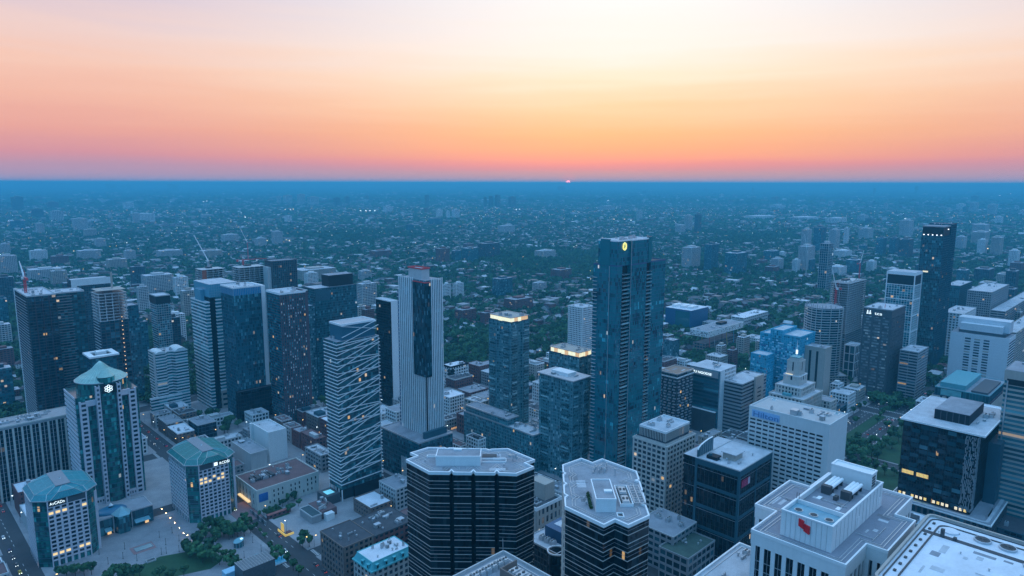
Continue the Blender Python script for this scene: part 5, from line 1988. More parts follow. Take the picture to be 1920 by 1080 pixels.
# mid-rise teal block in front of them
P, wx, wy = site('teal_midrise', 'long teal glass mid-rise with stepped roof behind the wide octagonal tower', 'apartment block', 1000, 818, 36, 870, 1012)
wx = 16
facade(P, rectp(0, 0, wx, wy), 0, 36, G_teal, W_tealf, fh=3.3, bay=2.2, sp_=.45, pw=.3, split=True, roof=R_light, parm=W_steel)
facade(P, rectp(1, wy * .36, wx, wy * .98), 36.3, 42, G_teal, W_tealf, fh=3, bay=2.2, sp_=.4, pw=.3, roof=R_grey, parm=W_steel)
clutter(P, 2, 2, wx - 1, wy * .33, 36.3, 8, rng, 4)
clutter(P, 2, wy * .4, wx - 1, wy * .95, 42.3, 5, rng, 5)

# ------------------------------------------------------------------ tallest teal-blue glass tower
H = 205
P, wx, wy = site('tallest_teal_tower', 'tallest deep teal glass tower with stepped top and yellow ring sign', 'apartment tower', 1157, 500, H - 9, 1113, 1248)
pl = [(0, 0), (wx * .3, -2.5), (wx * .52, -2.5), (wx * .52, 1), (wx * .64, 1), (wx * .64, -1), (wx, -1), (wx, wy), (0, wy), (0, wy * .5), (1.8, wy * .5), (1.8, wy * .34), (0, wy * .34)]
pl = [(0, 0), (wx * .10, 0), (wx * .10, 2.2), (wx * .24, 2.2), (wx * .24, -1.6), (wx * .56, -1.6), (wx * .56, 1.6), (wx * .68, 1.6), (wx * .68, 0), (wx, 0), (wx, wy), (0, wy)]
facade(P, pl, 0, H - 9, G_shang, W_bluem, fh=3.3, bay=1.6, sp_=.22, pw=.09, ds=.1, dp=.12, roof=R_dark, parm=W_bluem, par=1)
up = [(0, 0), (wx * .24, 0), (wx * .24, -1.6), (wx * .56, -1.6), (wx * .56, 0), (wx * .68, 0), (wx * .68, wy * .8), (0, wy * .8)]
facade(P, up, H - 9, H + 12, G_shang, W_bluem, fh=3.3, bay=1.6, sp_=.22, pw=.09, ds=.1, dp=.12, roof=R_light, parm=P_trim, par=.8)
for (x0, x1, y) in ((wx * .10, wx * .24, 2.2), (wx * .56, wx * .68, 1.6)):
    s_ = MB().box(x0 + .1, y - 3.4, 0, x1 - .1, y, .28).mesh('balcony_slab', W_pale)
    rl_ = MB().box(x0 + .1, y - 3.4, .28, x1 - .1, y - 3.28, 1.35).mesh('balcony_rail', G_pale)
    for k in range(1, int((H - 12) / 3.3)):
        link('balcony_slab', s_, P, None, (0, 0, k * 3.3))
        link('balcony_rail', rl_, P, None, (0, 0, k * 3.3))
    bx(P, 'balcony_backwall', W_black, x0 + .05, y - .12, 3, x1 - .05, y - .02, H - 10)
s_ = MB().box(-1.5, wy * .82, 0, 0, wy * 1.0, .28).mesh('balcony_slab', W_pale)
e_ = MB().box(wx + .05, .3, 0, wx + 1.4, 4, .28).mesh('balcony_slab', W_pale)
for k in range(1, int((H - 16) / 3.3)):
    link('balcony_slab', s_, P, None, (0, 0, k * 3.3))
    link('balcony_slab', e_, P, None, (0, 0, k * 3.3))
bx(P, 'bright_edge_line', W_steel, -.35, wy * .3, 0, -.05, wy * .3 + .45, H - 9)
bx(P, 'bright_edge_line', W_steel, wx * .24 - .2, -2.0, 0, wx * .24 + .2, -1.65, H + 12)
bx(P, 'roof_blade', G_shang, -.4, wy * .3, H - 9, .6, wy * .7, H + 13.5)
bx(P, 'roof_blade', G_shang, wx * .62, -.3, H - 7, wx * .69, 2, H + 13.8)
bx(P, 'roof_blade_cap', P_trim, -.5, wy * .3 - .1, H + 13.5, .7, wy * .7 + .1, H + 13.9)
clutter(P, wx * .14, 2, wx * .6, wy * .7, H + 12.3, 10, rng, 3.5)
ringm = MB()
for t in range(14):
    a, c = t * math.pi / 7, (t + 1) * math.pi / 7
    ringm.tube((wx * .13 + 2.0 * math.cos(a), -.5, H + 7.4 + 2.8 * math.sin(a)), (wx * .13 + 2.0 * math.cos(c), -.5, H + 7.4 + 2.8 * math.sin(c)), .75, n=5)
ringm.obj('yellow_ring_sign', E_yellow, P)
# ------------------------------------------------------------------ towers on the right
def office(name, label, cat, xn, yt, H, xl, xr, gl, fr, wx=None, wy=None, n=3, big=5, **kw):
    P, wx, wy = site(name, label, cat, xn, yt, H, xl, xr, wx, wy)
    st = dict(fh=3.6, bay=3, sp_=1.2, pw=.5, roof=R_light, parm=fr, par=1.0)
    st.update(kw)
    facade(P, rectp(0, 0, wx, wy), 0, H, gl, fr, **st)
    clutter(P, 2, 2, wx - 2, wy - 2, H + .26, n, rng, big)
    patches(P, 1.5, 1.5, wx - 1.5, wy - 1.5, H + .27, 3, rng)
    return P, wx, wy


P, wx, wy = office('dark_balcony_block', 'black balcony apartment block with brown roof next to the tallest tower', 'apartment block', 1270, 703, 70, 1236, 1300, G_dark, W_dgrey,
                   fh=3.1, bay=3, sp_=.4, pw=.3, roof=plain('brown_deck_roof', (.3, .2, .15), .9, var=.15), parm=W_steel, n=0)
s_ = MB()
for k in range(22):
    for q in range(4):
        s_.box(wx * q / 4 + .4 + (k % 2) * 1.5, -1.3, k * 3.1 + .4, wx * q / 4 + 4.5 + (k % 2) * 1.5, -.3, k * 3.1 + 1.5)
        s_.box(-1.3, wy * q / 4 + .4 + (k % 2), k * 3.1 + .4, -.3, wy * q / 4 + 3.6 + (k % 2), k * 3.1 + 1.5)
s_.obj('balcony', W_grey, P, 'stuff')
MB().ring(rectp(-.8, -.8, wx + .8, wy + .8), 66, 67, .7).obj('white_cornice', P_trim, P)

P, wx, wy = site('signed_glass_office', 'teal banded office with white lettering and white gridded end wall', 'office block', 1350, 697, 70, 1294, 1380)
H = 70
facade(P, rectp(0, 1, wx * .2, wy), 0, H, G_blue, W_tealm, fh=4.2, bay=20, sp_=1.6, pw=0, split=True)
facade(P, rectp(wx * .2, 0, wx, wy), 0, H, G_win, W_white, fh=4.2, bay=3.2, sp_=1.5, pw=1.3, split=True)
bx(P, 'white_corner_wall', W_white, wx * .05, -.4, 0, wx * .3, .9, H)
bx(P, 'roof', R_light, -.3, -.5, H, wx + .3, wy, H + .4)
bx(P, 'sign_band', W_grey, -.5, 1.5, H - 8, -.2, wy - .5, H - 1)
text(P, 'PU NGODSE', 3.6, (-.7, wy - 4, H - 6.2), E_white, 'S', width=wy * .62)
bx(P, 'terrace_ledge', P_trim, -3, 2, 25, -.3, wy - 2, 25.6)
bx(P, 'terrace_roof', W_dgrey, -2.8, 2, 0, -.4, wy - 2, 25)
clutter(P, 3, 5, wx - 3, wy - 3, H + .4, 6, rng, 6)
P, wx, wy = office('brown_annex_office', 'grey office wing with dark window bands and pale lift tower right of white gridded wall', 'office block', 1392, 722, 58, 1352, 1437, G_win, W_grey, wy=24, fh=3.9, bay=30, sp_=2, pw=0, roof=R_light, n=2)
bx(P, 'lift_tower', W_beige, wx * .45, -2.5, 0, wx * .8, -.6, 62)
for k in range(9):
    bx(P, 'slit_window', W_black, wx * .55, -2.6, 12 + k * 4.5, wx * .7, -2.49, 13.4 + k * 4.5)

# bright cyan apartment towers
P, wx, wy = site('cyan_tower', 'bright cyan apartment tower with mosaic balconies left of the beacon', 'apartment tower', 1500, 640, 80, 1425, 1528)
H = 84
for i, (x0, y0, x1, y1, h) in enumerate(((0, 0, wx, wy * .45, H), (2, wy * .45, wx - 2, wy * .75, H + 4), (1, wy * .75, wx, wy, H - 2))):
    facade(P, rectp(x0, y0, x1, y1), 0, h, G_cyan, W_cyanp, fh=3, bay=2.4, sp_=.55, pw=.3, roof=R_light, parm=W_cyanp, par=1.6)
mo = [MB().box(-.5, 0, 0, 0, 2.2, 1.6).mesh('mosaic_panel', m) for m in (W_cyanp, plain('pale_cyan_panel', (.35, .7, .85), .5, var=.1), plain('deep_blue_panel', (.02, .12, .3), .5, var=.1))]
for k in range(220):
    link('mosaic_panel', mo[rng.choice((0, 1, 1, 2))], P, None, (-.3, rng.randrange(int(wy / 2.4)) * 2.4 + .1, rng.randrange(26) * 3 + 1))
P, wx, wy = site('cyan_tower', 'lower cyan apartment tower at left end of the cyan group', 'apartment tower', 1438, 668, 62, 1412, 1452, wy=20)
facade(P, rectp(0, 0, wx, wy), 0, 62, G_cyan, W_cyanp, fh=3, bay=2.4, sp_=.6, pw=.3, roof=R_light)
for k in range(60):
    link('mosaic_panel', mo[rng.choice((0, 1, 2))], P, None, (-.3, rng.randrange(8) * 2.4 + .1, rng.randrange(20) * 3 + 1))

P, wx, wy = office('beige_slab', 'narrow beige slab with two dark vertical strips right of the beacon', 'apartment tower', 1548, 655, 72, 1531, 1560, W_beige, W_beige, wy=26, fh=30, sp_=0, pw=0, roof=R_grey, n=2)
for k in (.3, .62):
    bx(P, 'dark_strip', W_black, -.15, wy * k, 4, .02, wy * k + 2.6, 68)

# rounded concrete frame under construction
X, Y = pt(1560, 580, 104)
P = thing('round_frame_tower', 'rounded tower of stacked bare floor slabs still under construction', 'construction tower', X, Y, ROT)
u, v = uv(X, Y)
OCC.append((u - 26, u + 20, v - 10, v + 30))
sc_ = Y / F * 33
oval = [(sc_ * 1.0 * math.copysign(abs(math.cos(t)) ** .7, math.cos(t)), sc_ * .95 * math.copysign(abs(math.sin(t)) ** .7, math.sin(t))) for t in [k * math.pi / 16 for k in range(32)]]
P.rotation_euler = (0, 0, 0)
oval = [(x, y + sc_) for x, y in oval]
MB().prism(offset(oval, -1.2), 0, 104, uvw=(2.2, 3.3, 0)).obj('glazing', G_dark, P, 'stuff')
sl = MB().prism(oval, 0, .8).mesh('concrete_floor', W_pale)
for k in range(32):
    link('concrete_floor', sl, P, None, (0, 0, k * 3.3))
cm = MB().box(-.3, -.3, 0, .3, .3, 106).mesh('concrete_column', W_pale)
for k in range(0, 32, 2):
    link('concrete_column', cm, P, None, (offset(oval, -.5)[k][0], offset(oval, -.5)[k][1], 0))
MB().prism(offset(oval, -.6), 104, 104.3).obj('roof', R_grey, P)
pst = MB()
for k in range(26):
    a = oval[k % 32]
    pst.box(a[0] * .9 - .3, (a[1] - sc_) * .9 + sc_ - .3, 104, a[0] * .9 + .3, (a[1] - sc_) * .9 + sc_ + .3, 106 + rng.uniform(0, 3))
pst.obj('formwork_post', W_grey, P)
facade(P, rectp(-4, 0, sc_ * 1.2, sc_ * 1.6), 0, 14, G_win, W_beige, fh=3.5, bay=4, sp_=1.5, pw=.6, roof=R_light)
P3, w3, d3 = frame_tower('bare concrete frame tower with ragged top behind the rounded one', 1592, 533, 128, 1624, G_dark, 22)
cr_ = MB()
for k in range(16):
    cr_.box(w3 * k / 16, 0, 128, w3 * k / 16 + .7, .7, 130 + rng.uniform(0, 4))
    cr_.box(0, d3 * k / 16, 128, .7, d3 * k / 16 + .7, 130 + rng.uniform(0, 4))
cr_.obj('rebar_crown', W_grey, P3)
P, wx, wy = office('white_braced_block', 'small block with white cross frame between concrete frame and dark signed tower', 'office block', 1604, 650, 46, 1592, 1616, G_dark, W_white, wy=14, fh=11, bay=6, sp_=1, pw=1, n=0)

P, wx, wy = site('dark_signed_tower', 'dark concrete tower with window grid and white lettering along the avenue', 'office tower', 1673, 583, 112, 1620, 1698)
H = 112
facade(P, rectp(0, 0, wx, wy), 0, H - 9, G_blind, W_dgrey, fh=3.7, bay=3.6, sp_=1.7, pw=1.5, dp=.4, split=True, pier_edges=(0,), roof=R_light, parm=W_dgrey)
for k in (0, .3, .63, .95):
    bx(P, 'dark_pier', W_dgrey, -.5, wy * k, 0, .2, wy * k + wy * .05 + .6, H - 9)
facade(P, rectp(0, 0, wx, wy), H - 9, H, W_dgrey, W_dgrey, fh=9, sp_=0, pw=0, roof=R_light, parm=W_grey)
text(P, 'tcs', 5.0, (-.4, wy * .6, H - 7.2), E_white, 'S', width=wy * .26)
tri = MB()
for q in range(3):
    for s in range(2):
        tri.box(-.4, wy * .82 - s * 3 + q * .3, H - 7 + q * 1.7, -.1, wy * .82 - s * 3 + 2.2 - q * .3, H - 5.8 + q * 1.7)
tri.obj('pyramid_emblem', E_white, P)
clutter(P, 3, 3, wx - 3, wy - 3, H + .3, 4, rng, 5)
MB().tube((wx * .3, wy * .4, H), (wx * .3, wy * .4, H + 5), .3).obj('antenna', P_orange, P)
bx(P, 'shop_front', plain('shop_orange', (.5, .22, .08), .6, var=.3), -3, 4, 0, -.6, 12, 9)

P, wx, wy = site('white_framed_glass_tower', 'blue glass tower with thin white grid frame and dark band near the top', 'apartment tower', 1716, 512, 146, 1664, 1729)
H = 146
facade(P, rectp(0, 0, wx, wy), 0, H - 17, G_teal, W_white, fh=3.3, bay=3.6, sp_=.35, pw=.3, split=True)
fr = MB().box(-.7, -.7, 0, wx + .7, wy + .7, .9).mesh('white_frame_ring', P_trim)
for z in (H - 18, H - 38, H - 60, H - 82, H - 104, H - 126):
    link('white_frame_ring', fr, P, None, (0, 0, z))
for c in ((0, 0), (wx, 0), (0, wy)):
    bx(P, 'white_frame_post', P_trim, c[0] - .8, c[1] - .8, 0, c[0] + .4, c[1] + .4, H)
bx(P, 'dark_plant_band', W_black, .3, .3, H - 17, wx - .3, wy - .3, H - 4)
bx(P, 'roof_fascia', P_trim, -.6, -.6, H - 4, wx + .6, wy + .6, H)
bx(P, 'roof', R_light, -.2, -.2, H, wx + .2, wy + .2, H + .3)
P, wx, wy = office('striped_office', 'mid-rise office with dark window stripes right of the white-framed glass tower', 'office block', 1722, 662, 62, 1700, 1741, G_win, W_grey, wy=20, fh=3.6, bay=12, sp_=1.7, pw=.4)

P, wx, wy = site('tall_dark_tower', 'tallest dark glass tower on the right with lit black top opening', 'apartment tower', 1771, 424, 207, 1730, 1793)
H = 207
facade(P, rectp(0, 0, wx, wy), 0, H - 14, G_dkteal, W_tealm, fh=3.3, bay=2.2, sp_=.4, pw=.2, split=True)
facade(P, rectp(wx * .55, -.6, wx + .3, wy), 0, H + 1, G_blue, W_tealm, fh=3.3, bay=2.2, sp_=.3, pw=.1, roof=R_grey)
bx(P, 'black_crown', W_black, .5, .5, H - 14, wx * .55, wy - .5, H - 2)
bx(P, 'crown_lid', R_grey, -.2, -.2, H - 2, wx * .55, wy, H - .5)
lm = MB().box(-.6, -.6, 0, .6, .6, 1.2).mesh('crown_lamp', glow_mat('crown_lamp_glow', (.9, .95, 1), 2.0))
for a in (.1, .3, .5, .7, .9):
    link('crown_lamp', lm, P, None, (-.2, wy * a, H - 13.5))
link('crown_lamp', lm, P, None, (wx * .35, -.2, H - 6))
bx(P, 'lit_flat', E_warm, -.5, wy * .55, H - 66, -.3, wy * .8, H - 64).data.materials[0] = MATS['ledge_light']
clutter(P, 1, 1, wx - 1, wy - 1, H + 1.3, 6, rng, 3)

# white block, grey office and neighbours at far right
P, wx, wy = site('white_panel_block', 'large white panelled block with three strips of windows on the right', 'office block', 1893, 636, 70, 1783, None, wx=40)
H = 70
wlp = plain('white_panel', (.66, .67, .7), .7, var=.06, streak=.3)
bx(P, 'wall', wlp, 0, 0, 0, wx, wy, H)
for c in (.26, .42, .58):
    for k in range(17):
        bx(P, 'window_band', (G_win, MATS['hotel_pane_curtained'], W_beige)[rng.choice((0, 0, 1, 2))], -.12, wy * (1 - c) - wy * .1, 5 + k * 3.6, .02, wy * (1 - c), 7 + k * 3.6)
jt = MB().box(-.06, 0, 0, 0, wy, .1).mesh('panel_joint', W_pale)
for k in range(1, 18):
    link('panel_joint', jt, P, None, (0, 0, k * 3.8))
for k in range(17):
    bx(P, 'window_band', G_win, 1, -.12, 5 + k * 3.6, wx - 1, .02, 6.8 + k * 3.6)
bx(P, 'roof', R_grey, .5, .5, H, wx - .5, wy - .5, H + .2)
bx(P, 'dark_setback', W_dgrey, 4, 5, H + .2, wx - 4, wy - 8, H + 4)
bx(P, 'penthouse', wlp, 4, 9, H + 4, wx - 5, wy - 9, H + 13)
bx(P, 'penthouse', wlp, 14, 3, H + 4, wx - 5, wy - 4, H + 19)
office('white_gridded_block', 'white block with square dark window grid left of the grey ribbed office', 'office block', 1806, 590, 76, 1784, 1830, G_win, W_white, wy=26, fh=4, bay=4, sp_=1.8, pw=1.8)
office('grey_ribbed_office', 'grey ribbed office block above the white panelled block', 'office block', 1860, 549, 88, 1822, 1892, G_win, W_grey, fh=3.8, bay=3.2, sp_=1.6, pw=1.0, n=5, wy=34)
office('dark_teal_office', 'low dark teal office between the tallest dark tower and the grey ribbed office', 'office block', 1800, 537, 80, 1782, 1823, G_dkteal, W_tealm, wy=24, sp_=.5)
office('long_grey_office', 'long grey office at right edge behind the white panelled block', 'office block', 1885, 585, 62, 1870, 1960, G_win, W_grey, wy=20, fh=3.8, bay=12, sp_=1.9, pw=.5)
office('banded_beige_office', 'beige banded office at right edge beside the white panelled block', 'office block', 1906, 625, 60, 1895, 1990, G_win, W_beige, wy=18, fh=3.6, bay=12, sp_=1.8, pw=.6)

# courthouse with green roof
P, wx, wy = site('green_roof_court', 'stone courthouse with pale green rooftop storey and dark square openings', 'courthouse', 1858, 745, 34, 1749, 1890)
H = 34
facade(P, rectp(0, 0, wx, wy), 0, H - 9, G_win, W_beige, fh=8, bay=6, sp_=5.2, pw=4)
facade(P, rectp(2, 2, wx - 2, wy - 2), H - 9, H, G_dkteal, W_tealm, fh=9, bay=3, sp_=.5, pw=.3, roof=R_grey, parm=W_copper, par=.8)
bx(P, 'lit_window_bay', plain('lit_teal_bay', (.15, .4, .42), .3, var=.3), 1.6, wy * .5, H - 8, 2.0, wy * .86, H - 1)
bx(P, 'rooftop_storey', W_copper, 6, wy * .45, H + .3, wx - 8, wy * .9, H + 6)
bx(P, 'roof_well', W_dgrey, 5, 4, H + .3, wx * .8, wy * .35, H + 2.5)
P, wx, wy = site('white_plant_roof', 'low white roof crowded with plant behind the black cube', 'office block', 1870, 802, 40, 1775, 1900)
facade(P, rectp(0, 0, wx, wy), 0, 40, G_win, W_pale, fh=4, bay=4, sp_=1.6, pw=1, roof=R_white, parm=P_trim)
clutter(P, 2, 2, wx - 2, wy - 2, 40.3, 16, rng, 7)

# black cube with overhanging roof
H = 85
P, wx, wy = site('black_cube_office', 'black glass cube with thin overhanging roof and lit yellow office strips', 'office tower', 1836, 818, H, 1692, 1880)
facade(P, rectp(1, 1, wx - 1, wy - 1), 24, H, G_black, W_black, fh=3.9, bay=1.8, sp_=.5, pw=.12, ds=.12)
sp2 = MB().box(-.3, 0, 0, 0, wy * .11, 3.0).mesh('window_bay', G_dark)
for k in range(15):
    for q in range(8):
        if (q * 7 + k * 3) % 5 < 3:
            o = link('window_bay', sp2, P, None, (.95, 2 + q * wy * .118, 26 + k * 3.9))
lt = glow_mat('lit_office_strip', (1.0, .66, .2), .62)
for q in (.7, .5):
    bx(P, 'lit_office_strip', lt, .5, wy * q + wy * .085, 42.6, .7, wy * q + wy * .245, 45.6)
    for k in range(9):
        bx(P, 'lit_strip_mullion', W_black, .42, wy * q + wy * (.09 + .018 * k), 42.6, .5, wy * q + wy * (.09 + .018 * k) + .18, 45.6)
for q in range(16):
    if q % 5 != 3:
        bx(P, 'lit_lobby_bay', MATS['ledge_light'] if q % 3 else lt, .6, 3 + q * wy * .058, 25, .8, 3 + q * wy * .058 + wy * .035, 27.2)
bx(P, 'roof_slab', P_trim, -1.2, -4, H, wx + 2, wy + 1.2, H + .8)
bx(P, 'roof', R_light, -.6, -3.4, H + .8, wx + 1.4, wy + .6, H + .95)
MB().ring(rectp(-1.25, -4.05, wx + 2.05, wy + 1.25), H + .8, H + 1.3, .6).obj('roof_kerb', P_trim, P)
bx(P, 'black_penthouse', W_black, wx * .22, wy * .2, H + .95, wx * .8, wy * .66, H + 8.5)
bx(P, 'penthouse_roof', R_grey, wx * .22 + .2, wy * .2 + .2, H + 8.5, wx * .8 - .2, wy * .66 - .2, H + 8.8)
for k in range(5):
    bx(P, 'dark_rib', W_dgrey, wx * .22 - .15, wy * (.25 + .08 * k), H + 1.2, wx * .22, wy * (.25 + .08 * k) + .5, H + 8.2)
clutter(P, wx * .3, 1, wx * .9, wy * .18, H + .95, 7, rng, 4)
# ripple-pattern pale screen on the south-east corner
sc = MB()
r2 = random.Random(12)
for s in range(9):
    yy = .6 + s * .85
    ph = r2.uniform(0, 6)
    for k in range(44):
        z = 26 + k * 1.3
        if r2.random() < .28:
            continue
        o = .35 * math.sin(k * .5 + ph)
        sc.box(.2, yy + o, z, .5, yy + o + .38, z + 1.25)
        sc.box(.9 + s * .9, .25, z, .9 + s * .9 + .4, .55, z + 1.25)
sc.obj('ripple_screen', W_steel, P, 'stuff')
bx(P, 'teal_side_block', W_tealm, wx * .45, -8, 0, wx - 1, -.2, H - 14)
facade(P, rectp(-7, -14, wx + 6, wy + 3), 0, 23, G_dark, W_dgrey, fh=7.5, bay=4, sp_=1, pw=1.4, roof=R_grey, parm=P_trim, par=.6, parw=.7, pier_edges=(0, 1, 3))
MB().ring(rounded(-5, -12, wx + 4, wy + 1, 4), 23.3, 24, 2.2).obj('podium_terrace_band', R_light, P)
bx(P, 'lit_skylight', plain('yellowish_skylight', (.4, .4, .2), .4, var=.2), -4, wy * .55, 23.3, -1, wy * .75, 23.7)
for k in range(6):
    bx(P, 'roof_duct', P_metal, 4 + k, -10 + k * .2, 23.3, 18 + k * 2, -9.6 + k * .2, 24.2)

# banded tower on the right edge
P = thing('beige_banded_tower', 'beige tower with teal window bands at the right edge of the picture', 'office tower', *pt(1886, 693, 126)[:2], ROT)
u, v = uv(P.location.x, P.location.y)
P.location = (*xy(u - 46, v), 0)
OCC.append((u - 48, u + 1, v - 1, v + 40))
facade(P, rectp(0, 0, 36, 46), 0, 118, G_teal, W_beige, fh=3.7, bay=22, sp_=1.5, pw=0, split=True, ds=.3)
bx(P, 'top_wall', W_beige, -.4, -.4, 118, 36.4, 46.4, 126)
bx(P, 'dark_plant_band', W_black, -.5, 24, 115, .2, 44.5, 119.5)
for k in (0, 21, 42):
    bx(P, 'vertical_strip', W_steel, -.8, k + 1.5, 0, .2, k + 2.4, 118)
bx(P, 'roof', R_grey, 0, 0, 126, 36, 46, 126.3)
bx(P, 'orange_canopy', MATS['lit_office_strip'], -6, 20, 4, -1, 32, 5)
clutter(P, 2, 24, 34, 44, 126.3, 5, rng, 6)

# ------------------------------------------------------------------ art school on stilts and the blue gallery behind it
P, wx, wy = site('school_on_stilts', 'white speckled box raised on slanted coloured stilts', 'school', 1328, 623, 35, 1294, 1394)
H0, H = 26, 35
bx(P, 'raised_box', W_white, 0, 0, H0, wx, wy, H)
cells = MB()
for k in range(150):
    if rng.random() < .6:
        a = rng.uniform(.5, wx - 1.5)
        z = rng.uniform(H0 + .6, H - 1.4)
        cells.box(a, -.12, z, a + rng.uniform(.8, 1.8), -.01, z + 1.0)
    else:
        a = rng.uniform(.5, wy - 1.5)
        z = rng.uniform(H0 + .6, H - 1.4)
        cells.box(-.12, a, z, -.01, a + rng.uniform(.6, 1.6), z + .8)
cells.obj('speckle_window', W_black, P, 'stuff')
bx(P, 'roof', R_grey, .4, .4, H, wx - .4, wy - .4, H + .2)
MB().ring(rectp(-.1, -.1, wx + .1, wy + .1), H - .1, H + .8, .5).obj('parapet', P_trim, P)
clutter(P, 2, 2, wx * .5, wy - 2, H + .2, 8, rng, 5)
bx(P, 'black_plant', W_black, wx * .55, wy * .4, H + .2, wx * .72, wy * .7, H + 4)
cols_ = [P_orange, W_steel, W_black, P_yellow, W_cyanp, W_white]
for k in range(6):
    a = wx * (.08 + .17 * k)
    MB().tube((a, 2, 0), (a + 3 * (-1) ** k, 4, H0), .45, n=6).obj('stilt', cols_[k], P)
    MB().tube((a + 4, wy - 3, 0), (a + 2, wy - 4, H0), .45, n=6).obj('stilt', cols_[(k + 2) % 6], P)
facade(P, rectp(4, 6, wx * .9, wy - 6), 0, 14, G_dark, W_brown, fh=4.5, bay=5, sp_=1.8, pw=1, roof=R_grey)
P, wx, wy = site('blue_gallery', 'plain deep blue box with white rooftop vents left of the stilted school', 'gallery', 1296, 583, 40, 1248, 1328)
bx(P, 'wall', plain('deep_blue_panel_wall', (.015, .1, .22), .35, var=.12), 0, 0, 0, wx, wy, 40)
bx(P, 'glazed_strip', G_dkteal, -.1, wy * .05, 3, 0, wy * .6, 37)
bx(P, 'roof', R_white, -.3, -.3, 40, wx + .3, wy + .3, 40.5)
for k in (.12, .4, .72):
    bx(P, 'roof_vent', P_trim, wx * .2, wy * k, 40.5, wx * .6, wy * k + wy * .17, 45)
office('white_long_roof', 'long low white-roofed wing behind the stilted school', 'gallery', 1395, 597, 18, 1328, 1440, G_win, W_pale, wy=26, fh=6, bay=8, sp_=4, pw=2, roof=R_white, parm=P_trim, n=10)
office('teal_round_block', 'small pale teal apartment block right of the tallest teal tower', 'apartment block', 1262, 640, 40, 1243, 1274, G_pale, W_tealm, wy=16, fh=3, bay=2.4, sp_=.5)
office('white_grid_tower', 'slim white gridded apartment tower left of the tallest teal tower', 'apartment tower', 1092, 578, 92, 1071, 1114, G_win, W_white, wy=26, fh=3, bay=3, sp_=1.1, pw=1, n=4)

# mid-rise neighbours right of the fluted tower
P, wx, wy = office('black_white_corner_block', 'white gridded block with black glass corner and red shop base', 'office block', 845, 690, 32, 831, 878, G_win, W_white, wy=20, fh=4, bay=4, sp_=1.6, pw=1.5, roof=R_white, parm=W_black, par=2)
bx(P, 'black_corner_bay', G_black, -.9, -.9, 5, 5, 4.5, 30)
bx(P, 'red_shop_base', W_brick, -.6, -.6, 0, wx + .6, wy, 4.6)
office('beige_gridded_warehouse', 'beige concrete warehouse with square windows right of the black-cornered block', 'warehouse', 897, 757, 25, 862, 917, G_win, W_beige, fh=5.2, bay=5.5, sp_=2, pw=2.2, wy=24, n=6)
office('brick_warehouse', 'red brick warehouse with flat plant-covered roof beside the fluted tower', 'warehouse', 908, 795, 20, 841, 930, G_win, W_brick, wy=44, fh=4.6, bay=4, sp_=2, pw=2, roof=R_grey, n=8)

# ------------------------------------------------------------------ theatre block and King Street
P, wx, wy = site('white_theatre', 'cream theatre with brown flat roof and blue poster on its wall', 'theatre', 481, 922, 17, 442, 597)
H = 17
wl_ = plain('cream_stone', (.62, .6, .55), .8, var=.1, streak=.4)
bx(P, 'wall', wl_, 0, 0, 0, wx, wy, H)
MB().ring(rectp(-.3, -.3, wx + .3, wy + .3), H - 1.0, H + 1.0, .7).obj('cornice', wl_, P)
bx(P, 'roof', R_brown, .5, .5, H, wx - .5, wy - .5, H + .25)
pl_ = MB().box(-.45, -.5, 0, .45, 0, H - 1.2).mesh('pilaster', wl_)
wn_ = MB().box(-.5, -.06, 0, .5, .02, 2.2).mesh('window', W_black)
for k in range(12):
    x = wx * (.24 + .75 * k / 11)
    link('pilaster', pl_, P, None, (x, 0, 0))
    for z in (3.2, 8, 12):
        if (k * 3 + int(z)) % 4:
            link('window', wn_, P, None, (x - 2.4, 0, z))
ps_ = MB().box(-.5, -.4, 0, 0, .4, H - 1.2).mesh('pilaster', wl_)
for k in range(6):
    link('pilaster', ps_, P, None, (0, wy * (.08 + .16 * k), 0))
ws_ = MB().box(-.06, -.5, 0, .02, .5, 3.5).mesh('window', W_black)
for k in range(5):
    for z in (4, 9.5):
        link('window', ws_, P, None, (0, wy * (.16 + .16 * k), z))
bx(P, 'poster', plain('blue_poster', (.03, .15, .42), .5, var=.35, scale=.2), wx * .03, -.2, 7, wx * .17, -.05, 14)
bx(P, 'marquee', E_warm, -2.5, wy * .3, 4, -.3, wy * .8, 5).data.materials[0] = glow_mat('marquee_glow', (1, .66, .3), .8)
clutter(P, wx * .06, wy * .3, wx * .8, wy - 2, H + .25, 22, rng, 5)
hp = MB()
for k in range(5):
    hp.box(wx * .1 + k * 4, wy * .45, H + .3, wx * .1 + k * 4 + 3, wy * .45 + 9, H + 2.2)
hp.obj('rooftop_shed', P_dark, P)
# stage house: rear volume with white fly tower
P, wx, wy = site('fly_tower', 'blank white cubic fly tower with open parapet behind the theatre', 'theatre', 503, 812, 30, 472, 537)
bx(P, 'wall', W_white, 0, 0, 0, wx, wy, 29)
MB().ring(rectp(0, 0, wx, wy), 29, 30.4, .8).obj('parapet', W_white, P)
bx(P, 'roof', R_light, .8, .8, 29, wx - .8, wy - .8, 29.3)
clutter(P, 1.5, 1.5, wx - 1.5, wy - 1.5, 29.3, 2, rng, 3)
bx(P, 'corner_stack', W_white, -2.5, wy - 3, 0, -.1, wy, 31)
P, wx, wy = site('grey_roof_auditorium', 'wide plain grey roof with pale walls between fly tower and hip-roofed office', 'theatre', 470, 853, 18, 420, 500, wy=42)
facade(P, rectp(0, 0, wx, wy), 0, 18, W_pale, W_pale, fh=18, sp_=0, pw=0, roof=R_grey, parm=W_pale, par=1.2)
clutter(P, 2, wy * .6, wx - 2, wy - 2, 18.3, 7, rng, 5)
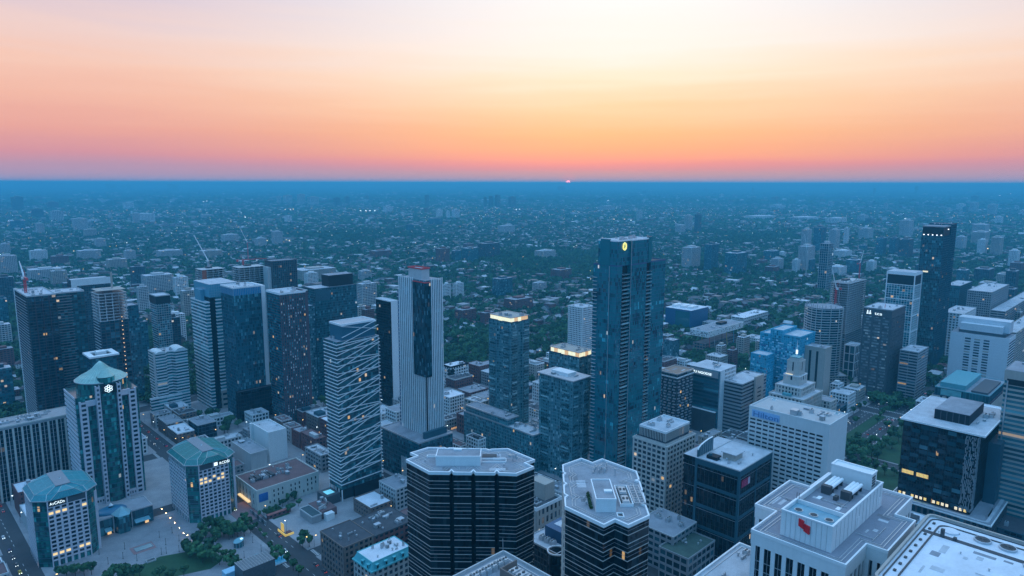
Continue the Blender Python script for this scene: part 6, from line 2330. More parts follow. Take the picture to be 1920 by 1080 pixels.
office('low_vent_roof', 'low office with pale vent-covered roof left of the zigzag tower', 'office block', 602, 856, 16, 541, 625, G_win, W_grey, fh=4, bay=5, sp_=1.8, pw=1.2, roof=R_light, n=14, wy=30)

# buildings at the bottom, right of the garden
P, wx, wy = site('brown_brick_office', 'brown brick office with black tar roof and rows of square windows', 'office block', 644, 1028, 25, 601, 700)
facade(P, rectp(0, 0, wx, wy), 0, 25, G_win, W_brown, fh=4.1, bay=4, sp_=1.7, pw=1.6, roof=R_dark, parm=W_brown, par=.7, splitp=True, split=True)
bx(P, 'roof', R_dark, wx, 0, 20, wx + 26, wy, 24.6)
facade(P, rectp(wx + .05, 0, wx + 34, wy - 1), 0, 24, G_win, W_brick, fh=4.2, bay=4.5, sp_=1.8, pw=1.6, roof=R_dark, parm=W_dgrey, par=.6)
clutter(P, 2, 2, wx - 2, wy - 2, 25.3, 7, rng, 2.5)
clutter(P, wx + 2, 2, wx + 32, wy - 3, 24.3, 14, rng, 5)
P, wx, wy = site('mansard_building', 'stone corner building with bright turquoise mansard and white flat roof', 'office block', 697, 1060, 26, 663, 775)
H = 26
stn = plain('grey_stone', (.4, .39, .36), .85, var=.16, streak=.4)
facade(P, rectp(0, 0, wx, wy), 0, 21, G_win, stn, fh=4.2, bay=4.2, sp_=1.6, pw=1.7, splitp=True, split=True)
MB().prism(rectp(-.9, -.9, wx + .9, wy + .9), 21, 22).obj('cornice', plain('turquoise_cornice', (.12, .5, .52), .6, var=.12), P)
b = MB()
o1, o2 = rectp(-.3, -.3, wx + .3, wy + .3), rectp(1.6, 1.6, wx - 1.6, wy - 1.6)
for k in range(4):
    b.quad((*o1[k], 22), (*o1[(k + 1) % 4], 22), (*o2[(k + 1) % 4], H), (*o2[k], H))
b.obj('mansard_roof', plain('turquoise_mansard', (.08, .42, .46), .6, var=.18, scale=.4), P)
MB().prism(o2, H - .1, H + .2).obj('roof', R_white, P)
MB().ring(offset(o2, .15), H - .1, H + .6, .4).obj('parapet', MATS['turquoise_cornice'], P)
dm = MB()
dm.box(-1, -1.5, 22.2, 1, .8, 25)
dm.box(-.6, -1.55, 22.8, .6, -1.49, 24.4, 1)
dm.box(-1.2, -1.8, 25, 1.2, 1, 25.3)
de = dm.mesh('dormer', [MATS['turquoise_mansard'], W_black])
k = 4
while k < wx - 3:
    link('dormer', de, P, None, (k, .9, 0))
    k += 6.5
for k in range(2):
    o = link('dormer', de, P, None, (.9, 4 + k * 6.5, 0))
    o.rotation_euler = (0, 0, -math.pi / 2)
clutter(P, 3, 3, wx - 3, wy - 3, H + .2, 12, rng, 3)

# low block with curved wall, garden, floodlit site entrance
P, wx, wy = site('curved_wall_block', 'low building with curved pale wall and dark green flat roof by the zigzag tower', 'club', 585, 968, 7, 540, 617, wy=20)
facade(P, rectp(0, 0, wx * .55, wy), 0, 6, W_grey, W_grey, fh=6, sp_=0, pw=0, roof=plain('green_membrane', (.05, .09, .1), .9, var=.25), parm=W_pale, par=.7)
b = MB()
for k in range(12):
    t, q = math.pi / 2 * k / 12, math.pi / 2 * (k + 1) / 12
    a0, a1 = (wx * .6 + 12 * math.sin(t), wy * .9 - 12 * math.cos(t)), (wx * .6 + 12 * math.sin(q), wy * .9 - 12 * math.cos(q))
    b.prism(ccw([a0, a1, (a1[0] + .9, a1[1] + .9), (a0[0] + .9, a0[1] + .9)]), 0, 9)
b.obj('curved_wall', W_pale, P)
bx(P, 'roof', R_brown, wx * .62, 2, 0, wx + 8, wy + 3, 6.5)
clutter(P, wx * .65, 3, wx + 7, wy + 2, 6.5, 5, rng, 3)
bx(P, 'white_kiosk', W_white, wx * .72, -3.5, 0, wx * .72 + 7, 1.2, 5.5)

P = thing('floodlit_gate', 'floodlit yellow hoarding with arch board at the construction gate', 'site gate', *pt(531, 1004, 0), ROT)
bx(P, 'hoarding', E_site, 0, -3, .2, .5, 9, 2.0)
bx(P, 'hoarding', E_site, 0, -3.5, .2, 7, -3.1, 1.8)
bx(P, 'arch_board', E_site, 2.5, 4.2, .2, 3, 8.8, 6.4)
bx(P, 'inner_wall', W_brick, 3, -2.8, .2, 6.5, 2, 1.4)
P = thing('site_hoarding', 'long low grey hoarding between the street and the garden', 'hoarding', *pt(499, 985, 0), ROT)
for k in range(7):
    bx(P, 'hoarding_panel', W_dgrey if k % 2 else W_grey, 0, k * 4.2, .2, .4, k * 4.2 + 4.1, 3)
P = thing('red_container', 'long red site cabin beside the theatre garden', 'cabin', *pt(503, 975, 0), ROT)
bx(P, 'body', W_brick, 0, 0, .2, 19, 3, 3.2)
bx(P, 'roof', plain('dull_red_roof', (.28, .1, .09), .8, var=.2), -.2, -.2, 3.2, 19.2, 3.2, 3.5)
for k in range(5):
    bx(P, 'cabin_window', G_win, 1.5 + k * 3.6, -.05, 1.4, 3.3 + k * 3.6, .01, 2.6)

# glass drums on the plaza
for i, (px, py, lab) in enumerate(((448, 1024, 'round glass drum kiosk with slanted lit top nearer the trees'), (481, 1056, 'round glass drum kiosk with slanted lit top nearer the pool'))):
    P = thing('glass_drum', lab, 'kiosk', *pt(px, py, 0), ROT)
    n = 20
    cyl = [(3.6 * math.cos(t * 2 * math.pi / n), 3.6 * math.sin(t * 2 * math.pi / n)) for t in range(n)]
    b = MB()
    for k in range(n):
        p, q = cyl[k], cyl[(k + 1) % n]
        zp, zq = 4.6 + p[0] * .25, 4.6 + q[0] * .25
        b.quad((*p, .2), (*q, .2), (*q, zq), (*p, zp), 0, ((k, 0), (k + 1, 0), (k + 1, 2), (k, 2)))
    b.obj('drum_glass', G_teal, P)
    MB().poly([(*p, 4.6 + p[0] * .25) for p in cyl])
    t_ = MB()
    t_.poly([(p[0] * 1.02, p[1] * 1.02, 4.65 + p[0] * .25) for p in cyl])
    t_.poly([(p[0] * 1.02, p[1] * 1.02, 4.55 + p[0] * .25) for p in reversed(cyl)])
    t_.obj('slanted_top', MATS['pale_roof_glass'], P)
    st = MB()
    for k in range(0, n, 2):
        st.tube((*cyl[k], .2), (*cyl[k], 4.6 + cyl[k][0] * .25), .12, n=4)
    st.obj('glazing_post', W_steel, P)
    bx(P, 'light_panel', glow_mat('drum_light', (.7, .95, 1), .9) if i == 0 else MATS['drum_light'], 1.2, -1.3, 5.2, 2.9, .6, 5.45)
# plaza details: square fountain with pink border, stair opening
P = thing('plaza_fountain', 'rectangular pale basin framed in pink paving on the plaza', 'fountain', *pt(268, 1028, 0), ROT)
bx(P, 'pink_border', M_redp, -7.5, -6, .185, 7.5, 6, .3)
bx(P, 'basin', plain('basin_water', (.3, .36, .36), .2, var=.1), -5, -3, .3, 6, 3, .42)
MB().ring(rectp(-5.4, -3.4, 6.4, 3.4), .3, .75, .35).obj('basin_kerb', W_grey, P)
P = thing('stair_opening', 'dark stairway opening in the plaza below the fountain', 'stairway', *pt(283, 1052, 0), ROT)
MB().ring(rectp(-3, -2, 3, 2), .18, 1.2, .3).obj('stair_wall', W_pale, P)
for k in range(6):
    bx(P, 'step', W_dgrey, -2.6 + k * .85, -1.6, .19, -1.8 + k * .85, 1.6, .24 + .1 * k)

# concert hall roofs at the bottom edge
P = thing('concert_hall', 'low hall with dark lattice roof and pale blue lit panels at the bottom edge', 'concert hall', *xy(424, 152), ROT)
OCC.append((424, 440, 130, 200))
bx(P, 'roof', plain('lattice_roof', (.1, .11, .12), .6, var=.3, scale=.8), 14, -2, .2, 36, 12, 12)
lt_ = MB()
for k in range(12):
    lt_.box(14, -2 + k * 1.2, 12, 36, -1.8 + k * 1.2, 12.15)
    lt_.box(14 + k * 1.9, -2.1, 12.16, 14.2 + k * 1.9, 12, 12.3)
lt_.obj('roof_lattice', P_metal, P)
bx(P, 'side_roof', plain('pale_blue_roof', (.3, .55, .7), .5, var=.08), 8, 12.5, .2, 30, 19, 6)
P = thing('pool_terrace', 'bright blue shallow pool strip at the bottom edge by the glass drums', 'pool', *xy(436, 184), ROT)
bx(P, 'pool_rim', W_pale, -2, -4, .19, 20, 6, .5)
bx(P, 'pool_water', plain('pool_blue', (.06, .42, .6), .15, var=.08), -1.4, -3.4, .5, 19.4, 5.4, .6)

# ------------------------------------------------------------------ tower cranes
def crane(label, X, Y, z0, mast_h, jib, lift, rotz, m, group=None):
    P = thing('tower_crane', label, 'crane', X, Y, rotz, 'tower cranes on the building sites', z0)
    b = MB()
    for sx, sy in ((-.8, -.8), (.8, -.8), (.8, .8), (-.8, .8)):
        b.box(sx - .28, sy - .28, 0, sx + .28, sy + .28, mast_h)
    k = 0
    while k < mast_h - 2:
        b.tube((-.8, -.8, k), (.8, -.8, k + 2), .18, n=4)
        b.tube((.8, .8, k), (-.8, .8, k + 2), .18, n=4)
        b.tube((-.8, .8, k), (-.8, -.8, k + 2), .18, n=4)
        b.tube((.8, -.8, k), (.8, .8, k + 2), .18, n=4)
        k += 2
    b.obj('mast', m, P)
    e = (jib * math.cos(lift), 0, mast_h + jib * math.sin(lift))
    b = MB()
    for yy, zz in ((-.6, 0), (.6, 0), (0, 1.2)):
        b.tube((0, yy, mast_h + zz), (e[0], yy * .4, e[2] + zz * .4), .42, .26, n=4)
    n = int(jib / 3)
    for k in range(n):
        t, q = k / n, (k + .5) / n
        b.tube((e[0] * t, -.6, mast_h + (e[2] - mast_h) * t), (e[0] * q, 0, mast_h + 1.2 + (e[2] - mast_h) * q), .09, n=3)
        b.tube((e[0] * t, .6, mast_h + (e[2] - mast_h) * t), (e[0] * q, 0, mast_h + 1.2 + (e[2] - mast_h) * q), .09, n=3)
    b.obj('jib', P_trim if lift > .3 else m, P)
    b = MB().box(-9, -.9, mast_h - .2, 0, .9, mast_h + .5)
    b.box(-9, -1.1, mast_h - 2.2, -6.4, 1.1, mast_h - .2)
    b.obj('counter_jib', m, P)
    MB().box(-1.2, .9, mast_h - 1.4, 1.2, 2.6, mast_h + 1.2).obj('cab', W_white, P)
    b = MB()
    b.tube((0, 0, mast_h), (-2.5, 0, mast_h + 8), .22, n=4)
    b.tube((-2.5, 0, mast_h + 8), (-8, 0, mast_h + .3), .1, n=3)
    b.tube((-2.5, 0, mast_h + 8), (e[0] * .85, 0, mast_h + (e[2] - mast_h) * .85 + .8), .08, n=3)
    b.obj('tie_rod', m, P)
    return P


def on(P, x, y):
    q = P.matrix_basis @ Vector((x, y, 0))
    return q.x, q.y


crane('luffing crane with long pale raised jib on the netted frame tower', *on(P1, w1 * .45, 12), 143, 9, 42, math.radians(62), math.radians(172), W_steel)
crane('pink-red crane with level jib on the frame tower left of the dark ribbed one', *on(P2, w2 * .3, 12), 145, 7, 34, .05, math.radians(10), P_orange)
crane('red crane with steep jib leaning over the rounded frame tower', *on(P3, -12, d3 * .5), 60, 62, 30, math.radians(70), math.radians(200), P_orange)
X, Y = pt(47, 535, 158)
crane('dark red crane above the far-left condominiums', X, Y, 150, 16, 20, math.radians(55), math.radians(140), P_orange)
X, Y = pt(464, 460, 60)
crane('distant crane with lit white tip above the dark red tower', X, Y, 0, 70, 60, math.radians(60), math.radians(160), P_orange)
X, Y = pt(1512, 500, 40)
crane('distant thin pale crane beside the hospital towers', X, Y, 0, 80, 50, math.radians(78), math.radians(170), W_steel)
X, Y = pt(1612, 505, 70)
crane('red crane mast standing behind the ragged frame tower', X, Y, 0, 84, 30, math.radians(75), math.radians(20), P_orange)
# ------------------------------------------------------------------ naming of the many alike things by what stands near them
PENDING = []
WORDS = 'nearest,second,third,fourth,fifth,sixth,seventh,eighth,ninth,tenth,eleventh,twelfth,thirteenth,fourteenth,fifteenth,sixteenth,seventeenth,eighteenth,nineteenth,twentieth'.split(',')


def pend(o, descr, x, y):
    PENDING.append((o, descr, x, y))


def name_pending():
    heads = {}
    for o in bpy.data.objects:
        if o.parent is None and 'label' in o and 'category' in o and o.type == 'EMPTY':
            heads.setdefault(o.name.split('.')[0], []).append(o)
    marks = []
    for n, os in heads.items():
        if len(os) == 1 and n not in ('tower_crane',):
            p = os[0].location
            if p.y > 50:
                x, y = proj(p.x, p.y, p.z + 10)
                marks.append((n.replace('_', ' '), x, y))
    groups = {}
    for o, d, x, y in PENDING:
        best = min(marks, key=lambda m: math.hypot((m[1] - x), (m[2] - y) * 1.6))
        dx, dy = x - best[1], y - best[2]
        side = ('right of' if dx > 0 else 'left of') if abs(dx) > abs(dy) * .7 else ('beyond' if dy < 0 else 'in front of')
        groups.setdefault((d, best[0], side), []).append((math.hypot(dx, dy), o))
    for (d, lm, side), L in groups.items():
        L.sort(key=lambda t: t[0])
        for k, (_, o) in enumerate(L):
            if len(L) == 1:
                o['label'] = f'{d} {side} the {lm}'
            else:
                w = WORDS[k] if k < len(WORDS) else 'outermost'
                o['label'] = f'{d} {side} the {lm}, {w} of {"two" if len(L) == 2 else "several"}'


def free(u, v, r=0.0):
    for a, b, c, d in OCC:
        if a - r < u < b + r and c - r < v < d + r:
            return False
    return True


# ------------------------------------------------------------------ larger buildings standing far off
FAR_ST = {
    'pale': ('pale', G_win, W_pale, 3.4, 4, 1.5, 1.0), 'white': ('white', G_win, W_white, 3.4, 4, 1.6, 1.0), 'dark': ('dark', G_dark, W_dgrey, 3.4, 4, .8, .6),
    'teal': ('teal glass', G_teal, W_tealm, 3.4, 3, .9, .4), 'blue': ('blue glass', G_blue, W_tealm, 3.4, 3, .7, .4), 'brick': ('brick', G_win, W_brick, 3.2, 4, 1.7, 1.3),
    'beige': ('beige', G_win, W_beige, 3.4, 4, 1.6, 1.2), 'lattice': ('dark white-latticed', G_dark, W_pale, 6, 5, .5, .5)}


def far_block(x0, x1, yt, yb, st, ang=None, deep=.62, group='buildings far beyond downtown', res=1):
    xc = (x0 + x1) / 2
    X, Y = pt(xc, yb, 0)
    H = min(height(X, Y, yt), 262)
    wpx = (x1 - x0) * Y / F
    L = wpx / (1.41 * (1 + deep) / 2)
    a, b = L, L * deep
    w, gl, fr, fh, bay, sp_, pw = FAR_ST[st]
    shape = 'tower' if H > 1.5 * wpx else ('slab' if H > .6 * wpx else 'low block')
    P = thing('distant_block', '', 'building', X, Y, ROT, group)
    u, v = uv(X, Y)
    OCC.append((u, u + b, v - a / 2, v + a / 2))
    if Y > 4500:
        bay, fh, sp_, pw = 9, 7, 3.2, 2.5
    bs = rectp(-a / 2, 0, a / 2, b)
    facade(P, bs, 0, H, gl, fr, fh=fh, bay=bay, sp_=sp_, pw=pw, roof=R_light if st in ('pale', 'white', 'beige', 'teal') else R_grey, par=0)
    if H > 12:
        bx(P, 'penthouse', fr, -a * .2, b * .25, H + .2, a * .22, b * .75, H + min(6, 2 + H * .05))
    size = 'small' if wpx < 26 else ('mid-sized' if wpx < 60 else 'broad')
    pend(P, f'{size} {w} {shape}', xc, yb)
    return P


for a in [(0, 20, 458, 480, 'pale'), (70, 84, 419, 441, 'pale'), (140, 166, 410, 434, 'pale'), (258, 292, 401, 418, 'white'), (200, 208, 345, 359, 'dark'), (210, 218, 347, 359, 'dark'),
          (230, 236, 347, 358, 'dark'), (240, 247, 346, 358, 'dark'), (252, 257, 349, 358, 'pale'), (317, 325, 345, 359, 'dark'), (326, 334, 347, 360, 'dark'), (520, 528, 368, 382, 'pale'),
          (534, 550, 366, 382, 'pale'), (560, 574, 364, 386, 'pale'), (580, 600, 369, 386, 'pale'), (628, 640, 371, 388, 'dark'), (648, 657, 369, 384, 'dark'), (820, 832, 393, 410, 'white'),
          (838, 845, 396, 411, 'white'), (850, 864, 393, 411, 'white'), (798, 806, 366, 388, 'dark'), (797, 806, 390, 402, 'brick'), (908, 914, 370, 390, 'dark'), (918, 926, 368, 390, 'dark'),
          (930, 940, 366, 390, 'dark'), (956, 970, 369, 391, 'dark'), (822, 847, 466, 496, 'brick'), (850, 868, 470, 494, 'teal'), (872, 902, 465, 492, 'teal'), (903, 945, 456, 486, 'dark'),
          (872, 892, 457, 470, 'brick'), (930, 968, 522, 558, 'blue'), (832, 848, 533, 564, 'white'), (853, 873, 531, 560, 'white'), (1003, 1030, 530, 548, 'pale'), (1286, 1302, 404, 434, 'pale'),
          (1304, 1318, 402, 438, 'dark'), (1270, 1290, 422, 440, 'pale'), (1285, 1322, 464, 506, 'pale'), (1325, 1353, 458, 510, 'blue'), (1367, 1412, 474, 518, 'teal'), (1438, 1470, 470, 490, 'teal'),
          (1505, 1526, 430, 478, 'pale'), (1529, 1555, 426, 474, 'blue'), (1558, 1580, 431, 470, 'pale'), (1583, 1594, 428, 462, 'white'), (1502, 1536, 462, 512, 'pale'), (1538, 1566, 457, 548, 'lattice'),
          (1488, 1504, 487, 514, 'white'), (1450, 1476, 485, 512, 'pale'), (1508, 1536, 486, 512, 'teal'), (1616, 1647, 428, 450, 'pale'), (1646, 1668, 446, 482, 'blue'), (1670, 1690, 446, 482, 'blue'),
          (1690, 1722, 448, 486, 'dark'), (1692, 1722, 413, 446, 'pale'), (1592, 1626, 487, 516, 'teal'), (1628, 1650, 490, 514, 'white'), (1711, 1714, 340, 351, 'dark'), (1717, 1720, 340, 351, 'dark'),
          (1724, 1727, 341, 351, 'dark'), (1733, 1736, 342, 351, 'dark'), (1738, 1740, 341, 351, 'dark'), (1745, 1748, 345, 352, 'dark'), (1752, 1755, 345, 352, 'dark'), (1758, 1762, 345, 352, 'dark'),
          (1638, 1644, 353, 368, 'dark'), (1716, 1724, 350, 366, 'dark'), (1822, 1842, 380, 400, 'pale'), (1856, 1878, 383, 404, 'pale'), (1824, 1841, 367, 382, 'dark'), (1830, 1868, 421, 448, 'pale'),
          (1796, 1820, 444, 472, 'pale'), (1836, 1858, 450, 480, 'white'), (1862, 1890, 445, 482, 'beige'), (1895, 1920, 470, 502, 'white'), (1888, 1918, 508, 560, 'dark'), (1798, 1826, 506, 536, 'teal'),
          (1835, 1880, 504, 530, 'dark'), (1450, 1482, 384, 392, 'white'), (1495, 1556, 407, 414, 'white'), (1558, 1602, 409, 421, 'white'), (1410, 1476, 405, 412, 'white'), (1048, 1062, 350, 362, 'dark'),
          (1322, 1332, 354, 361, 'dark'), (1410, 1414, 352, 364, 'dark'), (1208, 1222, 358, 366, 'dark'), (860, 890, 350, 356, 'dark'), (640, 650, 347, 353, 'dark'), (735, 745, 349, 354, 'dark'),
          (25, 45, 369, 396, 'dark'), (62, 82, 392, 410, 'dark'), (275, 330, 516, 556, 'pale'), (330, 356, 520, 560, 'white'), (262, 282, 538, 590, 'pale'), (236, 256, 470, 492, 'pale'),
          (180, 200, 448, 466, 'pale'), (205, 240, 486, 508, 'beige'), (0, 18, 560, 610, 'blue'), (676, 712, 532, 580, 'pale'), (318, 352, 590, 640, 'white'), (670, 690, 575, 610, 'beige'),
          (1420, 1446, 640, 680, 'beige'), (1385, 1412, 632, 672, 'beige'), (1345, 1366, 648, 690, 'beige'), (1366, 1388, 656, 694, 'brick'), (1570, 1610, 470, 486, 'white'), (1560, 1600, 500, 520, 'white'),
          (1440, 1470, 500, 516, 'brick'), (1744, 1782, 700, 716, 'beige'), (1900, 1920, 585, 640, 'beige'), (1560, 1590, 720, 752, 'white'), (1590, 1638, 728, 752, 'beige'), (1130, 1160, 386, 396, 'pale'), (-14, 30, 692, 775, 'teal'), (-16, 24, 610, 655, 'pale'), (-10, 28, 655, 690, 'brick'), (0, 34, 480, 520, 'pale'), (60, 120, 505, 530, 'pale'), (100, 130, 480, 500, 'brick'),
          (150, 190, 470, 490, 'pale'), (300, 345, 470, 486, 'pale'), (420, 450, 440, 456, 'pale'), (560, 640, 505, 530, 'beige'), (955, 1010, 560, 585, 'brick'), (860, 900, 580, 606, 'brick'), (905, 932, 586, 610, 'brick'), (258, 284, 604, 690, 'blue'), (318, 344, 596, 672, 'dark'), (0, 30, 520, 575, 'dark'), (100, 128, 508, 540, 'beige'), (125, 160, 530, 575, 'dark'), (345, 372, 545, 600, 'beige'), (640, 668, 566, 640, 'pale'), (684, 706, 580, 640, 'brick'), (575, 600, 512, 540, 'white'),
          (676, 700, 508, 530, 'pale'), (250, 275, 500, 540, 'dark'), (60, 90, 470, 492, 'white'), (160, 182, 430, 446, 'beige'), (380, 420, 470, 486, 'beige'), (700, 740, 470, 486, 'brick'), (1010, 1050, 470, 486, 'pale'), (1040, 1080, 505, 525, 'brick')]:
    far_block(*a)

# loose mid-rises in the suburbs
rng = random.Random(77)
for k in range(70):
    y = rng.choice((rng.uniform(352, 380), rng.uniform(365, 430), rng.uniform(380, 470)))
    x = rng.uniform(-20, 1940)
    if rng.random() < .35:
        x = rng.uniform(1250, 1940)
    s = (y - 334) / 100
    wd = rng.uniform(10, 30) * max(.3, s)
    far_block(x, x + wd + 3, y - rng.uniform(5, 26) * max(.3, s), y, rng.choice(('pale', 'pale', 'white', 'dark', 'brick', 'beige', 'blue')))
# tighter belt of institutional blocks on the right
for k in range(46):
    y = rng.uniform(440, 640)
    x = rng.uniform(1430, 1935)
    X, Y = pt(x, y)
    u, v = uv(X, Y)
    if not free(u + 15, v, 22) or (x < 1560 and y > 520):
        continue
    sc_ = F / Y
    wd = rng.uniform(28, 60) * sc_
    far_block(x - wd / 2, x + wd / 2, y - rng.uniform(12, 34) * sc_, y, rng.choice(('pale', 'white', 'beige', 'beige', 'brick', 'teal', 'dark')), group='institution blocks on the right')

# ------------------------------------------------------------------ low-rise lots filling the downtown blocks
LOW = [('red brick', W_brick, 1.8, 1.7), ('brown brick', W_brown, 1.8, 1.7), ('beige stone', W_beige, 1.7, 1.6), ('grey concrete', W_grey, 1.6, 1.2), ('white', W_white, 1.5, 1.2), ('teal glass', W_tealm, .7, .3),
       ('pale concrete', W_pale, 1.5, 1.3)]
ROOFS = [('grey', R_grey), ('pale', R_light), ('black', R_dark), ('white', R_white), ('brown', R_brown)]
OPEN = [(437, 561, 82, 198), (497, 527, 214, 276), (159, 222, 560, 860), (215, 275, 560, 1200), (380, 497, 214, 268), (-200, 60, 0, 520), (60, 440, 0, 222)]
TREE_SPOTS = []
GLOW_A, GLOW_B = glow_mat('street_glow', (1, .62, .28), .8), glow_mat('street_glow_dim', (1, .5, .2), .4)  # for glowing strips added at street level to give a warm glow
nlow = 0
for (u0, u1, v0, v1) in BLOCKS:
    v = v0 + 3
    while v < v1 - 12:
        dv = min(rng.uniform(16, 34), v1 - 3 - v)
        u = u0 + 3
        while u < u1 - 10:
            du = min(rng.uniform(14, 32), u1 - 3 - u)
            cu, cv = u + du / 2, v + dv / 2
            cx, cy = xy(cu, cv)
            px, py = proj(cx, cy, 10)
            d = math.hypot(cx, cy)
            ok = du > 9 and dv > 9 and -60 < px < 1980 and py < 1120 and not any(a < cu < b and c < cv < e for a, b, c, e in OPEN)
            if ok:
                ok = all(not (a - du / 2 < cu < b + du / 2 and c - dv / 2 < cv < e + dv / 2) for a, b, c, e in OCC)
            keep = .92 if d < 850 else (.72 if d < 1100 else .34)
            if px > 1250 and px < 1450 and d > 1000:
                keep *= .4
            if ok and rng.random() < keep and nlow < 290:
                nlow += 1
                h = rng.choice((8, 9, 11, 12, 14, 16, 20)) * (1.15 if cv > 250 else 1) * (1.0 if d < 1000 else .8)
                wname, wm, sp_, pw = rng.choice(LOW)
                rname, rm = rng.choice(ROOFS)
                P = thing('low_rise', '', 'low building', *xy(u + 1, v + 1), ROT, 'low-rise buildings on the downtown blocks', .17)
                L, D = dv - 2, du - 2
                pl = rectp(0, 0, L, D)
                if rng.random() < .3 and L > 16 and D > 14:
                    pl = [(0, 0), (L, 0), (L, D * .6), (L * .55, D * .6), (L * .55, D), (0, D)]
                facade(P, pl, 0, h, G_win, wm, fh=3.9, bay=3.6, sp_=sp_, pw=pw, roof=rm, par=rng.choice((.5, .8, 1.1)), parm=rng.choice((wm, wm, W_pale, P_trim)))
                clutter(P, 1, 1, L * (.55 if len(pl) > 4 else 1) - 1, D - 1, h + .25, rng.choice((2, 3, 4, 5)), rng, 4)
                if rng.random() < .3:
                    bx(P, 'roof_storey', rng.choice((W_dgrey, W_pale, W_tealm)), L * .08, D * .1, h + .2, L * .45, D * .5, h + 3.4)
                if rng.random() < .3 and d < 1000:
                    a0 = rng.uniform(0, L * .4)
                    bx(P, 'added_glow_strip', rng.choice((GLOW_A, GLOW_B)), a0, -.35, .9, a0 + rng.uniform(4, L * .6), -.3, 2.9)
                pend(P, f'{rname}-roofed {"" if h < 13 else "taller "}{wname} low-rise', px, py)
                OCC.append((u, u + du, v, v + dv))
            elif ok and 560 < d < 1500:
                for _ in range(int(du * dv / 95) + 1):
                    TREE_SPOTS.append((u + rng.uniform(0, du), v + rng.uniform(0, dv), rng.uniform(.75, 1.25)))
            u += du + (1.5 if rng.random() < .8 else 7)
        v += dv + (2 if rng.random() < .7 else 7)

# ------------------------------------------------------------------ trees
M_leaf = leaf_mat('leaf', (.009, .042, .026), (.07, .19, .075))
M_bark = plain('bark', (.06, .045, .035), .95, var=.3)
BAND = 0


def crown_mesh(name, seed, R=4.6, Hc=7.5, n=300, s=1.05, lobes=8, base=3.2):
    r = random.Random(seed)
    cs = []
    for k in range(lobes):
        t = r.uniform(0, 6.28)
        q = r.uniform(0, .85) * R
        cs.append((q * math.cos(t), q * math.sin(t), base + Hc * r.uniform(.28, .82), R * r.uniform(.26, .5)))
    b = MB()
    for k in range(n):
        c = r.choice(cs)
        d = Vector((r.gauss(0, 1), r.gauss(0, 1), r.gauss(.25, 1))).normalized()
        p = Vector(c[:3]) + Vector((d.x, d.y, d.z * .85)) * c[3] * r.uniform(.7, 1.08)
        nrm_ = (d + Vector((r.uniform(-.7, .7), r.uniform(-.7, .7), r.uniform(-.4, .7)))).normalized()
        a = nrm_.orthogonal().normalized()
        a = (Matrix.Rotation(r.uniform(0, 6.28), 3, nrm_) @ a)
        q = nrm_.cross(a)
        e = s * r.uniform(.6, 1.25)
        b.quad(tuple(p - a * e - q * e * .55), tuple(p + a * e * .2 - q * e), tuple(p + a * e + q * e * .5), tuple(p - a * e * .3 + q * e))
    return b.mesh(name, M_leaf)


def trunk_mesh(seed, base=3.2, Hc=7.5):
    r = random.Random(seed)
    b = MB().tube((0, 0, 0), (0, 0, base + Hc * .3), .28, .16, n=6)
    for k in range(4):
        t = k * 1.6 + r.uniform(0, .6)
        b.tube((0, 0, base * .8 + k * .4), (1.9 * math.cos(t), 1.9 * math.sin(t), base + Hc * .45 + k * .4), .13, .05, n=5)
    return b.mesh('trunk', M_bark)


CROWNS = [crown_mesh('crown', 1), crown_mesh('crown', 2, R=5.4, Hc=7.0, n=360), crown_mesh('crown', 3, R=3.6, Hc=9, n=280), crown_mesh('crown', 4, R=4.2, Hc=6, n=260)]
SHAPES = ['round leafy tree', 'broad leafy tree', 'tall narrow leafy tree', 'small leafy tree']
TRUNKS = [trunk_mesh(1), trunk_mesh(2, 3.2, 7), trunk_mesh(3, 3.2, 9), trunk_mesh(4, 3.2, 6)]
NTREE = 0


def tree(X, Y, s=1.0, k=None, z=.18):
    global NTREE
    NTREE += 1
    k = rng.randrange(4) if k is None else k
    t = link('leafy_tree', TRUNKS[k], None, None, (X, Y, z))
    c = link('crown', CROWNS[k], t)
    t.scale = (s, s, s * rng.uniform(.9, 1.12))
    t.rotation_euler = (0, 0, rng.uniform(0, 6.28))
    t['category'] = 'tree'
    t['group'] = 'trees in the streets, squares and parks'
    x, y = proj(X, Y, 5)
    pend(t, SHAPES[k], x, y)
    return t


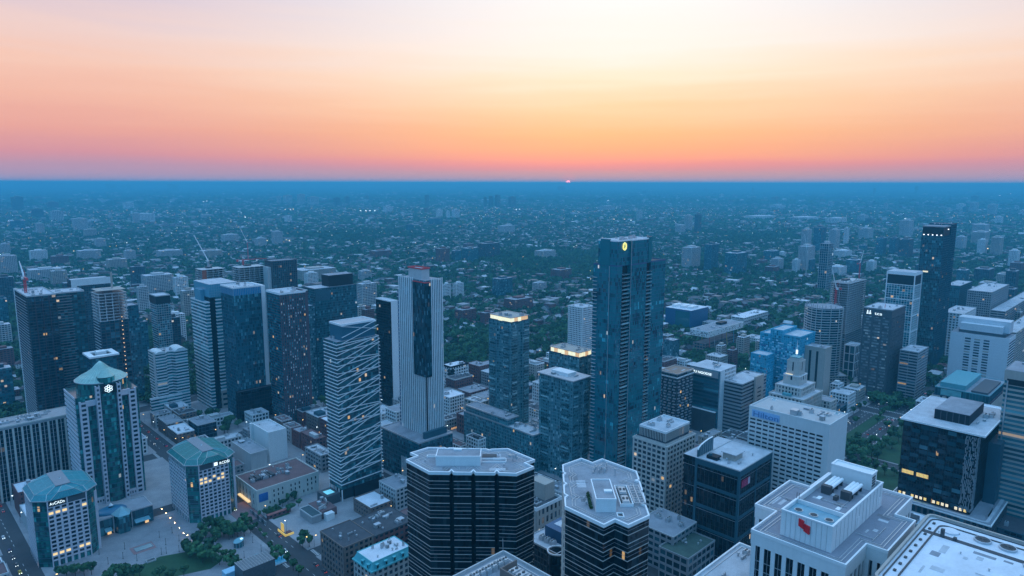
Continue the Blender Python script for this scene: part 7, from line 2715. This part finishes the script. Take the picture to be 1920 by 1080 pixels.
# plaza, King Street, the corner office, courthouse park, avenue median, seen one by one in the picture
for x, y, s in [(386, 1012, .9), (398, 1004, .8), (408, 1012, 1), (420, 1006, .95), (430, 1012, .9), (440, 1002, 1), (452, 1000, .9), (463, 992, .85), (470, 1000, .7), (376, 1030, 1.15), (392, 1036, 1.1),
                (364, 1040, 1.0), (404, 1046, .9), (380, 1056, .9), (412, 1060, .7), (428, 1062, .75), (445, 1062, .8), (222, 1082, 1.0), (240, 1080, .8), (210, 1086, .8), (120, 1078, .6), (135, 1076, .6),
                (150, 1074, .55), (165, 1072, .6), (108, 1080, .6), (508, 1032, .7), (518, 1040, .75), (528, 1050, .75), (540, 1060, .75), (550, 1070, .8), (560, 1080, .8), (515, 1058, .8), (505, 1064, .7),
                (500, 1052, .6), (572, 1018, .9), (580, 1026, .85), (568, 1028, .8), (540, 945, .7), (552, 938, .8), (562, 930, .7), (530, 950, .6), (518, 958, .5), (508, 962, .5), (495, 966, .5), (486, 970, .5),
                (545, 960, .7), (560, 950, .6), (470, 982, .5), (482, 992, .45), (489, 1000, .45), (497, 1010, .5), (378, 1006, 1.1), (392, 998, 1.0), (404, 996, 1.0), (416, 998, 1.05), (426, 1000, 1.0), (436, 1008, 1.0), (446, 1008, .9), (458, 1006, .9), (460, 986, .9), (450, 990, .8), (356, 1046, 1.0), (348, 1036, .9),
                (372, 1048, 1.1), (388, 1046, 1.0), (398, 1056, .9), (366, 1022, .8), (420, 1048, .8), (436, 1056, .8), (230, 1090, 1.1), (250, 1088, 1.0), (262, 1082, .8), (205, 1094, .9), (300, 1086, .8), (322, 1090, .9), (345, 1082, .8), (436, 1070, .8), (452, 1066, .7), (126, 1086, .9), (142, 1082, .9), (158, 1080, .9), (172, 1078, .8)]:
    tree(*pt(x, y), s)
for x, y, s in [(1600, 858, 1.4), (1612, 850, 1.5), (1625, 842, 1.3), (1618, 866, 1.5), (1634, 858, 1.4), (1645, 866, 1.2), (1652, 850, 1.3), (1660, 838, 1.1), (1640, 836, 1.0), (1668, 826, 1.2), (1676, 818, 1.2),
                (1684, 828, 1.1), (1672, 842, 1.0), (1600, 880, 1.2), (1622, 884, 1.2), (1640, 888, 1.1), (1658, 892, 1.0), (1690, 888, .8), (1604, 796, .9), (1596, 840, 1.0), (1676, 892, .7), (1662, 806, 1.0),
                (1690, 808, 1.1), (1590, 868, 1.3), (1610, 894, 1.0), (1606, 834, 1.2), (1592, 852, 1.2)]:
    tree(*pt(x, y), s)
for x, y, s in [(1650, 786, .8), (1656, 780, .85), (1662, 774, .8), (1668, 768, .8), (1672, 762, .7), (1645, 794, .7), (1690, 746, .9), (1698, 740, .9), (1706, 734, .85), (1712, 728, .85), (1718, 724, .8), (1724, 720, .8),
                (1730, 716, .8), (1736, 710, .8), (1742, 706, .7), (1748, 702, .7), (1754, 697, .7), (1704, 744, .8), (1722, 730, .7), (1570, 742, 1.0), (1580, 746, 1.0), (1560, 738, .9), (1588, 752, .9), (1575, 756, .9), (1566, 728, .8),
                (1700, 698, .7), (1690, 706, .7), (1612, 770, .8), (1600, 776, .8), (1620, 764, .7), (1720, 762, .7), (1730, 754, .7)]:
    tree(*pt(x, y), s)
spots = [(math.hypot(*xy(u, v)), u, v, s) for u, v, s in TREE_SPOTS if free(u, v, 2) and not any(abs(u - c) < h + 1 for c, h in NS) and not any(abs(v - c) < h + 1 for c, h in EW)]
spots.sort()
LATER_TREES = []
for d, u, v, s in spots:
    X, Y = xy(u, v)
    x, y = proj(X, Y, 5)
    if NTREE < 300 and -10 < x < 1930:
        tree(X, Y, s)
    else:
        LATER_TREES.append((X, Y, s))

# ------------------------------------------------------------------ houses: the nearest 300 one by one
HW = [('brick', (.15, .07, .06)), ('brown', (.2, .15, .12)), ('white', (.6, .6, .6)), ('grey', (.3, .3, .31))]
HR = [('grey', (.16, .165, .18)), ('dark', (.05, .052, .06)), ('pale', (.4, .41, .44)), ('reddish', (.2, .1, .09))]
hwm = [plain('house_wall_' + n, c, .9, var=.2) for n, c in HW]
hrm = [plain('house_roof_' + n, c, .9, var=.2) for n, c in HR]


def house_mesh(wm, kind):
    b = MB()
    L, D, h = ((7, 10, 6.5), (9, 9, 6), (12, 10, 7.5))[kind]
    b.box(-L / 2, -D / 2, 0, L / 2, D / 2, h)
    for z in (1.2, 4.0):
        for k in (-.3, 0, .3):
            b.box(k * L - .5, -D / 2 - .06, z, k * L + .5, -D / 2 - .01, z + 1.4, 1)
            b.box(-L / 2 - .06, k * D - .5, z, -L / 2 - .01, k * D + .5, z + 1.4, 1)
    b.box(-.5, -D / 2 - .07, 0, .5, -D / 2 - .01, 1.1, 1)
    return b.mesh('house', [wm, G_win])


def roof_mesh(rm, kind):
    b = MB()
    L, D, h = ((7, 10, 6.5), (9, 9, 6), (12, 10, 7.5))[kind]
    x, y, r = L / 2 + .4, D / 2 + .4, 3.0
    if kind == 2:
        b.box(-x, -y, h, x, y, h + .5)
        b.box(-2, -2, h + .5, 1, 1, h + 1.8)
    else:
        q = 0 if kind == 0 else y * .6
        b.quad((-x, -y, h - .1), (x, -y, h - .1), (x * .0 + (0 if kind == 0 else .0), -y + q, h + r), (0, -y + q, h + r)) if kind else None
        b.quad((-x, -y, h - .1), (0, -y + q, h + r), (0, y - q, h + r), (-x, y, h - .1))
        b.quad((x, y, h - .1), (0, y - q, h + r), (0, -y + q, h + r), (x, -y, h - .1))
        b.poly([(-x, y, h - .1), (0, y - q, h + r), (x, y, h - .1)])
        b.poly([(-x, -y, h - .1), (x, -y, h - .1), (0, -y + q, h + r)])
        b.box(1.2, 1, h + .5, 1.9, 1.7, h + r + .8)
    return b.mesh('roof', rm)


HM = {(i, k): house_mesh(m, k) for i, m in enumerate(hwm) for k in range(3)}
RM = {(j, k): roof_mesh(m, k) for j, m in enumerate(hrm) for k in range(3)}
KINDS_ = ['gabled', 'hip-roofed', 'flat-roofed']
cand, mass_h, mass_t = [], [], []
prng = np.random.default_rng(11)
# rows of lots along streets that run with the grid
for row in range(-60, 120):
    for s in (0, 1):
        ubase = row * 78 + (14 if s == 0 else 64)
        v = -1200.0
        while v < 5200:
            v += prng.uniform(8, 12.5)
            u = ubase + prng.uniform(-2, 2)
            X, Y = u * UX + v * VX, u * UY + v * VY
            if Y < 700 or Y > 4300 or abs(X) > Y * .8:
                continue
            d = math.hypot(X, Y)
            if d < 1000 or (d < 1250 and 60 < u < 900 and v < 930 and prng.random() < .5):
                continue
            if v % 150 < 12:
                continue
            q = math.sin(X * .0031 + 1) * math.cos(Y * .0027) + .4 * math.sin(X * .011) * math.sin(Y * .009 + 2)
            if q > .62 and d > 1200:
                continue                      # parks and ravines
            w_ = .5 + .5 * math.sin(X * .0047 + 2 * math.sin(Y * .0021)) * math.cos(Y * .0039 + 1.3 * math.sin(X * .0033))
            if prng.random() > (.3 + .65 * w_) * (1 if d < 1700 else .72):
                continue
            cand.append((d, X, Y, u, v))
cand.sort()
nh = 0
for d, X, Y, u, v in cand:
    if not free(u, v, 6):
        continue
    x, y = proj(X, Y, 4)
    i, j, k = int(prng.integers(4)), int(prng.integers(4)), int(prng.choice((0, 0, 1, 1, 2)))
    if nh < 300 and -10 < x < 1930:
        nh += 1
        h = link('house', HM[i, k], None, None, (X, Y, .0))
        h.rotation_euler = (0, 0, ROT + (math.pi / 2 if prng.random() < .7 else 0))
        s = prng.uniform(.9, 1.25)
        h.scale = (s, s, s)
        h['category'] = 'house'
        h['group'] = 'houses beyond the downtown blocks'
        r = link('roof', RM[j, k], h)
        pend(h, f'{HR[j][0]}-topped {HW[i][0]} {KINDS_[k]} house', x, y)
        OCC.append((u - 5, u + 5, v - 5, v + 5))
    else:
        mass_h.append((X, Y, ROT + (math.pi / 2 if prng.random() < .6 else 0), prng.uniform(.9, 1.5)))
# trees between the houses
nt = 80000
rr = np.sqrt(prng.uniform(900 ** 2, 4300 ** 2, nt))
th = prng.uniform(-.68, .68, nt)
for X, Y, s in zip(rr * np.sin(th), rr * np.cos(th), prng.uniform(.7, 1.45, nt)):
    u, v = X * UX + Y * UY, X * VX + Y * VY
    if abs((u % 78) - 39) < 4.2 or (v % 150) < 5:
        continue
    if rr.size and (X * X + Y * Y) < 1350 ** 2 and not free(u, v, 4):
        continue
    mass_t.append((X, Y, 0, s))
mass_t += [(X, Y, 0, s) for X, Y, s in LATER_TREES]
OCC_A = np.array(OCC)


def clear(items, r=3.0):
    a = np.array(items)
    u, v = a[:, 0] * UX + a[:, 1] * UY, a[:, 0] * VX + a[:, 1] * VY
    ok = np.ones(len(a), bool)
    for q in OCC_A:
        ok &= ~((u > q[0] - r) & (u < q[1] + r) & (v > q[2] - r) & (v < q[3] + r))
    return a[ok]


def scatter(name, label, items, temps, flat=None):
    """one object whose points each carry an instance of one of the template meshes"""
    n = len(items)
    me = bpy.data.meshes.new(name)
    me.vertices.add(n)
    co = np.zeros((n, 3))
    co[:, :2] = items[:, :2]
    me.vertices.foreach_set('co', co.ravel())
    rot = np.zeros((n, 3))
    rot[:, 2] = items[:, 2] if flat else prng.uniform(0, 6.28, n)
    scl = np.repeat(items[:, 3:4], 3, axis=1) * np.array([1, 1, 1]) * prng.uniform(.88, 1.15, (n, 3))
    for nm, arr in (('rot', rot), ('scl', scl)):
        at = me.attributes.new(nm, 'FLOAT_VECTOR', 'POINT')
        at.data.foreach_set('vector', arr.ravel().astype(np.float32))
    at = me.attributes.new('pick', 'INT', 'POINT')
    at.data.foreach_set('value', prng.integers(0, len(temps), n).astype(np.int32))
    o = link(name, me, None, 'stuff')
    o['label'] = label
    ng = bpy.data.node_groups.new(name, 'GeometryNodeTree')
    ng.interface.new_socket('Geometry', in_out='INPUT', socket_type='NodeSocketGeometry')
    ng.interface.new_socket('Geometry', in_out='OUTPUT', socket_type='NodeSocketGeometry')
    nd, lk = ng.nodes, ng.links
    gi, go = nd.new('NodeGroupInput'), nd.new('NodeGroupOutput')
    iop, jn = nd.new('GeometryNodeInstanceOnPoints'), nd.new('GeometryNodeGeometryToInstance')
    lk.new(gi.outputs[0], iop.inputs['Points'])
    for t in reversed(temps):
        to = bpy.data.objects.new(t.name, t)
        oi = nd.new('GeometryNodeObjectInfo')
        oi.inputs['Object'].default_value = to
        lk.new(oi.outputs['Geometry'], jn.inputs[0])
    lk.new(jn.outputs[0], iop.inputs['Instance'])
    iop.inputs['Pick Instance'].default_value = True
    for nm, dt, sock in (('rot', 'FLOAT_VECTOR', 'Rotation'), ('scl', 'FLOAT_VECTOR', 'Scale'), ('pick', 'INT', 'Instance Index')):
        na = nd.new('GeometryNodeInputNamedAttribute')
        na.data_type = dt
        na.inputs['Name'].default_value = nm
        lk.new(na.outputs[0], iop.inputs[sock])
    lk.new(iop.outputs[0], go.inputs[0])
    m = o.modifiers.new('scatter', 'NODES')
    m.node_group = ng
    return o


def far_crown(seed, R, Hc, n, s, base=2.0):
    return crown_mesh('far_crown', seed, R, Hc, n, s, 6, base)


def far_house(kind):
    b = MB()
    L, D, h = ((7, 11, 6.5), (10, 9, 6.5), (20, 13, 8), (12, 12, 10))[kind]
    b.box(-L / 2, -D / 2, 0, L / 2, D / 2, h)
    for z in (1.3, 4.1):
        for k in (-.3, 0, .3):
            b.box(k * L - .6, -D / 2 - .06, z, k * L + .6, -D / 2 - .01, z + 1.4, 2)
            b.box(-L / 2 - .06, k * D - .6, z, -L / 2 - .01, k * D + .6, z + 1.4, 2)
    if kind < 2:
        x, y = L / 2 + .4, D / 2 + .4
        b.quad((-x, -y, h), (0, -y, h + 3), (0, y, h + 3), (-x, y, h), 1)
        b.quad((x, y, h), (0, y, h + 3), (0, -y, h + 3), (x, -y, h), 1)
        b.poly([(-x, y, h), (0, y, h + 3), (x, y, h)], 0)
        b.poly([(-x, -y, h), (x, -y, h), (0, -y, h + 3)], 0)
    else:
        b.box(-L / 2 - .2, -D / 2 - .2, h, L / 2 + .2, D / 2 + .2, h + .6, 1)
    return b.mesh('far_house', [W_any, R_any, G_win])


FC = [far_crown(11, 5, 8, 64, 2.3), far_crown(12, 5.6, 7, 70, 2.4), far_crown(13, 4.2, 9, 56, 2.2)]
FH = [far_house(0), far_house(1), far_house(0), far_house(2), far_house(1), far_house(3)]
scatter('suburban_trees', 'dark tree canopy filling the streets between the suburban houses', clear(mass_t), FC)
scatter('suburban_houses', 'rows of small houses among the trees beyond downtown', clear(mass_h, 6), FH, True)
# farther out: clumps of canopy and larger roofs, thinning towards the horizon
n = 30000
rr = np.sqrt(prng.uniform(4100 ** 2, 9500 ** 2, n))
th = prng.uniform(-.68, .68, n)
far_t = np.stack([rr * np.sin(th), rr * np.cos(th), np.zeros(n), prng.uniform(.6, 1.3, n)], 1)
n = 11000
rr = np.sqrt(prng.uniform(4100 ** 2, 10500 ** 2, n))
th = prng.uniform(-.68, .68, n)
far_h = np.stack([rr * np.sin(th), rr * np.cos(th), ROT + prng.integers(0, 2, n) * math.pi / 2, prng.uniform(.9, 2.3, n)], 1)
n = 22000
rr = np.sqrt(prng.uniform(9000 ** 2, 30000 ** 2, n))
th = prng.uniform(-.68, .68, n)
hor_t = np.stack([rr * np.sin(th), rr * np.cos(th), np.zeros(n), prng.uniform(1.6, 3.6, n)], 1)
n = 5000
rr = np.sqrt(prng.uniform(9000 ** 2, 24000 ** 2, n))
th = prng.uniform(-.68, .68, n)
hor_h = np.stack([rr * np.sin(th), rr * np.cos(th), ROT + prng.integers(0, 2, n) * math.pi / 2, prng.uniform(2, 5, n)], 1)
FW = [crown_mesh('far_wood', 21, 16, 9, 70, 4.6, 12, 1), crown_mesh('far_wood', 22, 22, 8, 80, 5.2, 14, 1), crown_mesh('far_wood', 23, 13, 10, 60, 4.2, 10, 1)]
scatter('far_trees', 'tree canopy of the outer suburbs fading into blue haze', clear(far_t), FW)
scatter('far_houses', 'pale roofs scattered through the outer suburbs', clear(far_h), FH, True)
scatter('horizon_trees', 'wooded land along the hazy horizon', clear(hor_t), FW)
scatter('horizon_houses', 'distant flat roofs along the hazy horizon', clear(hor_h), FH, True)

n = 1500
rr = np.sqrt(prng.uniform(1000 ** 2, 7000 ** 2, n))
th = prng.uniform(-.66, .66, n)
lights = np.stack([rr * np.sin(th), rr * np.cos(th), np.zeros(n), .6 + rr / 3600], 1)
gm = [MB().tube((0, 0, 0), (0, 0, 8), .12, n=4).box(-.4, -.4, 8, .4, .4, 8.7, 1).mesh('suburban_lamp', [P_dark, m]) for m in (E_warm, glow_mat('suburban_glow', (1, .8, .55), 1.5), E_cool)]
scatter('suburban_lamps', 'sparse points of street light among the suburban houses', lights, gm)

# ------------------------------------------------------------------ cars, street lamps, plaza lamp posts
def car_mesh(paint, van=False):
    b = MB()
    h = 1.9 if van else .85
    b.box(-2.3, -.9, .3, 2.3, .9, .3 + h * (.55 if van else 1))
    top = rectp(-1.5, -.8, 1.2, .8) if not van else rectp(-2.2, -.85, 1.5, .85)
    zz = .3 + h * (.55 if van else 1)
    i0, i1 = offset(top, 0), offset(top, -.18)
    for k in range(4):
        b.quad((*i0[k], zz), (*i0[(k + 1) % 4], zz), (*i1[(k + 1) % 4], zz + .6), (*i1[k], zz + .6), 1)
    b.poly([(*p, zz + .6) for p in i1], 0)
    for sx in (-1.45, 1.45):
        for sy in (-.92, .92):
            b.tube((sx, sy - .1, .34), (sx, sy + .1, .34), .34, n=8, mat=2)
    for sy in (-.62, .62):
        b.box(2.3, sy - .2, .55, 2.36, sy + .2, .8, 3)
        b.box(-2.36, sy - .2, .6, -2.3, sy + .2, .8, 4)
    return b.mesh('car', [paint, MATS['hotel_pane'], P_dark, E_cool, E_red])


CARS = [('white', car_mesh(plain('car_white', (.7, .7, .7), .35, var=.03))), ('black', car_mesh(plain('car_black', (.02, .02, .022), .3, var=.03))), ('silver', car_mesh(plain('car_silver', (.4, .42, .44), .3, metal=.6, var=.03))),
        ('dark red', car_mesh(plain('car_red', (.25, .02, .02), .35, var=.03))), ('grey', car_mesh(plain('car_grey', (.13, .14, .15), .35, metal=.4, var=.03))), ('yellow', car_mesh(P_yellow)), ('dark blue', car_mesh(plain('car_blue', (.02, .04, .12), .35, var=.03)))]


def car(u, v, along, k=None):
    k = rng.randrange(7) if k is None else k
    if k == 5 and rng.random() < .7:
        k = 0
    X, Y = xy(u, v)
    o = link('car', CARS[k][1], None, None, (X, Y, .045))
    o.rotation_euler = (0, 0, ROT + along)
    o['category'] = 'car'
    o['group'] = 'cars driving and parked in the streets'
    x, y = proj(X, Y, 1)
    pend(o, f'{CARS[k][0]} car', x, y)


W, Nn = math.pi / 2, 0.0
for u, s in ((375, 1), (384, 1), (395, -1), (402, 1), (414, 1), (446, -1), (470, 1), (535, -1), (600, 1), (612, -1), (640, 1), (655, -1), (668, 1), (720, 1), (735, -1), (748, 1), (760, -1), (775, 1), (790, -1), (800, 1), (815, -1), (828, 1), (842, -1)):
    car(u, 210 + 3.4 * s, W if s > 0 else -W, 5 if u == 384 else (0 if u == 375 else None))
for v in list(range(600, 1150, 23)):
    for off in (-15, -11.5, 11.5, 15, -19, 19):
        if rng.random() < .26:
            car(245 + off, v + rng.uniform(-6, 6), Nn if off < 0 else math.pi)
for u in range(520, 780, 13):
    if rng.random() < .6:
        s = rng.choice((-1, 1))
        car(u, 67 + 3.6 * s, W if s > 0 else -W)
for v in range(225, 420, 12):
    if rng.random() < .4:
        car(rng.choice((572.5, 577.5)), v, Nn)
for u in range(440, 720, 14):
    if rng.random() < .35:
        car(u, rng.choice((328, 332)), W)
        car(u + 5, rng.choice((429.5, 434.5)), W)

lamp_pole = MB().tube((0, 0, 0), (0, 0, 8), .11, .07, n=6)
lamp_pole.tube((0, 0, 7.9), (1.6, 0, 8.4), .06, n=5)
lamp_pole = lamp_pole.mesh('street_lamp', P_dark)
lh = MB().box(1.0, -.22, 8.3, 2.0, .22, 8.55)
lamp_heads = [lh.mesh('lamp_head', E_warm), lh.mesh('lamp_head', E_cool)]


def lamp(X, Y, k, rot=0.0):
    o = link('street_lamp', lamp_pole, None, None, (X, Y, .17))
    o.rotation_euler = (0, 0, rot)
    o['category'] = 'street lamp'
    o['group'] = 'street lamps along the roads'
    link('lamp_head', lamp_heads[k], o)
    x, y = proj(X, Y, 8)
    pend(o, ('warm' if k == 0 else 'cool white') + ' street lamp', x, y)


for u in range(370, 860, 34):
    lamp(*xy(u, 220.5 if u % 68 else 199.5), rng.choice((0, 0, 1)), ROT + (W if u % 68 else -W))
for v in range(590, 1150, 38):
    lamp(*xy(220, v), rng.choice((0, 1)), ROT)
    lamp(*xy(270, v + 15), rng.choice((0, 1, 1)), ROT + math.pi)
for u in range(470, 780, 40):
    lamp(*xy(u, 77), rng.choice((0, 0, 1)), ROT)
for u in range(270, 900, 31):
    for c in (338, 440, 585, 698):
        if free(u, c, 2) and math.hypot(*xy(u, c)) < 1050:
            lamp(*xy(u, c), rng.choice((0, 0, 0, 1)), ROT)
for v in range(225, 900, 33):
    for c in (352, 437, 583, 709):
        if free(c, v, 2) and math.hypot(*xy(c, v)) < 1050:
            lamp(*xy(c, v), rng.choice((0, 0, 0, 1)), ROT)

post = MB().tube((0, 0, 0), (0, 0, 4.6), .13, .1, n=6)
post.tube((0, 0, 4.6), (0, 0, 5.1), .28, .2, n=8)
post.box(-.3, -.3, 0, .3, .3, .35)
post = post.mesh('lamp_post', P_dark)
for x, y in ((234, 1030), (231, 1048), (257, 1052), (203, 1058), (299, 1008), (311, 1022), (303, 1040), (336, 1015), (323, 1000), (336, 1035), (368, 1015), (474, 1018), (458, 1046), (441, 1032), (490, 1034), (312, 1038), (354, 1024), (186, 1040)):
    X, Y = pt(x, y)
    o = link('lamp_post', post, None, None, (X, Y, .185))
    o['category'] = 'lamp post'
    o['group'] = 'dark lamp posts on the plaza'
    pend(o, 'short dark lamp post', x, y)

# floodlit masts far away
fm = MB().tube((0, 0, 0), (0, 0, 1), .012, n=5).mesh('floodlight_mast', P_metal)
fhm = [MB().box(-.5, -.3, -.3, .5, .3, .3).mesh('lamp_bank', m) for m in (glow_mat('far_white_lamp', (.85, .97, 1), 2.2), glow_mat('far_warm_lamp', (1, .75, .4), 1.8))]
for x, y, k, s in ((388, 380, 0, 1.2), (382, 381, 0, 1), (493, 456, 1, 1), (496, 455, 1, 1), (501, 454, 1, 1.2), (512, 452, 1, 1.2), (537, 453, 1, 1), (543, 454, 1, 1), (676, 398, 0, 1.2), (686, 398, 0, 1.2), (694, 398, 0, 1.2),
                   (703, 398, 0, 1.2), (545, 396, 0, 1), (550, 395, 1, 1), (535, 396, 1, .9), (968, 396, 0, 1), (974, 395, 0, 1), (1140, 379, 0, 1.3), (1151, 414, 1, 1), (1171, 414, 1, 1), (1183, 416, 0, 1), (1851, 469, 1, 1.4),
                   (1861, 466, 1, 1.4), (1807, 485, 0, 1.3), (1609, 377, 0, 1), (1895, 366, 0, 1), (1874, 369, 0, .9), (24, 364, 0, .8), (49, 466, 0, 1), (99, 468, 0, 1), (139, 475, 0, .9), (460, 410, 0, 1), (1108, 528, 1, 1.3),
                   (1697, 413, 0, 1.2), (322, 440, 0, .8), (1250, 470, 0, .8), (1360, 445, 0, .7), (238, 458, 0, .8)):
    X, Y = pt(x, y + 2)
    hh = max(10, 5 * Y / F)
    o = link('floodlight_mast', fm, None, None, (X, Y, 0))
    o.scale = (hh * .6, hh * .6, hh)
    o['category'] = 'floodlight'
    o['group'] = 'floodlights glowing in the suburbs'
    c = link('lamp_bank', fhm[k], o, None, (0, 0, 1))
    q = 1.7 * s * Y / F
    c.scale = (q / (hh * .6), q / (hh * .6), q / hh)
    pend(o, ('warm' if k else 'white') + ' distant floodlight', x, y)

# warm uplight strip under the arcade of the right-hand hip-roofed office
arc_ = thing('arcade_lights', 'row of warm lit lamps along the foot of the right hip-roofed office', 'lights', *pt(305, 962, 0), ROT)
am = MB().box(-.14, -.14, 0, .14, .14, .2).mesh('arcade_lamp', glow_mat('arcade_glow', (1, .6, .28), 40))
for x, y in ((304, 962), (312, 970), (320, 979), (328, 988), (337, 998), (345, 1008), (352, 1012), (360, 1016), (368, 1015)):
    X, Y = pt(x, y)
    q = arc_.matrix_basis.inverted() @ Vector((X, Y, 3.4))
    link('arcade_lamp', am, arc_, None, tuple(q))

for m in bpy.data.materials:
    if m.name not in ('arcade_glow', 'floodlit_yellow', 'marquee_glow', 'warm_lamp'):
        try:
            m.cycles.emission_sampling = 'NONE'
        except Exception:
            pass

# ------------------------------------------------------------------ the air between here and the horizon
b = MB().box(-64000, -64000, -2.0, 64000, 64000, 288)
me = bpy.data.meshes.new('haze')
me.from_pydata(b.v, [], b.f)
hm = bpy.data.materials.new('haze')
hm.use_nodes = True
hn, hlk = hm.node_tree.nodes, hm.node_tree.links
hn.clear()
pv = hn.new('ShaderNodeVolumePrincipled')
pv.inputs['Color'].default_value = (.1, .59, .89, 1)
pv.inputs['Density'].default_value = 1.35e-4
pv.inputs['Anisotropy'].default_value = 0.35
ho = hn.new('ShaderNodeOutputMaterial')
hlk.new(pv.outputs[0], ho.inputs['Volume'])
me.materials.append(hm)
hz = link('haze', me, None, 'stuff')
hz['label'] = 'thin blue evening haze over the whole city'
hm.cycles.homogeneous_volume = True

name_pending()
